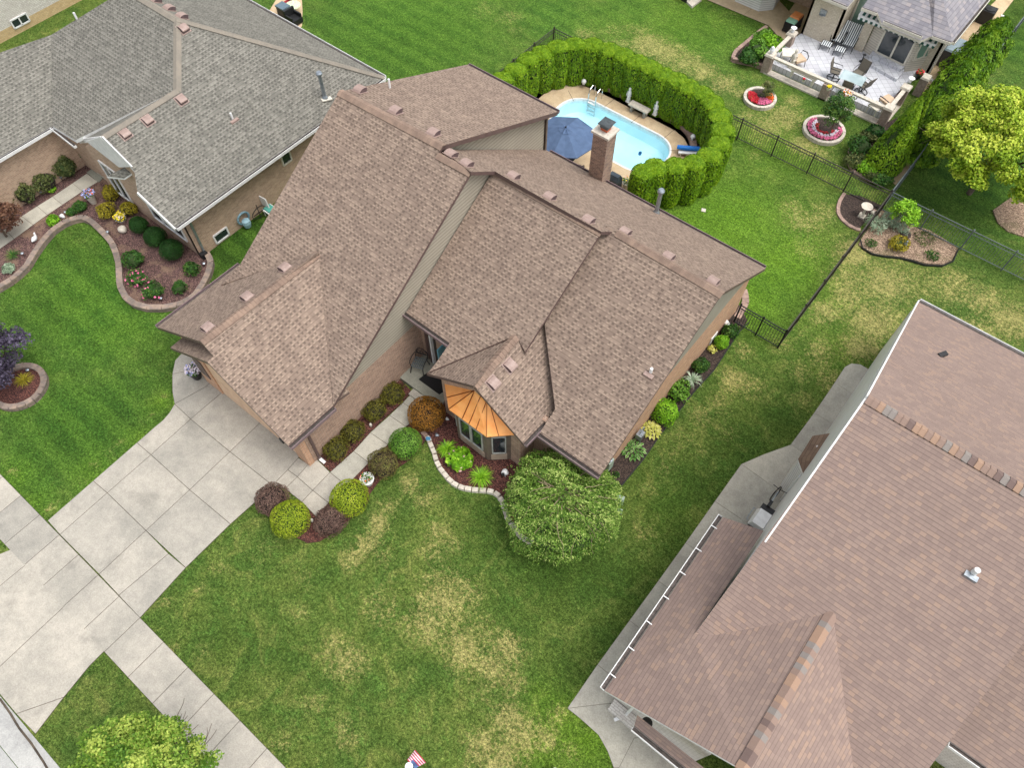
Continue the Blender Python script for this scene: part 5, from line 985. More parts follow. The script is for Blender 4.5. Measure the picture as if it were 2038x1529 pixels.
b = P(1800, 430, .8); tree('ornamental_tree', (b.x, b.y, 0), 1.5, .58, 'fresh', 'small lime green tree at the fence beside the silvery plants', n=1800, ls=.05, clump=.22, nclump=36, trunk_r=.04, zc=.9, z0=.4)
# conical and columnar evergreens by the back neighbour's path
def cone_tree(name, px, py, R, H, leaf, label, n=5000, ls=.06, power=.8, lean=(0, 0), group=None, round_=False, base=None):
    c = P(px, py) if base is None else V3(base); root = empty(name, (c.x, c.y, 0), label, 'evergreen', group); M = Msh()
    z = rng.uniform(0, 1, n) ** 1.15; a = rng.uniform(0, 6.283, n); d = np.stack([np.cos(a), np.sin(a), z * 4], 1); bb = bumpf(d, rng.integers(1e6), .15 if round_ else .10, 3.2 if round_ else 2.2)
    prof = (1 - z ** 2.4) ** .6 if round_ else np.maximum(.03, (1 - z) ** power) * np.minimum(1, .72 + z * 3)
    r = R * prof * bb * (1 - np.abs(rng.normal(0, .07, n)))
    C = np.stack([c.x + r * np.cos(a) + lean[0] * z, c.y + r * np.sin(a) + lean[1] * z, .05 + H * z], 1); nn = np.stack([np.cos(a), np.sin(a), np.full(n, .55)], 1) + rng.normal(size=(n, 3)) * .4
    qleaf(M, C, nn, ls, .5, 0, .42 + rng.normal(0, .2, n) + (bb - 1) * 2.0, np.array([[0, 0, 1.]]))
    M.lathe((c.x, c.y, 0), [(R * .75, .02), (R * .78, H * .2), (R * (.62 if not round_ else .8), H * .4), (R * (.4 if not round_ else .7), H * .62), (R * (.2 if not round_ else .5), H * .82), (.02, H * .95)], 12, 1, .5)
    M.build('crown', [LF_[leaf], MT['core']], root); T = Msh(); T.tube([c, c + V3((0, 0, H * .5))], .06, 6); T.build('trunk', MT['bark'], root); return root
cone_tree('cone_evergreen', 1756, 335, 1.05, 4.1, 'thuja', 'broad green cone-shaped evergreen at the end of the planting bed', n=7000, ls=.065, power=.75)
cone_tree('cone_evergreen', 1785, 305, .5, 4.0, 'thuja', 'slim pointed evergreen just behind the broad cone', n=2600, ls=.055, power=.8)
for i, (x, y, R, H) in enumerate([(1826, 308, .95, 2.0), (1846, 270, 1.1, 2.3), (1864, 238, 1.15, 2.4), (1884, 204, 1.15, 2.4), (1905, 172, 1.15, 2.4), (1930, 140, 1.1, 2.3), (1958, 108, 1.0, 2.1)]):
    cone_tree('column_evergreen', x, y, R, H, 'thujad', ['green evergreen at the lawn end of the row beside the path', 'second evergreen from the lawn end of the path row', 'third evergreen from the lawn end of the path row', 'middle evergreen of the row beside the neighbour path', 'third evergreen from the far end of the path row', 'second evergreen from the far end of the path row', 'farthest evergreen of the row beside the neighbour path'][i], n=3800, ls=.08, round_=True, group='evergreens in a row beside the path')
# hedge round the pool: every arborvitae its own shrub, three shared shapes
def hedge_proto(k):
    R, H = .61, 2.3; n = 6200; M = Msh(); u = rng.uniform(0, 1, n); a = rng.uniform(0, 6.283, n); side = u < .68
    z = np.where(side, rng.uniform(0, 1, n) ** .9, 1.0); fl = np.where(side, 1.0, np.sqrt(rng.uniform(0, 1, n)))
    prof = np.where(side, np.minimum(1, .80 + z * .6) * (1 - np.clip((z - .88) / .12, 0, 1) ** 2 * .16), fl * .88)
    zz = np.where(side, z * H * .955, H * (1.0 - .07 * fl ** 2)); d = np.stack([np.cos(a), np.sin(a), zz * .9], 1); bb = bumpf(d, 100 + k, .035, 3.4)
    r = R * prof * bb * (1 - np.abs(rng.normal(0, .035, n))); C = np.stack([r * np.cos(a), r * np.sin(a), .05 + zz], 1)
    nn = np.where(side[:, None], np.stack([np.cos(a), np.sin(a), np.full(n, .25)], 1), np.stack([np.cos(a) * .3, np.sin(a) * .3, np.ones(n)], 1)) + rng.normal(size=(n, 3)) * .38
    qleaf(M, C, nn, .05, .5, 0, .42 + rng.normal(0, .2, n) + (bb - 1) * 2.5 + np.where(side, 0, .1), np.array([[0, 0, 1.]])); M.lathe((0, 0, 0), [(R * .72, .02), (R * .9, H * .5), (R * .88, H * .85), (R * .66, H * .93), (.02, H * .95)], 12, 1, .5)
    return M
HG = 'clipped arborvitae hedge curving round the pool'; HL = 'bright green clipped arborvitae in the hedge curving round the pool'
tops = [(1006, 152), (1032, 134), (1056, 114), (1084, 101), (1113, 94), (1145, 88), (1179, 88), (1212, 98), (1240, 110), (1265, 122), (1291, 135), (1316, 148), (1342, 158), (1367, 171), (1393, 184), (1413, 200), (1428, 226), (1433, 255), (1428, 281), (1410, 302), (1380, 318), (1345, 322), (1306, 325), (1284, 334)]
pro = []
for i, (x, y) in enumerate(tops):
    p = P(x, y, 2.3); q_ = V3((p.x + 15.3, (p.y - 26.9) * 1.6, 0)).normalized(); p = p + V3((q_.x * .12, q_.y * .2, 0))
    if i < 3:
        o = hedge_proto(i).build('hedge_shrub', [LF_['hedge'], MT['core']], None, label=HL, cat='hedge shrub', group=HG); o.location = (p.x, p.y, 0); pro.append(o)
    else:
        o = dup(pro[i % 3], (p.x, p.y, 0), random.uniform(0, 6.28), sc=(random.uniform(.97, 1.05), random.uniform(.97, 1.05), random.uniform(.97, 1.03)))
# planting beds by the fence and the patio
shrub('sage_clump', 1745, 446, .5, .4, 'sage', 'silvery green clump nearest the dark fence rail', cat='plant', n=500, ls=.07, amp=.25, stemmy=.15, core=None, asp=.25)
shrub('sage_clump', 1774, 436, .5, .45, 'sage', 'silvery green clump under the small lime tree', cat='plant', n=500, ls=.07, amp=.25, stemmy=.15, core=None, asp=.25)
shrub('sage_clump', 1793, 453, .36, .3, 'sage', 'silvery green clump behind the round metal grate', cat='plant', n=260, ls=.07, amp=.25, stemmy=.15, core=None, asp=.25)
shrub('shrub', 1790, 484, .45, .45, 'gold', 'low yellow-green shrub behind the pale standing figure', n=700, ls=.045, amp=.2, stemmy=.12)
shrub('weed_clump', 1733, 484, .3, .2, 'rose', 'low green weeds at the left of the bleached mulch bed', cat='plant', n=130, ls=.05, core=None, stemmy=.2)
shrub('weed_clump', 1857, 508, .35, .2, 'rose', 'low green weeds at the right of the bleached mulch bed', cat='plant', n=170, ls=.05, core=None, stemmy=.2); shrub('weed_clump', 1840, 475, .5, .2, 'bronze', 'thin weeds along the fence side of the bleached mulch', cat='plant', n=200, ls=.05, core=None, stemmy=.2)
for x, y, r, h, lf, lb in [(1712, 290, .6, .9, 'rose', 'dark green shrub between flower ring and cone evergreen'), (1742, 262, .5, .9, 'dark', 'glossy dark shrub below the balustrade corner'), (1725, 272, .4, .6, 'bronze', 'grey-green leafy shrub at the left of the cone bed'), (1706, 318, .6, .5, 'bronze', 'silvery low shrub at the lawn edge of the cone bed'), (1728, 330, .6, .55, 'fresh', 'bright low plants with the orange flower'), (1755, 352, .6, .4, 'rose', 'low green shrub at the fence end of the cone bed'), (1738, 346, .5, .4, 'bronze', 'grey-green ground shrub in the cone bed front')]:
    shrub('shrub', x, y, r, h, lf, lb, n=900, ls=.06, amp=.2, stemmy=.12)
tuft('daylily', 1806, 312, .7, .7, 'fresh', 'long strap-leaved clump right of the cone evergreen', n=90, w=.03)
for x, y, r, h, lf, lb in [(1490, 112, .6, .7, 'rose', 'leafy green shrub at the brick corner of the raised bed'), (1512, 98, .7, .85, 'box', 'leafy green shrub in the middle of the raised bed'), (1537, 82, .65, .8, 'fresh', 'yellow-green shrub in the raised bed nearest the baluster post'), (1520, 72, .55, .6, 'box', 'small leafy shrub near the walk end of the raised bed')]:
    shrub('shrub', x, y, r, h, lf, lb, n=1200, ls=.07, amp=.25, stemmy=.14)
# ------------------------------------------------------------------ garden walls and beds
def blocks(name, pts, h, w_, label, mat='rwall', cat='garden wall', cap=.30, bl=.3, closed=False, z0=0.0, group=None, jit=.01):
    """low dry-stone wall of separate blocks along a polyline; courses below, cap stones on top"""
    q = [V3((p.x, p.y, 0)) for p in pts]; M = Msh(); C_ = Msh()
    if closed: q = q + [q[0]]
    seg = [(q[i + 1] - q[i]).length for i in range(len(q) - 1)]; tot = sum(seg)
    def at(s):
        for i, l in enumerate(seg):
            if s <= l or i == len(seg) - 1: return q[i] + (q[i + 1] - q[i]) * (s / l)
            s -= l
    n = max(2, int(tot / bl)); rows = max(1, int(round((h - .08) / .09))) if h > .14 else 0
    for r in range(rows):
        for i in range(n):
            s0 = (i + .5 * (r % 2)) * tot / n; s1 = min(tot - .001, s0 + tot / n * .96)
            if s0 >= tot - .02: continue
            a, b = at(s0), at(s1); M.bar(a + UPZ * (z0 + r * (h - .08) / rows + (h - .08) / rows / 2), b + UPZ * (z0 + r * (h - .08) / rows + (h - .08) / rows / 2), w_ * random.uniform(.84, .92), (h - .08) / rows * .93)
    for i in range(n):
        a, b = at(i * tot / n), at(min(tot - .001, (i + .965) * tot / n)); C_.bar(a + UPZ * (z0 + h - .04 + random.uniform(-jit, jit)), b + UPZ * (z0 + h - .04 + random.uniform(-jit, jit) * .3), w_ * random.uniform(.96, 1.03), .08)
    base = q[0].copy(); root = empty(name, base, label, cat, group)
    if rows: M.build('courses', MT[mat], root)
    C_.build('cap_stones', MT[mat], root); return root
curve = [(-60, 604), (-30, 588), (0, 569), (25.5, 553.5), (51, 530.5), (66.3, 505), (84, 479.5), (102, 459), (122.4, 443.8), (143, 434.8), (163, 431), (178.6, 437.4), (194, 451.4), (209, 466.7), (222, 482), (229.6, 500), (236, 523), (237, 546), (238.5, 569), (250, 591.7), (268, 604.5), (293, 611), (324, 611), (349.5, 607), (372.4, 598), (390, 584), (405.6, 561), (416, 538), (419.6, 518), (411, 503)]
blocks('retaining_wall', [P(x, y, .24) for x, y in curve], .26, .26, 'long curving block retaining wall round the left neighbour front garden')
bed('garden_bed', curve + [(440, 460), (230, 280), (100, 250), (-120, 420)], MT['mulch_p'], .07)
def circ(p, q, r_):
    ax, ay, bx, by, cx_, cy_ = p.x, p.y, q.x, q.y, r_.x, r_.y; d = 2 * (ax * (by - cy_) + bx * (cy_ - ay) + cx_ * (ay - by))
    ux = ((ax * ax + ay * ay) * (by - cy_) + (bx * bx + by * by) * (cy_ - ay) + (cx_ * cx_ + cy_ * cy_) * (ay - by)) / d; uy = ((ax * ax + ay * ay) * (cx_ - bx) + (bx * bx + by * by) * (ax - cx_) + (cx_ * cx_ + cy_ * cy_) * (bx - ax)) / d
    return V3((ux, uy, 0)), math.hypot(ax - ux, ay - uy)
cc, cr_ = circ(P(88, 757, .2), P(26, 733, .2), P(4, 808, .2)); ringp = lambda c, r, n=28: [c + V3((r * math.cos(2 * math.pi * k / n), r * math.sin(2 * math.pi * k / n), 0)) for k in range(n)]
blocks('tree_ring', ringp(cc, cr_), .24, .24, 'round block ring planter at the left edge under the dark purple tree', closed=True, bl=.28)
M = Msh(); M.slab([p + UPZ * .1 for p in ringp(cc, cr_ - .08)], .1); M.build('mulch_bed', MT['mulch'], kind='structure')
# edging stones of the front bed
es = [(845, 866), (853, 876), (858, 888), (863, 900), (867, 913), (872, 926), (879, 938), (887, 948), (896, 958), (906, 966), (919, 972), (932, 975), (946, 977), (961, 978), (976, 980), (989, 986), (998, 997), (1003, 1010), (1007, 1022), (1011, 1034), (1020, 1048), (1028, 1058), (1036, 1068), (1046, 1075), (1054, 1080)]
for i, (x, y) in enumerate(es):
    p = P(x, y); a = P(*es[min(i + 1, len(es) - 1)]) - P(*es[max(i - 1, 0)]); M = Msh(); M.box((0, 0, 0), (.25, .19, .13), 0, 0, random.random(), (.9, .88))
    o = M.build('edging_stone', MT['stone'] if i else MT['paver'], None, label='square cream edging stone in the curved row round the bay window bed', cat='stone', group='cream edging stones round the bay window bed'); o.location = (p.x, p.y, 0); o.rotation_euler = (0, 0, math.atan2(a.y, a.x) + random.uniform(-.08, .08))
M = Msh(); p = P(853, 877); M.box((p.x, p.y, .13), (.17, .13, .05), .6); M.build('stepping_tile', nm('blue_glazed_tile', sr(92, 150, 180), sr(60, 120, 160), 20, .3), None, label='small blue glazed tile on the edging stones by the green ball shrub', cat='tile', loc=p)
blocks('bed_edging_stones', [P(*q) for q in ((1680, 386), (1671, 400), (1667, 414), (1668, 427), (1675, 438), (1686, 448), (1700, 456), (1712, 459))], .08, .16, 'curved row of pink pavers round the bird bath bed', mat='paver', bl=.2, cat='edging')
blocks('bed_edging_stones', [P(*q) for q in ((1479, 578), (1483, 590), (1483, 604), (1474, 622), (1466, 634))], .07, .3, 'curved strip of pink pavers behind the house corner gate', mat='paver', bl=.22, cat='edging')
# pool surround kerb, one course of pavers
kr = [(x, y) for x, y in rrect(POOLO[0] - .16, POOLO[1] + .16, 24.0, POOLO[3] + .16, POOLO[4] + .16)]
kr = [q for q in kr if q[1] > 24.1]; kr = kr[:]
blocks('pool_kerb', [V3((x, y, 0)) for x, y in sorted(kr, key=lambda q: -math.atan2(q[1] - 26.5, q[0] + 15.5) if math.atan2(q[1] - 26.5, q[0] + 15.5) > -1.6 else 9) if y > 26.5], .26, .32, 'low curved wall of pink pavers between pool deck and hedge', mat='paver', bl=.42, cat='garden wall')
hb = [p for p in [P(x, y, 2.3) for x, y in tops]]
M = Msh()
for i in range(len(hb) - 1):
    a, b_ = hb[i], hb[i + 1]; M.slab([V3((a.x, a.y, .05)) + V3((-.6, -.5, 0)), V3((a.x, a.y, .05)) + V3((.5, .6, 0)), V3((b_.x, b_.y, .05)) + V3((.5, .6, 0)), V3((b_.x, b_.y, .05)) + V3((-.6, -.5, 0))], .04 + .0007 * i)
M.build('hedge_soil', MT['mulch_d'], kind='structure')
# raised flower rings with flowers
def flower_ring(px, py, r, label, rings):
    c = P(px, py); c.z = 0; blocks('flower_ring', ringp(c, r), .2, .16, label, mat='stone', closed=True, bl=.2, cat='flower bed')
    M = Msh(); M.slab([p + UPZ * .12 for p in ringp(c, r - .06)], .12); M.build('soil', MT['mulch_d'], kind='structure')
    for mat, r0, r1, n, a0, a1, lb in rings:
        F = Msh(); a = rng.uniform(rad(a0), rad(a1), n); q = rng.uniform(r0, r1, n); C = np.stack([c.x + q * np.cos(a), c.y + q * np.sin(a), .22 + rng.uniform(0, .08, n)], 1)
        qleaf(F, C, np.tile([0, 0, 1.], (n, 1)) + rng.normal(size=(n, 3)) * .4, .045, .8); k = n // 2; C2 = C[:k] + rng.normal(0, .03, (k, 3)) - [0, 0, .06]; qleaf(F, C2, rng.normal(size=(k, 3)) + [0, 0, 1], .05, .6, 1)
        F.build('flower_band', [LF_[mat], LF_['rose']], None, label=lb, cat='flowers', loc=c)
flower_ring(1638, 262, .98, 'large round stone flower ring with pink and white bands round a small tree', [('pink', .66, .86, 420, 150, 400, 'bright pink flower band along the rim of the large flower ring'), ('whitef', .50, .66, 220, 160, 380, 'cream flower band in the middle of the large flower ring'), ('red', .34, .50, 160, 170, 370, 'red inner flower band of the large flower ring')])
flower_ring(1511, 199, .78, 'smaller round stone flower ring with red and pink flowers', [('red', .2, .66, 420, 180, 285, 'patch of red flowers in the smaller flower ring'), ('pink', .2, .66, 300, 285, 360, 'patch of pink and white flowers in the smaller flower ring'), ('orangef', .3, .66, 200, 0, 60, 'patch of orange flowers in the smaller flower ring')])
# raised bed walls by the patio
blocks('raised_bed_wall', [P(*q) for q in ((1520, 138), (1495, 130), (1456, 122), (1462, 108), (1500, 76), (1524, 58))], .24, .2, 'low brick-edged raised bed wall left of the patio balustrade', mat='paver', bl=.25)
bed('raised_bed_soil', [(1520, 138), (1495, 130), (1456, 122), (1462, 108), (1500, 76), (1524, 58), (1560, 84), (1530, 120)], MT['mulch_d'], .14)
blocks('raised_bed_wall', [P(*q) for q in ((1745, 250), (1725, 268), (1700, 285), (1690, 300), (1688, 325), (1697, 345), (1730, 362), (1765, 362), (1785, 340))], .16, .16, 'low stone edge round the cone evergreen bed', mat='paver', bl=.22)
bed('cone_bed_soil', [(1748, 252), (1725, 268), (1700, 285), (1690, 300), (1688, 325), (1697, 345), (1730, 362), (1765, 362), (1785, 340), (1830, 290), (1800, 230)], MT['mulch_d'], .08)

# ------------------------------------------------------------------ fences
def fence(name, a, b, mat, label, bays, h=1.2, base_rail=True, group=None, pick=.115):
    a, b = V3(a), V3(b); root = empty(name, a, label, 'fence', group); d = (b - a) / bays; dn = d.normalized(); pm = None
    for k in range(bays + 1):
        p = a + d * k
        if pm is None:
            M = Msh(); M.box(a, (.06, .06, h + .05)); M.lathe(a + UPZ * (h + .05), [(.05, 0), (.035, .03), (.04, .05), (.01, .08)], 8); pm = M.build('post', MT[mat], root)
        else: o = pm.copy(); COL.objects.link(o); o.parent = root; o.location = d * k
    pan = None
    for k in range(bays):
        if pan is None:
            M = Msh(); e = a + d
            for z, w_ in ((h, .035), (h - .17, .025), (.1, .025)): M.bar(a + UPZ * z + dn * .03, e + UPZ * z - dn * .03, .035, w_, 0, .5)
            n = int(d.length / pick)
            for i in range(1, n):
                p = a + dn * (d.length * i / n); M.bar(p + UPZ * .06, p + UPZ * (h - .01), .016, .016, 0, .5)
            pan = M.build('picket_panel', MT[mat], root)
        else: o = pan.copy(); COL.objects.link(o); o.parent = root; o.location = d * k
    return root
XF, YB = -2.32, 30.55
MT['bronze_m'] = nm('dark_bronze_metal', sr(66, 58, 54), sr(52, 46, 44), 6, .45)
fence('metal_fence', (-4.4, 20.57, 0), (XF, 20.57, 0), 'black', 'short black picket fence from the brick house corner', 2)
fence('metal_fence', (XF, 20.57, 0), (XF, YB, 0), 'bronze_m', 'dark bronze picket fence along the side boundary, seen from above', 6)
fence('metal_fence', (XF, YB, 0), (-21.6, YB, 0), 'bronze_m', 'dark picket fence running behind the pool hedge', 10)
fence('metal_fence', (-21.6, YB, 0), (-21.6, 21.8, 0), 'bronze_m', 'dark picket fence side run left of the pool hedge', 5)
fence('metal_fence', (XF, YB, 0), (11.0, YB, 0), 'silver', 'silver grey picket fence along the back to the right edge', 7)
fence('metal_fence', (XF, YB + .05, 0), (XF, 54, 0), 'silver', 'silver grey picket fence between the back yards, going to the top right', 12)

# ------------------------------------------------------------------ pool things
def ladder():
    c = P(1172, 197); root = empty('pool_ladder', (c.x, c.y, 0), 'chrome pool ladder with white steps at the far pool edge', 'ladder'); ye = POOL[3]
    xs2 = (P(1163, 208).x, P(1181, 212).x)
    for x in xs2:
        M = Msh(); M.tube([(x, ye + .45, .05), (x, ye + .45, .55), (x, ye + .38, .72), (x, ye + .2, .78), (x, ye - .02, .7), (x, ye - .1, .5), (x, ye - .12, -.1), (x, ye - .12, -1.0)], .025, 8); M.build('rail', nm('chrome', sr(210, 214, 216), None, 8, .15, 1.0), root)
    for k in range(3):
        M = Msh(); M.bar((xs2[0], ye - .12, -.02 - .25 * k), (xs2[1], ye - .12, -.02 - .25 * k), .1, .03); M.build('step', MT['white'], root)
ladder()
def bench():
    a, b = P(1262, 208, .5), P(1284, 218, .5); c = (a + b) / 2; root = empty('garden_bench', (c.x, c.y, .05), 'cream stone bench on the pool deck between two white statues', 'bench')
    M = Msh(); a1, b1 = P(1256, 207, .5), P(1283, 222, .5); c.x = (P(1259, 209, .48).x + P(1284, 222, .48).x) / 2; L0 = 1.15
    c = P(1273, 212, .48); M.box((c.x, c.y, .43), (L0, .42, .07), 0, 0, .5, (.98, .95)); M.build('seat', MT['stone'], root)
    for s in (-1, 1): M = Msh(); M.box((c.x + s * .38, c.y, .05), (.14, .3, .38), 0, 0, .3, (1, .7)); M.build('leg', nm('grey_stone', sr(160, 160, 152), sr(136, 136, 130), 10, .9), root)
bench()
def statue(px, py, h, label, zb=.05, name='statue', mat='white'):
    c = P(px, py, zb); M = Msh(); k = h / .8
    M.box((c.x, c.y, zb), (.2 * k, .2 * k, .07 * k)); M.lathe((c.x, c.y, zb + .07 * k), [(.09 * k, 0), (.1 * k, .1 * k), (.07 * k, .28 * k), (.085 * k, .38 * k), (.1 * k, .48 * k), (.05 * k, .54 * k), (.045 * k, .56 * k), (.062 * k, .62 * k), (.055 * k, .69 * k), (.01, .73 * k)], 14, 0, .5, wob=.12)
    for s in (-1, 1): M.tube([(c.x + s * .09 * k, c.y, zb + .52 * k), (c.x + s * .12 * k, c.y - .02, zb + .38 * k), (c.x + s * .04 * k, c.y - .09 * k, zb + .34 * k)], [.028 * k, .024 * k, .02 * k], 8)
    return M.build(name, MT[mat], None, True, label, 'statue', None, None, c)
statue(1250, 202, .85, 'white standing statue left of the stone pool bench', .26); statue(1303, 228, .85, 'white standing statue right of the stone pool bench', .26)
def ball(px, py, r, label, z, mat='white', name='garden_globe'):
    c = P(px, py, z + r); M = Msh(); M.lathe((c.x, c.y, z), [(r * .6, 0), (r * .5, .04)] + [(max(.01, r * math.sin(math.pi * k / 8)), .04 + r - r * math.cos(math.pi * k / 8)) for k in range(1, 9)], 14); return M.build(name, MT[mat], None, True, label, 'ornament', None, None, c)
ball(1162, 163, .13, 'white globe ornament on the kerb at the far left pool corner', .26); ball(1379, 273, .13, 'white globe ornament on the kerb at the right pool corner', .26)
c = P(1374, 300, .3); root = empty('pool_lounger', (c.x, c.y, .05), 'white pool lounge chair with a rolled blue float on it', 'lounger')
M = Msh(); M.bar((c.x - .5, c.y - .25, .25), (c.x + .4, c.y + .2, .35), .5, .06); M.bar((c.x + .4, c.y + .2, .35), (c.x + .62, c.y + .32, .6), .5, .05); M.build('seat', MT['white'], root)
for sx_, sy_ in ((-.4, -.2), (.35, .0), (-.3, -.35), (.4, .3)): M = Msh(); M.bar((c.x + sx_, c.y + sy_, .05), (c.x + sx_, c.y + sy_, .3), .04, .04); M.build('leg', MT['white'], root)
M = Msh(); M.tube([(c.x - .6, c.y - .3, .42), (c.x - .2, c.y - .1, .44), (c.x + .35, c.y + .2, .48)], [.1, .12, .11], 12); M.build('pool_float', nm('blue_foam', sr(24, 120, 206), sr(20, 100, 184), 5, .6), None, True, 'rolled blue pool float lying on the white poolside lounger', 'float', loc=c)
c = P(1273, 306, -.06); M = Msh(); M.tube([(c.x, c.y, -.1), (c.x + .02, c.y, .02), (c.x + .05, c.y + .02, .1)], [.07, .09, .03], 10); M.build('pool_cleaner', nm('blue_plastic', sr(50, 120, 180), None, 6, .4), None, True, 'small blue cleaner floating in the pool beside the hedge', 'pool cleaner', loc=c)
# blue parasol with table and chairs, partly behind the roof
def parasol():
    c = P(1126, 254, 2.35); c0 = V3((c.x, c.y, .05)); root = empty('parasol', c0, 'slate blue eight-sided parasol over the poolside table', 'parasol'); M = Msh(); R = 1.5; n = 8; top = V3((c.x, c.y, 2.36))
    fm = nm('slate_blue_canvas', sr(80, 102, 134), sr(70, 91, 122), 3, .85, tint=.5)
    for ring, (r0, z0, r1, z1) in enumerate(((.0, 2.36, .34, 2.28), (.3, 2.26, R, 1.82))):
        for k in range(n):
            a0 = 2 * math.pi * (k + .28) / n; a1 = 2 * math.pi * (k + 1.28) / n; t = random.random(); s_ = 5
            for j in range(s_):
                u0, u1 = j / s_, (j + 1) / s_; q = []
                for u, aa in ((u0, a0), (u1, a0), (u1, a1), (u0, a1)):
                    r = r0 + (r1 - r0) * u; q.append(V3((c.x + r * math.cos(aa), c.y + r * math.sin(aa), z0 + (z1 - z0) * u)))
                am = (a0 + a1) / 2; sag = lambda u: -.05 * math.sin(math.pi * min(u, 1) * .8)
                m0 = (q[0] + q[3]) / 2 + UPZ * sag(u0); m1 = (q[1] + q[2]) / 2 + UPZ * sag(u1)
                M.face([q[0], q[1], m1, m0], 0, t); M.face([m0, m1, q[2], q[3]], 0, t)
            b0 = V3((c.x + r1 * math.cos(a0), c.y + r1 * math.sin(a0), z1)); b1 = V3((c.x + r1 * math.cos(a1), c.y + r1 * math.sin(a1), z1))
            if ring: M.face([b0, b1, b1 - UPZ * .05, b0 - UPZ * .05], 0, t)
    M.build('canopy', fm, root); M = Msh(); M.tube([c0, V3((c.x, c.y, 2.38))], .025, 8); M.build('pole', MT['silver'], root)
    M = Msh(); M.lathe((c.x, c.y, 2.36), [(.02, 0), (.04, .02), (.035, .06), (.01, .09)], 10); M.build('finial', MT['black'], root)
    for k in range(n): a0 = 2 * math.pi * (k + .28) / n; M = Msh(); M.bar((c.x, c.y, 2.22), (c.x + R * .96 * math.cos(a0), c.y + R * .96 * math.sin(a0), 1.80), .02, .02); M.build('rib', MT['black'], root)
    M = Msh(); M.lathe(c0, [(.25, 0), (.24, .06), (.05, .1), (.04, .3)], 16); M.build('base', MT['black'], root)
    t = empty('patio_table', c0, 'round dark patio table under the slate blue parasol', 'table'); M = Msh(); M.lathe(c0, [(.6, .68), (.62, .70), (.6, .72)], 24); M.build('table_top', MT['black'], t)
    for k in range(4): a0 = math.pi / 4 + k * math.pi / 2; M = Msh(); M.bar(c0 + V3((.42 * math.cos(a0), .42 * math.sin(a0), 0)), c0 + V3((.3 * math.cos(a0), .3 * math.sin(a0), .69)), .04, .04); M.build('leg', MT['black'], t)
    return c0
pc = parasol()
def metal_chair(loc, rz, label, group=None, cush=None, z=.05, sc=1.0):
    """ornate cast-metal armchair: slotted seat, scrolled back, arms, four legs"""
    root = empty('armchair', (loc[0], loc[1], z), label, 'chair', group); b = V3((loc[0], loc[1], z)); Rz_ = Matrix.Rotation(rz, 3, 'Z'); T_ = lambda x, y, zz: b + Rz_ @ V3((x * sc, y * sc, zz * sc))
    M = Msh(); n = 7
    for i in range(n): x = -.22 + .44 * i / (n - 1); M.bar(T_(x, -.22, .43), T_(x, .22, .42), .035, .02, 0, .5)
    for y in (-.23, -.08, .08, .22): M.bar(T_(-.24, y, .425), T_(.24, y, .425), .03, .03, 0, .5)
    seat = M.build('seat', MT['black'] if cush is None else MT[cush], root)
    M = Msh(); arc = [T_(.24 * math.cos(math.pi * k / 8), .26 + .06, .62 + .32 * math.sin(math.pi * k / 8)) for k in range(9)]; M.tube(arc, .018, 6); M.bar(T_(-.24, .24, .43), T_(-.24, .32, .64), .03, .03); M.bar(T_(.24, .24, .43), T_(.24, .32, .64), .03, .03)
    for k in range(3):
        r0 = .07 + .0 * k; cx_ = -.12 + .12 * k; M.tube([T_(cx_ + r0 * math.cos(a), .31, .72 + r0 * 1.2 * math.sin(a)) for a in [2 * math.pi * j / 10 for j in range(11)]], .012, 5)
    M.bar(T_(-.23, .3, .62), T_(.23, .3, .62), .03, .02); M.build('backrest', MT['black'], root)
    for s in (-1, 1):
        M = Msh(); M.tube([T_(s * .26, .28, .66), T_(s * .29, .1, .67), T_(s * .29, -.14, .66), T_(s * .28, -.22, .6), T_(s * .25, -.22, .44)], .017, 6); M.build('armrest', MT['black'], root)
        for y in (-1, 1): M = Msh(); M.tube([T_(s * .22, y * .2, .43), T_(s * .25, y * .26, .2), T_(s * .28, y * .29, 0)], [.022, .018, .02], 6); M.build('leg', MT['black'], root)
    return root
metal_chair((pc.x + 1.0, pc.y - .35), rad(-75), 'black scroll-backed chair right of the poolside table, under the parasol rim'); metal_chair((pc.x + .35, pc.y - 1.05), rad(190), 'black scroll-backed chair at the poolside table nearest the roof edge')
pch = P(828, 716, .6); metal_chair((pch.x + .22, pch.y - .05), rad(20), 'black cast metal armchair with silvery seat on the front porch', z=.2, cush='silver', sc=1.05)
g = P(1222, 362, .55); M = Msh(); M.box((0, 0, 0), (.62, .5, .75), 0, 0, .5, (.96, .92)); M.box((0, 0, .75), (.6, .46, .22), 0, 0, .4, (.8, .5)); M.build('grill_cover', nm('dark_vinyl_cover', sr(58, 70, 78), sr(44, 54, 62), 4, .5, bump=.4), None, False, 'dark grey covered grill beside the chimney', 'grill', loc=None).location = (g.x, g.y, .05)
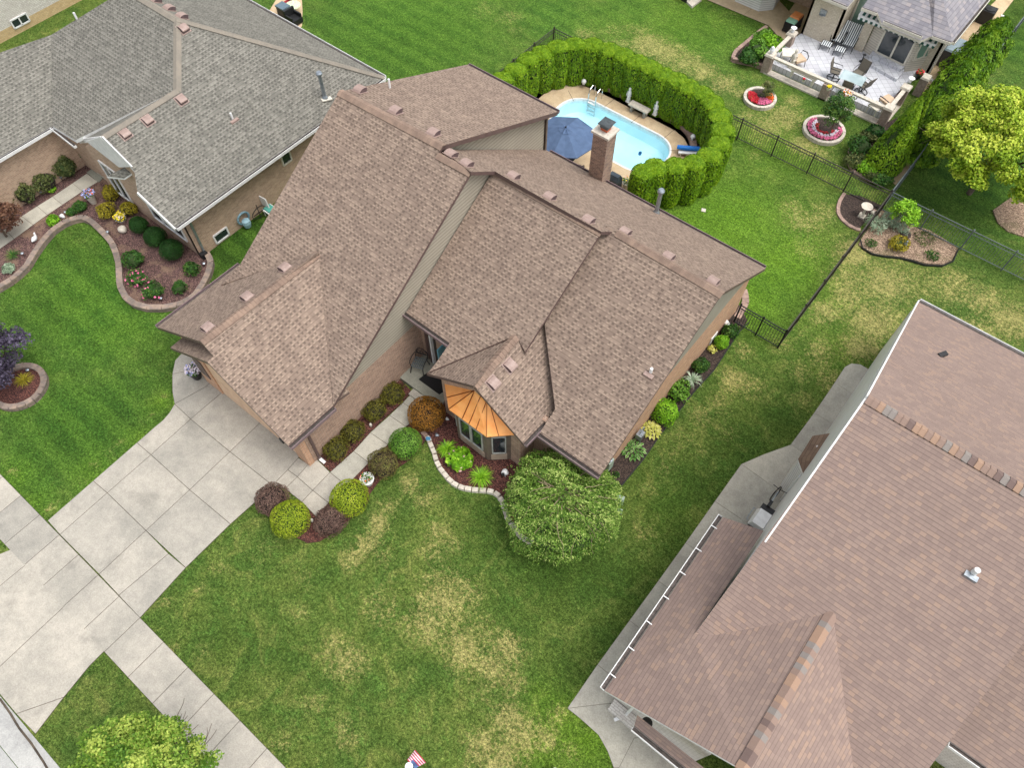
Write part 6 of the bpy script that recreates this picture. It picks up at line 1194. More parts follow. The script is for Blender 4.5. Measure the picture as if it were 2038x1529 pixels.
def pot(px, py, r, h, mat, fl, label, z=.06, name='flower_pot', n=60, fr=.9):
    c = P(px, py, z + h); c.z = z; root = empty(name, c, label, 'planter'); M = Msh(); M.lathe(c, [(r * .6, 0), (r * .8, h * .5), (r, h * .95), (r, h), (r * .86, h), (r * .84, h * .9)], 18); M.build('bowl', MT[mat] if isinstance(mat, str) else mat, root)
    M = Msh(); M.lathe(c, [(r * .84, h * .86), (.01, h * .88)], 14); M.build('soil', MT['mulch_d'], root)
    F = Msh(); k = int(n * 1.6); a = rng.uniform(0, 6.28, k); q = np.sqrt(rng.uniform(0, 1, k)) * r * fr; C = np.stack([c.x + q * np.cos(a), c.y + q * np.sin(a), z + h + rng.uniform(.0, r * .7, k)], 1); qleaf(F, C, rng.normal(size=(k, 3)) * .6 + [0, 0, 1], .04, .6); F.build('leaves', LF_['rose'], root)
    for m_, share in fl:
        F = Msh(); k = max(3, int(n * share)); a = rng.uniform(0, 6.28, k); q = np.sqrt(rng.uniform(0, 1, k)) * r * fr; C = np.stack([c.x + q * np.cos(a), c.y + q * np.sin(a), z + h + rng.uniform(.04, r * .9, k)], 1); qleaf(F, C, rng.normal(size=(k, 3)) * .4 + [0, 0, 1], .04, .85); F.build('blossom', LF_[m_], root)
    return root
pot(730, 953, .27, .38, 'white', [('orangef', .18)], 'white round planter with an orange flower between the ball shrubs', n=50, fr=.8)
pot(385, 738, .26, .5, 'black', [('whitef', 1.6), ('bluef', .4)], 'black pot full of white flowers at the garage corner', z=.03, n=110, fr=1.2)
pot(1248, 362, .24, .4, 'cream', [('yellowf', .2), ('orangef', .2)], 'cream pot with yellow flowers on the pool deck by the hedge', z=.05)
pot(170, 306, .3, .3, 'black', [], 'black pot with a bright lime bush on the neighbour entry porch', z=.25, n=260, fr=1.1)
pot(148, 312, .25, .25, 'black', [('orangef', .5), ('yellowf', .3)], 'pot of orange and yellow flowers beside the lime bush', z=.06, n=90)
pot(177, 388, .22, .5, 'stone', [('bluef', 1.0), ('orangef', .4)], 'stone urn with lavender and orange flowers beside the garden walk', z=.07, n=90, fr=1.3)
pot(240, 434, .24, .2, 'cream', [('yellowf', 1.8), ('whitef', .6)], 'low bowl of yellow and white flowers by the boulder', z=.07, n=90, fr=1.1)
# small front garden ornaments
def lump(px, py, s, mat, label, name, cat, z=.06, wob=.15):
    c = P(px, py, z + s[2] / 2); M = Msh(); M.lathe((c.x, c.y, z), [(max(.02, s[0] / 2 * math.sin(math.pi * k / 7) ** .7), s[2] * (1 - math.cos(math.pi * k / 7)) / 2) for k in range(8)], 14, 0, .5, sy=s[1] / s[0], wob=wob); return M.build(name, MT[mat] if isinstance(mat, str) else mat, None, True, label, cat, None, None, c)
lump(243.6, 456.5, (.42, .38, .3), 'stone', 'tan boulder below the yellow flowers', 'boulder', 'boulder', wob=.06); lump(124, 430, (.3, .2, .18), 'white', 'white stone at the top of the retaining wall curve', 'boulder', 'stone')
def goose(px, py, label, z=.06, s=1.0, rz=0.0, mat='white', name='bird_statue'):
    c = P(px, py, z + .2); root = empty(name, (c.x, c.y, z), label, 'statue'); Rz_ = Matrix.Rotation(rz, 3, 'Z'); b = V3((c.x, c.y, z)); T_ = lambda x, y, zz: b + Rz_ @ V3((x * s, y * s, zz * s))
    M = Msh(); M.tube([T_(-.24, 0, .16), T_(-.15, 0, .17), T_(0, 0, .18), T_(.12, 0, .2), T_(.17, 0, .3), T_(.18, 0, .4), T_(.25, 0, .42)], [.02, .08, .115, .085, .045, .045, .025], 10); M.build('body', MT[mat], root, True)
    for k in (-1, 1): M = Msh(); M.bar(T_(0, k * .04, 0), T_(0, k * .04, .1), .03, .03); M.build('leg', MT['tan'], root)
goose(1445, 645, 'white bird statue at the house corner by the black fence', s=1.5, rz=rad(150)); goose(67, 473, 'small white bird statue in mulch between walk and curved wall', s=.8, rz=2.0)
def lamb():
    c = P(1005, 941, .2); root = empty('lamb_statue', (c.x, c.y, .06), 'white lamb figure with dark face under the bay window', 'statue'); M = Msh(); M.lathe((c.x, c.y, .14), [(.05, 0), (.12, .03), (.14, .1), (.11, .17), (.03, .2)], 12, wob=.1); M.build('body', MT['white'], root, True)
    M = Msh(); M.lathe((c.x + .02, c.y - .14, .24), [(.02, 0), (.06, .03), (.06, .09), (.02, .12)], 10); M.build('head', MT['black'], root, True)
    for i, j in ((-.07, -.07), (.07, -.07), (-.07, .07), (.07, .07)): M = Msh(); M.bar((c.x + i, c.y + j, .06), (c.x + i, c.y + j, .18), .03, .03); M.build('leg', MT['white'], root)
lamb()
def solar(px, py, label):
    c = P(px, py, .1); root = empty('solar_light', (c.x, c.y, .06), label, 'garden light', 'small garden lights in the left flower beds'); M = Msh(); M.tube([(c.x, c.y, .02), (c.x, c.y, .24)], .012, 6); M.build('stake', MT['black'], root); M = Msh(); M.lathe((c.x, c.y, .22), [(.03, 0), (.06, .02), (.07, .06), (.02, .09)], 10); M.build('lamp_head', MT['galv'], root)
for x, y, l in ((33, 413, 'small garden light at the far end of the wing wall bed'), (48, 509, 'garden light inside the wall near the left edge daylily'), (217, 466, 'garden light on the wall crest left of the boulder'), (323, 598, 'garden light inside the wall below the pink roses'), (408, 529, 'garden light near the neighbour house corner'), (133, 427, 'garden light right of the white stone'), (84, 388, 'garden light between the wing wall bushes'), (124, 358, 'garden light beside the walk below the entry bush'), (59, 741, 'garden light in the round tree bed')): solar(x, y, l)
for x, y, l in ((738, 847, 'cream round ornament between the olive shrubs'), (621, 1037, 'cream round ornament between purple shrub and lime ball')):
    c = P(x, y, .1); M = Msh(); M.lathe((c.x, c.y, .06), [(.05, 0), (.03, .02), (.06, .08), (.05, .16), (.01, .19)], 10); M.build('garden_ornament', MT['cream'], None, True, l, 'ornament', loc=c)
c = P(953, 866, .1); c = P(868, 866, .1); lump(890, 834, (.16, .12, .12), 'white', 'white stone between orange ball shrub and bay window', 'garden_stone', 'stone'); lump(869.5, 866, (.18, .14, .1), 'galv', 'grey stone in mulch below the orange ball shrub', 'garden_stone', 'stone')
c = P(815, 741, .3); M = Msh(); M.box((c.x - .25, c.y - .35, .2), (.1, .22, .12)); M.build('planter_box', MT['white'], None, label='tiny white box at the porch edge by the brick wall', cat='box', loc=c)
M = Msh(); M.slab([P(833, 755, .222), P(874, 785, .222), P(905, 766, .222), P(905, 748, .222), P(851, 741, .222)], .018); M.build('door_mat', nm('black_mat', sr(28, 27, 28), None, 20, .95), None, label='large black mat on the front porch', cat='mat', loc=P(860, 760, .2))
# bird bath, gnome, post things at the fence corner
c = P(1714, 432, .02); root = empty('bird_bath', (c.x, c.y, .06), 'cream stone bird bath on dark mulch in the fence corner', 'bird bath')
M = Msh(); M.box((c.x, c.y, .06), (.3, .3, .07)); M.build('plinth', MT['stone'], root); M = Msh(); M.lathe((c.x, c.y, .13), [(.1, 0), (.06, .1), (.05, .35), (.08, .5)], 14); M.build('pedestal', MT['stone'], root)
M = Msh(); M.lathe((c.x, c.y, .62), [(.06, 0), (.22, .06), (.27, .1), (.25, .11), (.14, .06), (.01, .05)], 20); M.build('basin', MT['stone'], root)
goose(1740, 420, 'small stone bird beside the pavers in the fence corner', s=.5, mat='stone'); goose(1715, 421, 'tiny stone bird perched on the bird bath rim', s=.22, mat='stone', z=.72)
statue(1795, 497, .6, 'pale weathered figure standing at the front of the bleached mulch bed', .06, mat='galv')
c = P(1803, 466, .1); M = Msh(); M.lathe((c.x, c.y, .07), [(.24, 0), (.24, .03), (.2, .05), (.01, .06)], 16); M.build('drain_grate', nm('rusty_iron', sr(66, 50, 46), sr(48, 38, 36), 20, .8), None, label='round rusty iron grate among the plants by the silver fence', cat='grate', loc=c)
lump(1742, 421, (.3, .3, .06), 'paver', 'flat pink paver stones in the fence corner beside the bird bath', 'paver_stone', 'stone')
# utility boxes on the lawn and wall
for x, y, s, l in ((1234, 995, (.3, .24, .3), 'pale green utility box on the lawn beside the weeping tree'), (1234, 1016, (.2, .16, .12), 'low pale green valve box below the utility box')):
    c = P(x, y, .15); M = Msh(); M.box((c.x, c.y, 0), s, .3, 0, .5, (.9, .9)); M.build('utility_box', nm('pale_green_metal', sr(158, 176, 160), None, 6, .6), None, label=l, cat='utility box', loc=c)
c = P(1213, 926, 1.2); root = empty('electric_meter', (XG + .1, P(1222, 935, .9).y, .6), 'pale green electric meter boxes on the wall at the house front corner', 'meter'); yy = WL[root.name].y
M = Msh(); M.bar((XG + .1, yy, .7), (XG + .1, yy, 1.35), .3, .18, up=(1, 0, 0)); M.build('meter_case', nm('meter_green', sr(168, 184, 168), None, 5, .5), root); M = Msh(); M.lathe((XG + .1, yy, 1.34), [(.09, 0), (.09, .09), (.01, .1)], 14); M.build('dial', MT['galv'], root); M = Msh(); M.tube([(XG + .08, yy - .25, .06), (XG + .08, yy - .25, 1.1)], .03, 8); M.build('conduit', MT['galv'], root)
c = P(1272, 868, .4); root = empty('gas_meter', (XG + .25, c.y, .06), 'grey gas meter on the side wall by the yellow hosta', 'meter'); M = Msh(); M.box((XG + .22, c.y, .35), (.24, .3, .3)); M.build('meter_case', MT['galv'], root); M = Msh(); M.tube([(XG + .2, c.y + .22, .06), (XG + .2, c.y + .22, .8), (XG + .22, c.y, .85), (XG + .22, c.y, .65)], .025, 8); M.tube([(XG + .35, c.y - .1, .06), (XG + .3, c.y - .1, .4)], .025, 8); M.build('gas_pipe', MT['galv'], root)
c = P(1400, 419); M = Msh(); M.box((c.x, c.y, .01), (.2, .2, .03), .4); M.build('lawn_box_lid', MT['stone'], None, label='small tan square lid in the lawn near the hedge', cat='lid', loc=c)
# flag on the lawn, bottom centre
fx = P(824, 1500, 1.2); fx = P(814, 1527, 1.1); root = empty('garden_flag', (fx.x, fx.y, 0), 'striped red, white and blue flag draped from a pole with a round white disc top', 'flag'); M = Msh(); M.tube([(fx.x, fx.y, 0), (fx.x, fx.y, 1.1)], .014, 8); M.build('pole', MT['white'], root)
M = Msh(); M.lathe((fx.x, fx.y, 1.1), [(.11, 0), (.12, .02), (.115, .035), (.01, .045)], 20); M.lathe((fx.x, fx.y, 1.146), [(.05, 0), (.05, .008), (.01, .01)], 14); M.build('disc', MT['white'], root)
fa, fb = nm('flag_red', sr(214, 40, 84), None, 9, .8), nm('flag_white', sr(240, 234, 236), None, 9, .8); fc = nm('flag_blue', sr(70, 92, 140), sr(96, 120, 160), 40, .8)
M = Msh(); n = 11; base = V3((fx.x, fx.y, 1.02)); du = (P(842, 1497, .7) - P(814, 1527, .7)).normalized(); dv = V3((-du.y, du.x, 0))
for i in range(n):
    for j in range(12):
        def fp(u, v): return base + du * (.08 + .34 * u) + dv * ((v - .45) * .34 * (1 + .5 * u)) + UPZ * (-.34 * u + .05 * math.sin(v * 9 + u * 2) - .05 * abs(v - .5))
        M.face([fp(i / n, j / 12), fp((i + 1) / n, j / 12), fp((i + 1) / n, (j + 1) / 12), fp(i / n, (j + 1) / 12)], 2 if (i < 4 and j < 8) else (i % 2), .5)
M.build('flag_cloth', [fa, fb, fc], root)
# things on the left neighbour's side lawn
c = P(492, 440, .4); root = empty('hose_reel', (XL + .22, c.y, 0), 'pale blue hose reel on the neighbour side wall', 'hose reel')
M = Msh(); M.tube([(XL + .1, c.y - .03 + .3 * math.cos(a), .5 + .3 * math.sin(a)) for a in [6.283 * k / 16 for k in range(17)]], .05, 8); M.build('hose', nm('blue_grey_hose', sr(130, 164, 178), None, 12, .5), root); M = Msh(); M.lathe((XL + .25, c.y - .05, .1), [(.16, 0), (.2, .2), (.18, .35), (.05, .4)], 12); M.build('drum', nm('pale_blue_plastic', sr(150, 184, 196), None, 6, .5), root)
c = P(515, 425, .3); root = empty('bicycle_rack', (XL + .35, c.y, 0), 'black bent-metal plant stand against the neighbour side wall', 'stand'); M = Msh(); M.tube([(XL + .3 + .1 * math.sin(a), c.y + .38 * math.cos(a), .42 + .38 * math.sin(a)) for a in [6.283 * k / 14 for k in range(15)]], .02, 6); M.bar((XL + .3, c.y - .3, .4), (XL + .3, c.y + .3, .4), .03, .03); M.bar((XL + .3, c.y, 0), (XL + .3, c.y, .9), .03, .03); M.build('frame', MT['black'], root)
c = P(531, 412, .4); root = empty('utility_cart', (XL + .5, c.y, 0), 'white slatted chair with a green cushion by the neighbour side wall', 'chair'); M = Msh(); M.box((XL + .5, c.y, .35), (.5, .5, .05)); M.build('seat', MT['white'], root); M = Msh(); M.bar((XL + .28, c.y, .4), (XL + .2, c.y, .95), .5, .05, up=(0, 1, 0)); M.build('backrest', MT['white'], root); M = Msh(); M.box((XL + .5, c.y, .4), (.42, .4, .08), 0, 0, .5, (.9, .9)); M.build('cushion', nm('sea_green_cloth', sr(84, 160, 146), None, 10, .8), root)
for i, j in ((-.2, -.2), (.2, -.2), (-.2, .2), (.2, .2)): M = Msh(); M.box((XL + .5 + i, c.y + j, 0), (.05, .05, .35)); M.build('leg', MT['white'], root)
root.name = 'garden_chair'
# right neighbour's grill and bits on the patio
c = P(1513, 1037, .8); root = empty('grill', (c.x, c.y, .03), 'white-lidded gas grill with dark side shelves beside the lean-to roof', 'grill'); ry = rad(0)
M = Msh(); M.box((c.x, c.y, .03), (.5, .55, .72)); M.build('cabinet', MT['black'], root); M = Msh(); M.box((c.x, c.y, .75), (.62, .68, .28), ry, 0, .5, (.7, .94)); lid = M.build('lid', MT['white'], root); M = Msh(); M.tube([(c.x - .34, c.y - .26, .86), (c.x - .42, c.y - .26, .88), (c.x - .42, c.y + .26, .88), (c.x - .34, c.y + .26, .86)], .018, 8); M.build('handle', MT['galv'], lid)
for s in (-1, 1): M = Msh(); M.box((c.x, c.y + s * .52, .74), (.5, .32, .04)); M.build('side_shelf', MT['black'], root)
c = P(1540, 1005, .5); root = empty('bicycle', (XS - .35, c.y, .03), 'dark bicycle leaning on the white side wall beside the grill', 'bicycle')
for k in (-.5, .5): M = Msh(); M.tube([(XS - .3 + .05 * math.sin(a), c.y + k + .32 * math.cos(a), .36 + .32 * math.sin(a)) for a in [6.283 * j / 16 for j in range(17)]], .022, 6); M.build('wheel', MT['black'], root)
M = Msh(); M.tube([(XS - .3, c.y - .5, .36), (XS - .28, c.y - .2, .75), (XS - .28, c.y + .4, .78), (XS - .3, c.y + .5, .36)], .02, 6); M.tube([(XS - .28, c.y - .2, .75), (XS - .3, c.y, .36), (XS - .28, c.y + .4, .78)], .02, 6); M.build('frame', MT['galv'], root); M = Msh(); M.tube([(XS - .55, c.y + .42, .98), (XS - .28, c.y + .4, .95), (XS - .02, c.y + .42, .98)], .015, 6); M.build('handlebar', MT['black'], root); M = Msh(); M.box((XS - .28, c.y - .24, .82), (.12, .26, .06)); M.build('saddle', MT['black'], root)
# far left: neighbour's back patio furniture at the top edge
M = Msh(); M.slab([P(555, -10, .04), P(600, -10, .04), P(602, 20, .04), P(601, 50, .04), P(590, 62, .04), P(530, 30, .04)], .04); M.build('back_patio', MT['pooldeck'], kind='structure')
c = P(563, 14, .5); root = empty('storage_box', (c.x, c.y, .04), 'dark grey storage box on the back patio at the top edge', 'box'); M = Msh(); M.box((c.x, c.y, .04), (.6, .5, .5)); M.build('bin', MT['black'], root); M = Msh(); M.box((c.x, c.y, .54), (.66, .56, .08)); M.build('lid', nm('grey_lid', sr(96, 116, 128), None, 4, .5), root)
c = P(583, 30, .5); root = empty('lounge_chair', (c.x, c.y, .04), 'black outdoor sofa chair on the back patio at the top edge', 'chair'); M = Msh(); M.box((c.x, c.y, .1), (.7, .7, .28)); M.build('seat', MT['black'], root); M = Msh(); M.box((c.x - .3, c.y, .38), (.12, .7, .4)); M.build('backrest', MT['black'], root)
for s in (-1, 1): M = Msh(); M.box((c.x, c.y + s * .32, .38), (.6, .08, .2)); M.build('armrest', MT['black'], root)
c = P(583, 10, .5); root = empty('patio_table', (c.x, c.y, .04), 'round table with a green patterned top at the top edge', 'table'); M = Msh(); M.lathe((c.x, c.y, .5), [(.42, 0), (.44, .02), (.42, .04)], 20); M.build('table_top', nm('green_pattern', sr(160, 190, 110), sr(226, 232, 222), 40, .5), root); M = Msh(); M.lathe((c.x, c.y, .04), [(.2, 0), (.04, .04), (.04, .46)], 10); M.build('pedestal', MT['black'], root)
c = P(572, 2, .5); root = empty('chair', (c.x, c.y, .04), 'dark red chair at the very top edge beside the round table', 'chair'); M = Msh(); M.box((c.x, c.y, .4), (.4, .4, .06)); M.build('seat', nm('dark_red_cloth', sr(150, 26, 40), None, 6, .8), root); M = Msh(); M.box((c.x - .05, c.y + .18, .46), (.4, .05, .4)); M.build('backrest', nm('dark_red_back', sr(150, 26, 40), None, 6, .8), root)
for i, j in ((-.17, -.17), (.17, -.17), (-.17, .17), (.17, .17)): M = Msh(); M.box((c.x + i, c.y + j, .04), (.04, .04, .36)); M.build('leg', MT['black'], root)
# ------------------------------------------------------------------ the back neighbour's house (top right)
bh = empty('back_house', (-8, 43, 0), 'cream house with slate roof, sliding door and patio, top right', 'house')
ez = 2.85
ev = [P(*q, ez) for q in ((1717, 13), (1747, 24), (1760, 39.5), (1837, 71), (1857, 69.5), (1895, 83))]; er = ev[-1]; hipt = er + V3((-5, 5.2, 2.9))
M = Msh(); FP_ = Plane((0, -.56, 1), tuple(er)); SP_ = Plane((.56, 0, 1), tuple(er))
back = V3((ev[0].x, er.y + 6, 0)); back.z = FP_.z(0, back.y)
M.slab([V3((e.x, e.y, FP_.z(0, e.y))) for e in ev] + [V3((er.x - 6, er.y + 6, FP_.z(0, er.y + 6))), back], .14, 0, 1)
M.slab([er, V3((er.x, er.y + 14, ez)), V3((er.x - 6, er.y + 14, SP_.z(er.x - 6, 0))), V3((er.x - 6, er.y + 6, SP_.z(er.x - 6, 0)))], .14, 0, 1)
wc = P(1688, 12, ez); M.slab([wc, V3((wc.x - 8, wc.y, ez)), V3((wc.x - 8, wc.y + 5, ez + 2.4)), V3((wc.x - 1.5, wc.y + 5, ez + 2.4))], .14, 0, 1); M.slab([wc, V3((wc.x - 1.5, wc.y + 5, ez + 2.4)), V3((wc.x, wc.y + 5, ez + .6))], .14, 0, 1)
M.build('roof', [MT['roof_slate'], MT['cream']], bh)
for a, b, o_ in ((ev[0], ev[1], (0, -1, 0)), (ev[2], ev[3], (0, -1, 0)), (ev[4], ev[5], (0, -1, 0)), (er, V3((er.x, er.y + 14, ez)), (1, 0, 0)), (wc, V3((wc.x - 8, wc.y, ez)), (0, -1, 0))): gutter(bh, a, b, MT['cream'], out=o_)
def wallseg(a, b, z0, z1, mat, th=.12, name='wall'):
    a, b = V3((a.x, a.y, 0)), V3((b.x, b.y, 0)); d = (b - a).normalized(); n = V3((d.y, -d.x, 0)); M = Msh(); M.wall([a + UPZ * z0, b + UPZ * z0, b + UPZ * z1, a + UPZ * z1], n, th); return M.build(name, MT[mat], bh), n
zt = 2.8
wy = P(1672, 80, PZ).y
a0, a1 = V3((wc.x - 1.95, wc.y + .3, 0)), V3((wc.x - .1, wc.y + .3, 0)); wallseg(a0, a1, 0, zt, 'brick_cr', name='brick_wall'); wallseg(a1, a1 + V3((0, 1.5, 0)), 0, zt, 'brick_cr', name='brick_wall'); wallseg(a0 + V3((0, 3, 0)), a0, 0, zt, 'brick_cr', name='brick_wall')
M = Msh(); M.lathe((a0.x + .75, a0.y - .03, 1.75), [(.14, 0), (.16, .03), (.1, .06)], 14); M.bar((a0.x + .6, a0.y - .03, 1.9), (a0.x + .95, a0.y - .03, 1.9), .05, .32); M.build('wall_plaque', MT['galv'], bh)
r0 = a1 + V3((0, 1.5, 0)); p1, p2 = P(1699, 97, PZ), P(1715, 104, PZ); r1 = V3((p1.x, r0.y, 0)); wallseg(r0, r1, 0, zt, 'siding_c', name='siding_wall'); window(bh, r0 + V3((.1, 0, 0)), r1 - V3((.1, 0, 0)), .8, 2.6, (0, -1, 0), 'cream', 'glass_g', 1)
wallseg(r1, p1, 0, zt, 'brick_cr', name='brick_wall'); wallseg(p1, p2, 0, zt, 'brick_cr', name='brick_wall')
b1, b2, b3, b4 = P(1716, 104, PZ), P(1734, 112, PZ), P(1797, 143, PZ), P(1832, 128, PZ); b1.y += .15
wallseg(b1, b2, 0, zt, 'siding_c', name='siding_wall'); wallseg(b2, b3, 0, zt, 'siding_c', name='siding_wall'); b4 = V3((b3.x + .62, b3.y + .75, 0)); wallseg(b3, b4, 0, zt, 'siding_c', name='siding_wall')
b5 = V3((er.x - .42, b4.y, 0)); wallseg(b4, b5, 0, zt, 'brick_cr', name='brick_wall'); wallseg(b5, b5 + V3((0, 13, 0)), 0, zt, 'siding_c', name='siding_wall')
def facing(a, b): d = (b - a).normalized(); return V3((d.y, -d.x, 0))
d = (b3 - b2); L_ = d.length; dn = d.normalized(); b2z, b3z = V3((b2.x, b2.y, 0)), V3((b3.x, b3.y, 0)); window(bh, b2z + dn * .12, b3z - dn * .12, .72, 2.55, facing(b2, b3), 'cream', 'glass', 2, .09)
e = (b4 - b3).normalized(); window(bh, V3((b3.x, b3.y, 0)) + e * .25, V3((b4.x, b4.y, 0)) - e * .25, 1.1, 2.4, facing(b3, b4), 'cream', 'glass_g', 1)
# white sided bump-out left of the patio and orange-brown recess
q = [P(1462, 3), P(1509, 23), P(1538, 20), P(1560, -12), P(1480, -40)]; M = Msh(); M.slab([p + UPZ * 2.6 for p in q], 2.6); M.build('siding_bay', MT['siding_w'], bh)
wallseg(V3((-16, 42.8, 0)), V3((a0.x, 42.8, 0)), 0, zt, 'brick_tan', name='brick_wall')
# awning
def awning():
    a, b = P(1709, 30, 2.35), P(1862, 90, 2.35); root = empty('awning', (a + b) / 2, 'white and green striped scalloped awning over the sliding door', 'awning'); gm = nm('green_stripe', sr(30, 84, 74), None, 5, .8); d = (b - a).normalized(); b = a + d * ((b - a).length); n = V3((d.y, -d.x, 0)); N_ = 30; L_ = (b - a).length; M = Msh()
    for k in range(N_):
        p, q = a + d * (L_ * k / N_), a + d * (L_ * (k + 1) / N_); mi = 1 if k % 2 else 0
        M.face([p + UPZ * .12 - n * .35, q + UPZ * .12 - n * .35, q, p], mi, .5); s = []
        for j in range(7): t = j / 6; s.append(lerp(q, p, t) - UPZ * (.14 + .07 * math.sin(math.pi * t)) + n * .02)
        M.face([p + n * .01, q + n * .01] + s, mi, .5)
    M.build('canopy', [MT['white'], gm], root); M = Msh(); M.bar(a + UPZ * .0, b + UPZ * .0, .09, .09); M.build('front_bar', MT['white'], root)
    for p in (a, b): M = Msh(); M.bar(p - n * .02, p - n * .8 + UPZ * .25, .05, .05); M.build('arm', MT['white'], root)
awning()
# ------------------------------------------------------------------ balustrade
MT['bal'] = nm('baluster_white', sr(236, 238, 240), sr(222, 224, 226), 9, .7); MT['balp'] = nm('post_brick_stone', sr(168, 150, 138), sr(140, 124, 114), 9, .9, bump=.3)
def baluster_mesh():
    M = Msh(); M.box((0, 0, 0), (.24, .24, .14)); M.lathe((0, 0, .14), [(.07, 0), (.11, .06), (.125, .2), (.10, .34), (.055, .46), (.05, .54), (.07, .6)], 12); M.box((0, 0, .74), (.17, .17, .06)); return M
def balustrade(name, a, b, label, n, mids=(), cap=.2):
    a, b = V3((a.x, a.y, 0)), V3((b.x, b.y, 0)); root = empty(name, a, label, 'balustrade', None); d = b - a; dn = d.normalized(); M = Msh(); M.bar(a + UPZ * .04, b + UPZ * .04, .42, .08); M.build('plinth', MT['stone'], root); M = Msh(); M.bar(a + UPZ * .94, b + UPZ * .94, cap, .09); M.build('top_rail', MT['stone'], root); pm = None
    for k in range(n):
        t = (k + .5) / n
        if any(abs(t - m) < .6 / n for m in mids): continue
        loc = d * t + UPZ * .085
        if pm is None: pm = baluster_mesh().build('baluster', MT['bal'], root); WL[pm.name] = a; pm.location = loc
        else: o = pm.copy(); COL.objects.link(o); o.parent = root; o.location = loc
    for m in mids: M = Msh(); p = a + d * m; M.box((p.x, p.y, 0), (.42, .42, .86)); M.build('pier', MT['balp'], root)
def bpost(p, label, top=True, name='gate_post', h=1.0):
    root = empty(name, (p.x, p.y, 0), label, 'post'); M = Msh(); M.box((p.x, p.y, 0), (.4, .4, h)); M.build('shaft', MT['balp'], root); M = Msh(); M.box((p.x, p.y, h), (.5, .5, .1), 0, 0, .5, (.86, .86)); M.build('cap', MT['stone'], root)
A_, B_ = P(1519, 146), P(1757, 243); A_.y = B_.y = (A_.y + B_.y) / 2; C_ = P(1562, 86); D_ = P(1800, 205)
balustrade('balustrade', A_, B_, 'long white balustrade along the lawn side of the tiled patio', 26, (.51,))
E_ = V3((A_.x, A_.y + 2.35, 0)); balustrade('balustrade', A_, E_, 'short white balustrade at the left end of the patio', 8)
G_ = V3((B_.x, B_.y + 2.0, 0)); balustrade('balustrade', B_, G_, 'short white balustrade at the path end of the patio', 7)
bpost(A_, 'brick post with white cap at the left lawn corner of the patio'); bpost(B_, 'brick post with white cap at the right lawn corner of the patio'); bpost(E_, 'brick post with white cap at the patio entrance from the walk'); bpost(V3((E_.x + .55, E_.y + 1.6, 0)), 'brick post with white cap beside the orange cart'); bpost(G_, 'brick post with white cap at the path entrance of the patio')
bpost(V3((G_.x + .45, G_.y + 1.4, 0)), 'brick post carrying the red flower pot')
def pillar_top(p, label, kind):
    c = V3((p.x, p.y, 1.1)); M = Msh(); M.lathe(c, [(.08, 0), (.05, .05), (.12, .16), (.14, .24), (.08, .3), (.1, .34), (.02, .42)] if kind else [(.09, 0), (.06, .06), (.13, .2), (.17, .26), (.14, .27), (.02, .24)], 14); M.build('stone_urn' if not kind else 'stone_bust', MT['bal'], None, True, label, 'ornament', loc=c)
pillar_top(A_, 'white pinecone ornament on the left lawn corner post', True); pillar_top(E_, 'white urn on the patio entrance post', False); pillar_top(G_ + V3((-.02, .35, -.4)), 'white urn beside the path entrance post', False)
# ------------------------------------------------------------------ patio furniture
MT['bkm'] = nm('dark_bronze_frame', sr(40, 42, 44), None, 6, .4)
def stripes():
    a = NT('striped_canvas'); sp = a.n('ShaderNodeSeparateXYZ'); a.t.links.new(a.n('ShaderNodeUVMap').outputs[0], sp.inputs[0]); f = a.math('FRACT', a.math('MULTIPLY', sp.outputs[0], 9.0)); c = a.mix(a.math('GREATER_THAN', f, .52), sr(226, 230, 230), sr(50, 62, 74)); a.col(c); return a.done(.85)
MT['stripe'] = stripes(); MT['beige'] = nm('beige_cushion', sr(206, 180, 152), sr(194, 168, 140), 5, .85); MT['sling'] = nm('grey_brown_sling', sr(110, 104, 92), sr(96, 90, 80), 30, .8)
def tf(b, rz, s=1.0):
    Rz_ = Matrix.Rotation(rz, 3, 'Z'); return lambda x, y, z: V3(b) + Rz_ @ V3((x * s, y * s, z * s))
def lounge(px, py, label, rz=0.0):
    c = P(px, py, PZ + .45); c.z = PZ; root = empty('striped_lounge_chair', c, label, 'lounge chair'); T_ = tf(c, rz); M = Msh()
    prof = [(-.38, .40), (-.05, .38), (.22, .42), (.45, .66), (.72, 1.02)]
    for (y0, z0), (y1, z1) in zip(prof, prof[1:]):
        M.face([T_(-.3, y0, z0), T_(.3, y0, z0), T_(.3, y1, z1), T_(-.3, y1, z1)], 0, .5, [(0, y0), (.6, y0), (.6, y1), (0, y1)]); M.face([T_(-.3, y1, z1 - .04), T_(.3, y1, z1 - .04), T_(.3, y0, z0 - .04), T_(-.3, y0, z0 - .04)], 0, .5, [(0, y1), (.6, y1), (.6, y0), (0, y0)])
    M.build('sling', MT['stripe'], root)
    for s in (-1, 1):
        M = Msh(); M.tube([T_(s * .32, y, z) for y, z in prof], .022, 6); M.tube([T_(s * .32, -.36, .4), T_(s * .32, -.4, 0)], .022, 6); M.tube([T_(s * .32, .2, .42), T_(s * .32, .42, 0)], .022, 6); M.build('side_frame', MT['bkm'], root); M = Msh(); M.tube([T_(s * .35, -.36, .4), T_(s * .36, -.3, .62), T_(s * .36, .1, .64), T_(s * .33, .42, .62)], .02, 6); M.build('armrest', MT['bkm'], root)
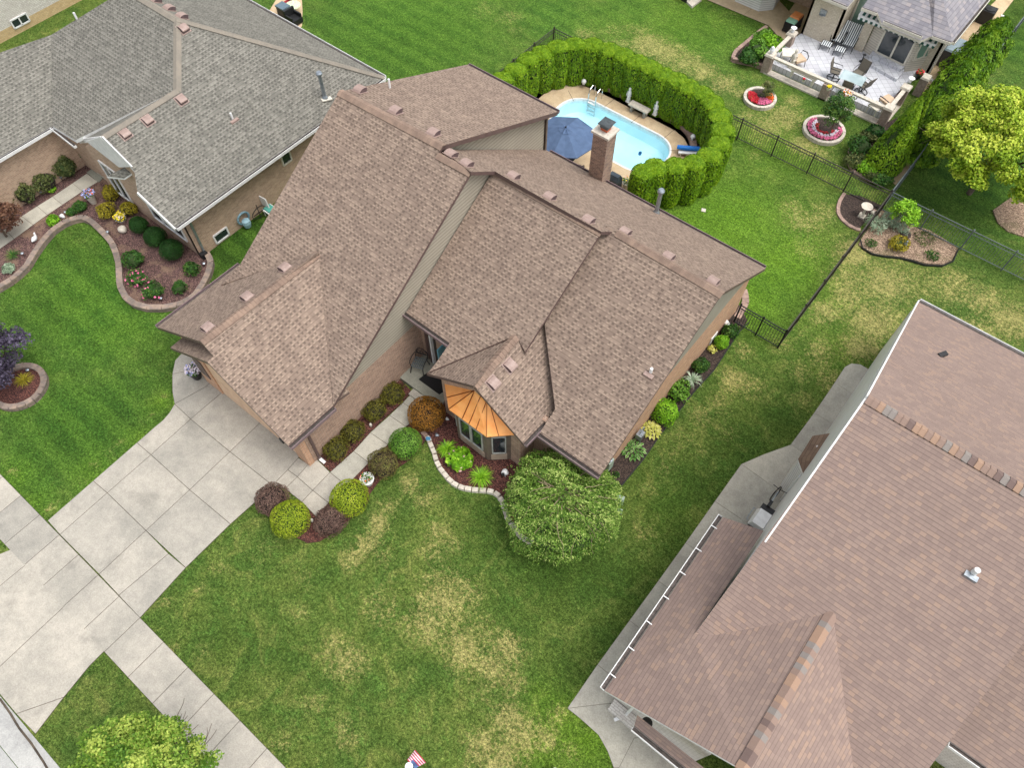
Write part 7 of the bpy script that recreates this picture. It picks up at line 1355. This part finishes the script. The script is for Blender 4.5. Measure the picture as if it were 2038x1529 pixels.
def foot(px, py, label, rz=0.0):
    c = P(px, py, PZ + .3); c.z = PZ; root = empty('striped_footstool', c, label, 'footstool'); T_ = tf(c, rz); M = Msh(); pr_ = [(-.24, .3), (-.1, .36), (.1, .36), (.24, .3)]
    for (y0, z0), (y1, z1) in zip(pr_, pr_[1:]): M.face([T_(-.25, y0, z0), T_(.25, y0, z0), T_(.25, y1, z1), T_(-.25, y1, z1)], 0, .5, [(0, y0), (.5, y0), (.5, y1), (0, y1)])
    M.build('sling', MT['stripe'], root)
    for s in (-1, 1): M = Msh(); M.tube([T_(s * .26, -.3, 0), T_(s * .26, -.26, .28), T_(s * .26, -.1, .36), T_(s * .26, .1, .36), T_(s * .26, .26, .28), T_(s * .26, .3, 0)], .02, 6); M.build('leg', MT['bkm'], root)
lounge(1670, 72, 'striped sling lounge chair nearer the brick wall', rad(8)); lounge(1692, 80, 'striped sling lounge chair nearer the sliding door', rad(8)); foot(1646, 86, 'striped footstool in front of the left lounge chair', rad(8)); foot(1673, 97, 'striped footstool in front of the right lounge chair', rad(8))
def swivel(px, py, rz, label):
    c = P(px, py, PZ + .45); c.z = PZ; root = empty('sling_chair', c, label, 'chair', 'swivel chairs round the glass patio table'); T_ = tf(c, rz); M = Msh(); M.bar(T_(0, -.24, .42), T_(0, .22, .40), .48, .03, up=(0, 0, 1)); M.build('seat', MT['sling'], root)
    M = Msh(); M.bar(T_(0, .22, .42), T_(0, .38, .98), .48, .03, up=T_(0, 1, 0) - T_(0, 0, 0)); M.build('backrest', MT['sling'], root); M = Msh(); M.tube([T_(.32 * math.cos(a), .32 * math.sin(a), .02) for a in [6.283 * k / 18 for k in range(19)]], .02, 6); M.tube([T_(0, 0, .02), T_(0, 0, .4)], .03, 8)
    for k in range(2): M.bar(T_(-.32 * (k == 0), -.32 * (k == 1), .03), T_(.32 * (k == 0), .32 * (k == 1), .03), .03, .02)
    M.build('swivel_base', MT['bkm'], root)
    for s in (-1, 1): M = Msh(); M.tube([T_(s * .26, .38, .98), T_(s * .26, .22, .42), T_(s * .26, -.24, .43), T_(s * .28, -.2, .64), T_(s * .28, .28, .66)], .018, 6); M.build('armrest', MT['bkm'], root)
swivel(1664, 140, rad(100), 'dark sling chair at the left side of the glass patio table'); swivel(1711, 143, rad(-10), 'dark sling chair between glass table and patio step'); swivel(1688, 172, rad(185), 'dark sling chair between glass table and balustrade'); swivel(1720, 168, rad(-110), 'dark sling chair at the right side of the glass patio table')
c = P(1697, 155, PZ + .7); c.z = PZ; root = empty('glass_table', c, 'rectangular glass patio table with dark legs', 'table'); T_ = tf(c, rad(5)); tg = NT('table_glass'); tg.col(sr(190, 212, 214)); tg.b.inputs['Alpha'].default_value = .45; M = Msh(); M.slab([T_(-.62, -.42, .72), T_(.62, -.42, .72), T_(.62, .42, .72), T_(-.62, .42, .72)], .012); M.build('glass_top', tg.done(.08), root)
for i, j in ((-1, -1), (1, -1), (1, 1), (-1, 1)): M = Msh(); M.tube([T_(i * .55, j * .36, .7), T_(i * .66, j * .46, 0)], .022, 6); M.build('leg', MT['bkm'], root)
def stool(px, py, s, rz, label, name='ottoman'):
    c = P(px, py, PZ + .42); c.z = PZ; root = empty(name, c, label, 'seat'); T_ = tf(c, rz, s); M = Msh(); M.slab([T_(-.3, -.3, .45), T_(.3, -.3, .45), T_(.3, .3, .45), T_(-.3, .3, .45)], .12); M.build('cushion', MT['beige'], root); M = Msh(); M.tube([T_(-.3, .3, .42), T_(-.28, .36, .6), T_(0, .42, .66), T_(.28, .36, .6), T_(.3, .3, .42)], .025, 6); M.build('back_rail', MT['bkm'], root)
    for i, j in ((-1, -1), (1, -1), (1, 1), (-1, 1)): M = Msh(); M.tube([T_(i * .26, j * .26, .34), T_(i * .3, j * .3, 0)], .02, 6); M.build('leg', MT['bkm'], root)
stool(1590, 115, 1.0, rad(-30), 'beige cushioned chair at the left patio corner beside the white table'); stool(1768, 199, 1.05, rad(160), 'beige cushioned chair at the right patio corner')
def sq_table(px, py, s, rz, label, mat='cream', h=.5):
    c = P(px, py, PZ + h); c.z = PZ; root = empty('side_table', c, label, 'table'); T_ = tf(c, rz, s); M = Msh(); M.slab([T_(-.34, -.34, h), T_(.34, -.34, h), T_(.34, .34, h), T_(-.34, .34, h)], .05); M.build('table_top', MT[mat], root)
    for i, j in ((-1, -1), (1, -1), (1, 1), (-1, 1)): M = Msh(); M.box(T_(i * .28, j * .28, 0), (.05, .05, h - .05)); M.build('leg', MT[mat], root)
sq_table(1570, 104, 1.0, rad(30), 'square cream table at the left end of the patio'); sq_table(1746, 208, .9, rad(-20), 'square cream table by the right lawn corner of the patio')
statue(1574, 134, 1.1, 'tall cream pedestal urn beside the beige chair at the left patio corner', PZ, 'stone_urn', 'cream'); statue(1776, 216, .6, 'white bust at the right lawn corner of the patio', PZ, 'stone_bust', 'white')
c = P(1600, 147, PZ + .4); root = empty('garden_bench', (c.x, c.y, PZ), 'white low bench along the balustrade', 'bench'); M = Msh(); M.bar((c.x - .7, c.y, PZ + .42), (c.x + .75, c.y, PZ + .42), .34, .06); M.build('seat', MT['cream'], root)
for k in (-.6, .6): M = Msh(); M.box((c.x + k, c.y, PZ), (.08, .28, .4)); M.build('leg', MT['cream'], root)
c = P(1790, 187, PZ + .3); M = Msh(); M.box((c.x, c.y, PZ), (.22, 1.0, .35)); M.build('storage_bench', MT['brown'], None, label='long brown box along the path side of the patio', cat='box', loc=c)
c = P(1838, 140, 1.0); pot(1830, 146, .2, .3, 'black', [('red', 1.4)], 'dark pot of red flowers at the path corner of the house', z=1.1, n=50)
pot(1686, 188, .2, .25, 'stone', [('whitef', .9), ('orangef', .5), ('yellowf', .5)], 'basket of white and orange flowers on the balustrade', z=.95, n=70, fr=1.2); pot(1650, 174, .12, .15, 'cream', [('yellowf', 1.5)], 'small pot of yellow flowers on the balustrade', z=.95, n=24); pot(1600, 158, .08, .12, 'cream', [('red', 1.5)], 'tiny pot of red flowers on the balustrade', z=.95, n=14)
c = P(1719, 112, PZ + .3); M = Msh(); M.lathe((c.x, c.y, PZ), [(.14, 0), (.03, .03), (.03, .35), (.1, .4), (.02, .46)], 12); M.build('patio_heater_base', MT['bkm'], None, label='small black lantern stand beside the patio step', cat='lantern', loc=c).name = 'lantern_stand'
# orange cart, storage bin, hanging downspout by the path, lawn ornaments
c = P(1583, 32, .8); root = empty('cart', (c.x, c.y, .03), 'black cart with an orange and pale green top beside the house wall', 'cart'); M = Msh(); M.box((c.x, c.y, .12), (.6, 1.1, .55)); M.build('bin', MT['black'], root); M = Msh(); M.box((c.x, c.y + .22, .67), (.56, .62, .12), 0, 0, .5, (.9, .9)); M.build('orange_lid', nm('orange_plastic', sr(226, 130, 60), sr(230, 160, 110), 3, .5), root); M = Msh(); M.box((c.x, c.y - .34, .67), (.56, .4, .08), 0, 0, .5, (.9, .9)); M.build('green_lid', nm('mint_plastic', sr(150, 200, 170), None, 3, .5), root)
for i, j in ((-1, -1), (1, -1), (1, 1), (-1, 1)): M = Msh(); M.tube([(c.x + i * .28, c.y + j * .4, .12), (c.x + i * .34, c.y + j * .4, .12)], .1, 12); M.build('wheel', MT['black'], root)
c = P(1906, 92, 1.0); root = empty('storage_shed', (c.x, c.y, .03), 'dark grey storage bin with pale blue-grey lid beside the path', 'storage bin'); M = Msh(); M.box((c.x, c.y, .03), (.85, 1.3, .95)); M.build('bin', nm('charcoal_plastic', sr(92, 88, 88), None, 4, .6), root); M = Msh(); M.box((c.x, c.y, .98), (.92, 1.4, .1), 0, 0, .5, (.9, .94)); M.build('lid', nm('blue_grey_plastic', sr(150, 168, 178), None, 4, .5), root)
c = P(1975, 18, .8); root = empty('air_conditioner', (c.x - .1, c.y, .03), 'dark box-shaped air conditioner at the far end of the path', 'air conditioner'); M = Msh(); M.box((c.x - .1, c.y, .03), (.7, .7, .75)); M.build('case', MT['black'], root); M = Msh(); M.lathe((c.x - .1, c.y, .78), [(.28, 0), (.28, .04), (.05, .06)], 16); M.build('fan_grille', MT['bkm'], root)
M = Msh(); M.bar((b5.x + .06, b5.y + .1, 2.7), (b5.x + .06, b5.y + .1, .2), .09, .08); M.build('downspout', MT['cream'], bh); M = Msh(); M.bar(P(1852, 158, .1), P(1866, 166, .05), .12, .1); M.build('downspout_elbow', MT['white'], bh)
c = P(1823, 275, .4); lump(1823, 272, (.3, .28, .32), nm('lavender_glaze', sr(186, 186, 214), None, 9, .2), 'lavender glass gazing ball among the flowers by the cone evergreen', 'gazing_ball', 'ornament', z=.3, wob=0)
for x, y, l in ((1815, 278, 'orange flower beside the gazing ball'), (1814, 288, 'pair of orange flowers below the gazing ball'), (1749, 323, 'single large orange flower in front of the cone evergreen')):
    c = P(x, y, .5); F = Msh(); qleaf(F, np.tile([c.x, c.y, .5], (14, 1)) + rng.normal(0, .07, (14, 3)), rng.normal(size=(14, 3)) * .4 + [0, 0, 1], .09, .7); st = F.build('orange_flower', LF_['orangef'], None, label=l, cat='flower', loc=(c.x, c.y, .07)); Fm = Msh(); Fm.tube([(c.x, c.y, .07), (c.x, c.y, .5)], .012, 5); Fm.build('stem', LF_['rose'], st)
# bit of another house at the top edge
oh = empty('far_house', P(1370, -10), 'white house corner with a dark window well at the top edge, beyond the lawn', 'house'); M = Msh(); q = [P(1335, -22), P(1377, 16), P(1396, 2), P(1370, -40)]; M.slab([p + UPZ * .12 for p in q], .12); M.build('foundation', MT['stone'], oh); q = [P(1340, -22), P(1372, 5), P(1392, -12), P(1365, -45)]; M = Msh(); M.slab([p + UPZ * 2.2 for p in q], 2.07, 0, 0); M.build('siding_wall', MT['siding_w'], oh)
M = Msh(); a, b = P(1345, -6, .13), P(1366, 5, .13); M.bar(a + UPZ * .25, b + UPZ * .25, .06, .5); M.build('dark_opening', MT['black'], oh)
c = P(1995, 30, .05); M = Msh(); M.lathe((c.x, c.y, 0), [(.12, 0), (.1, .05), (.02, .08)], 8, wob=.3); M.build('paper_scrap', MT['white'], None, label='small white scrap lying on the lawn at the top right', cat='litter', loc=c)
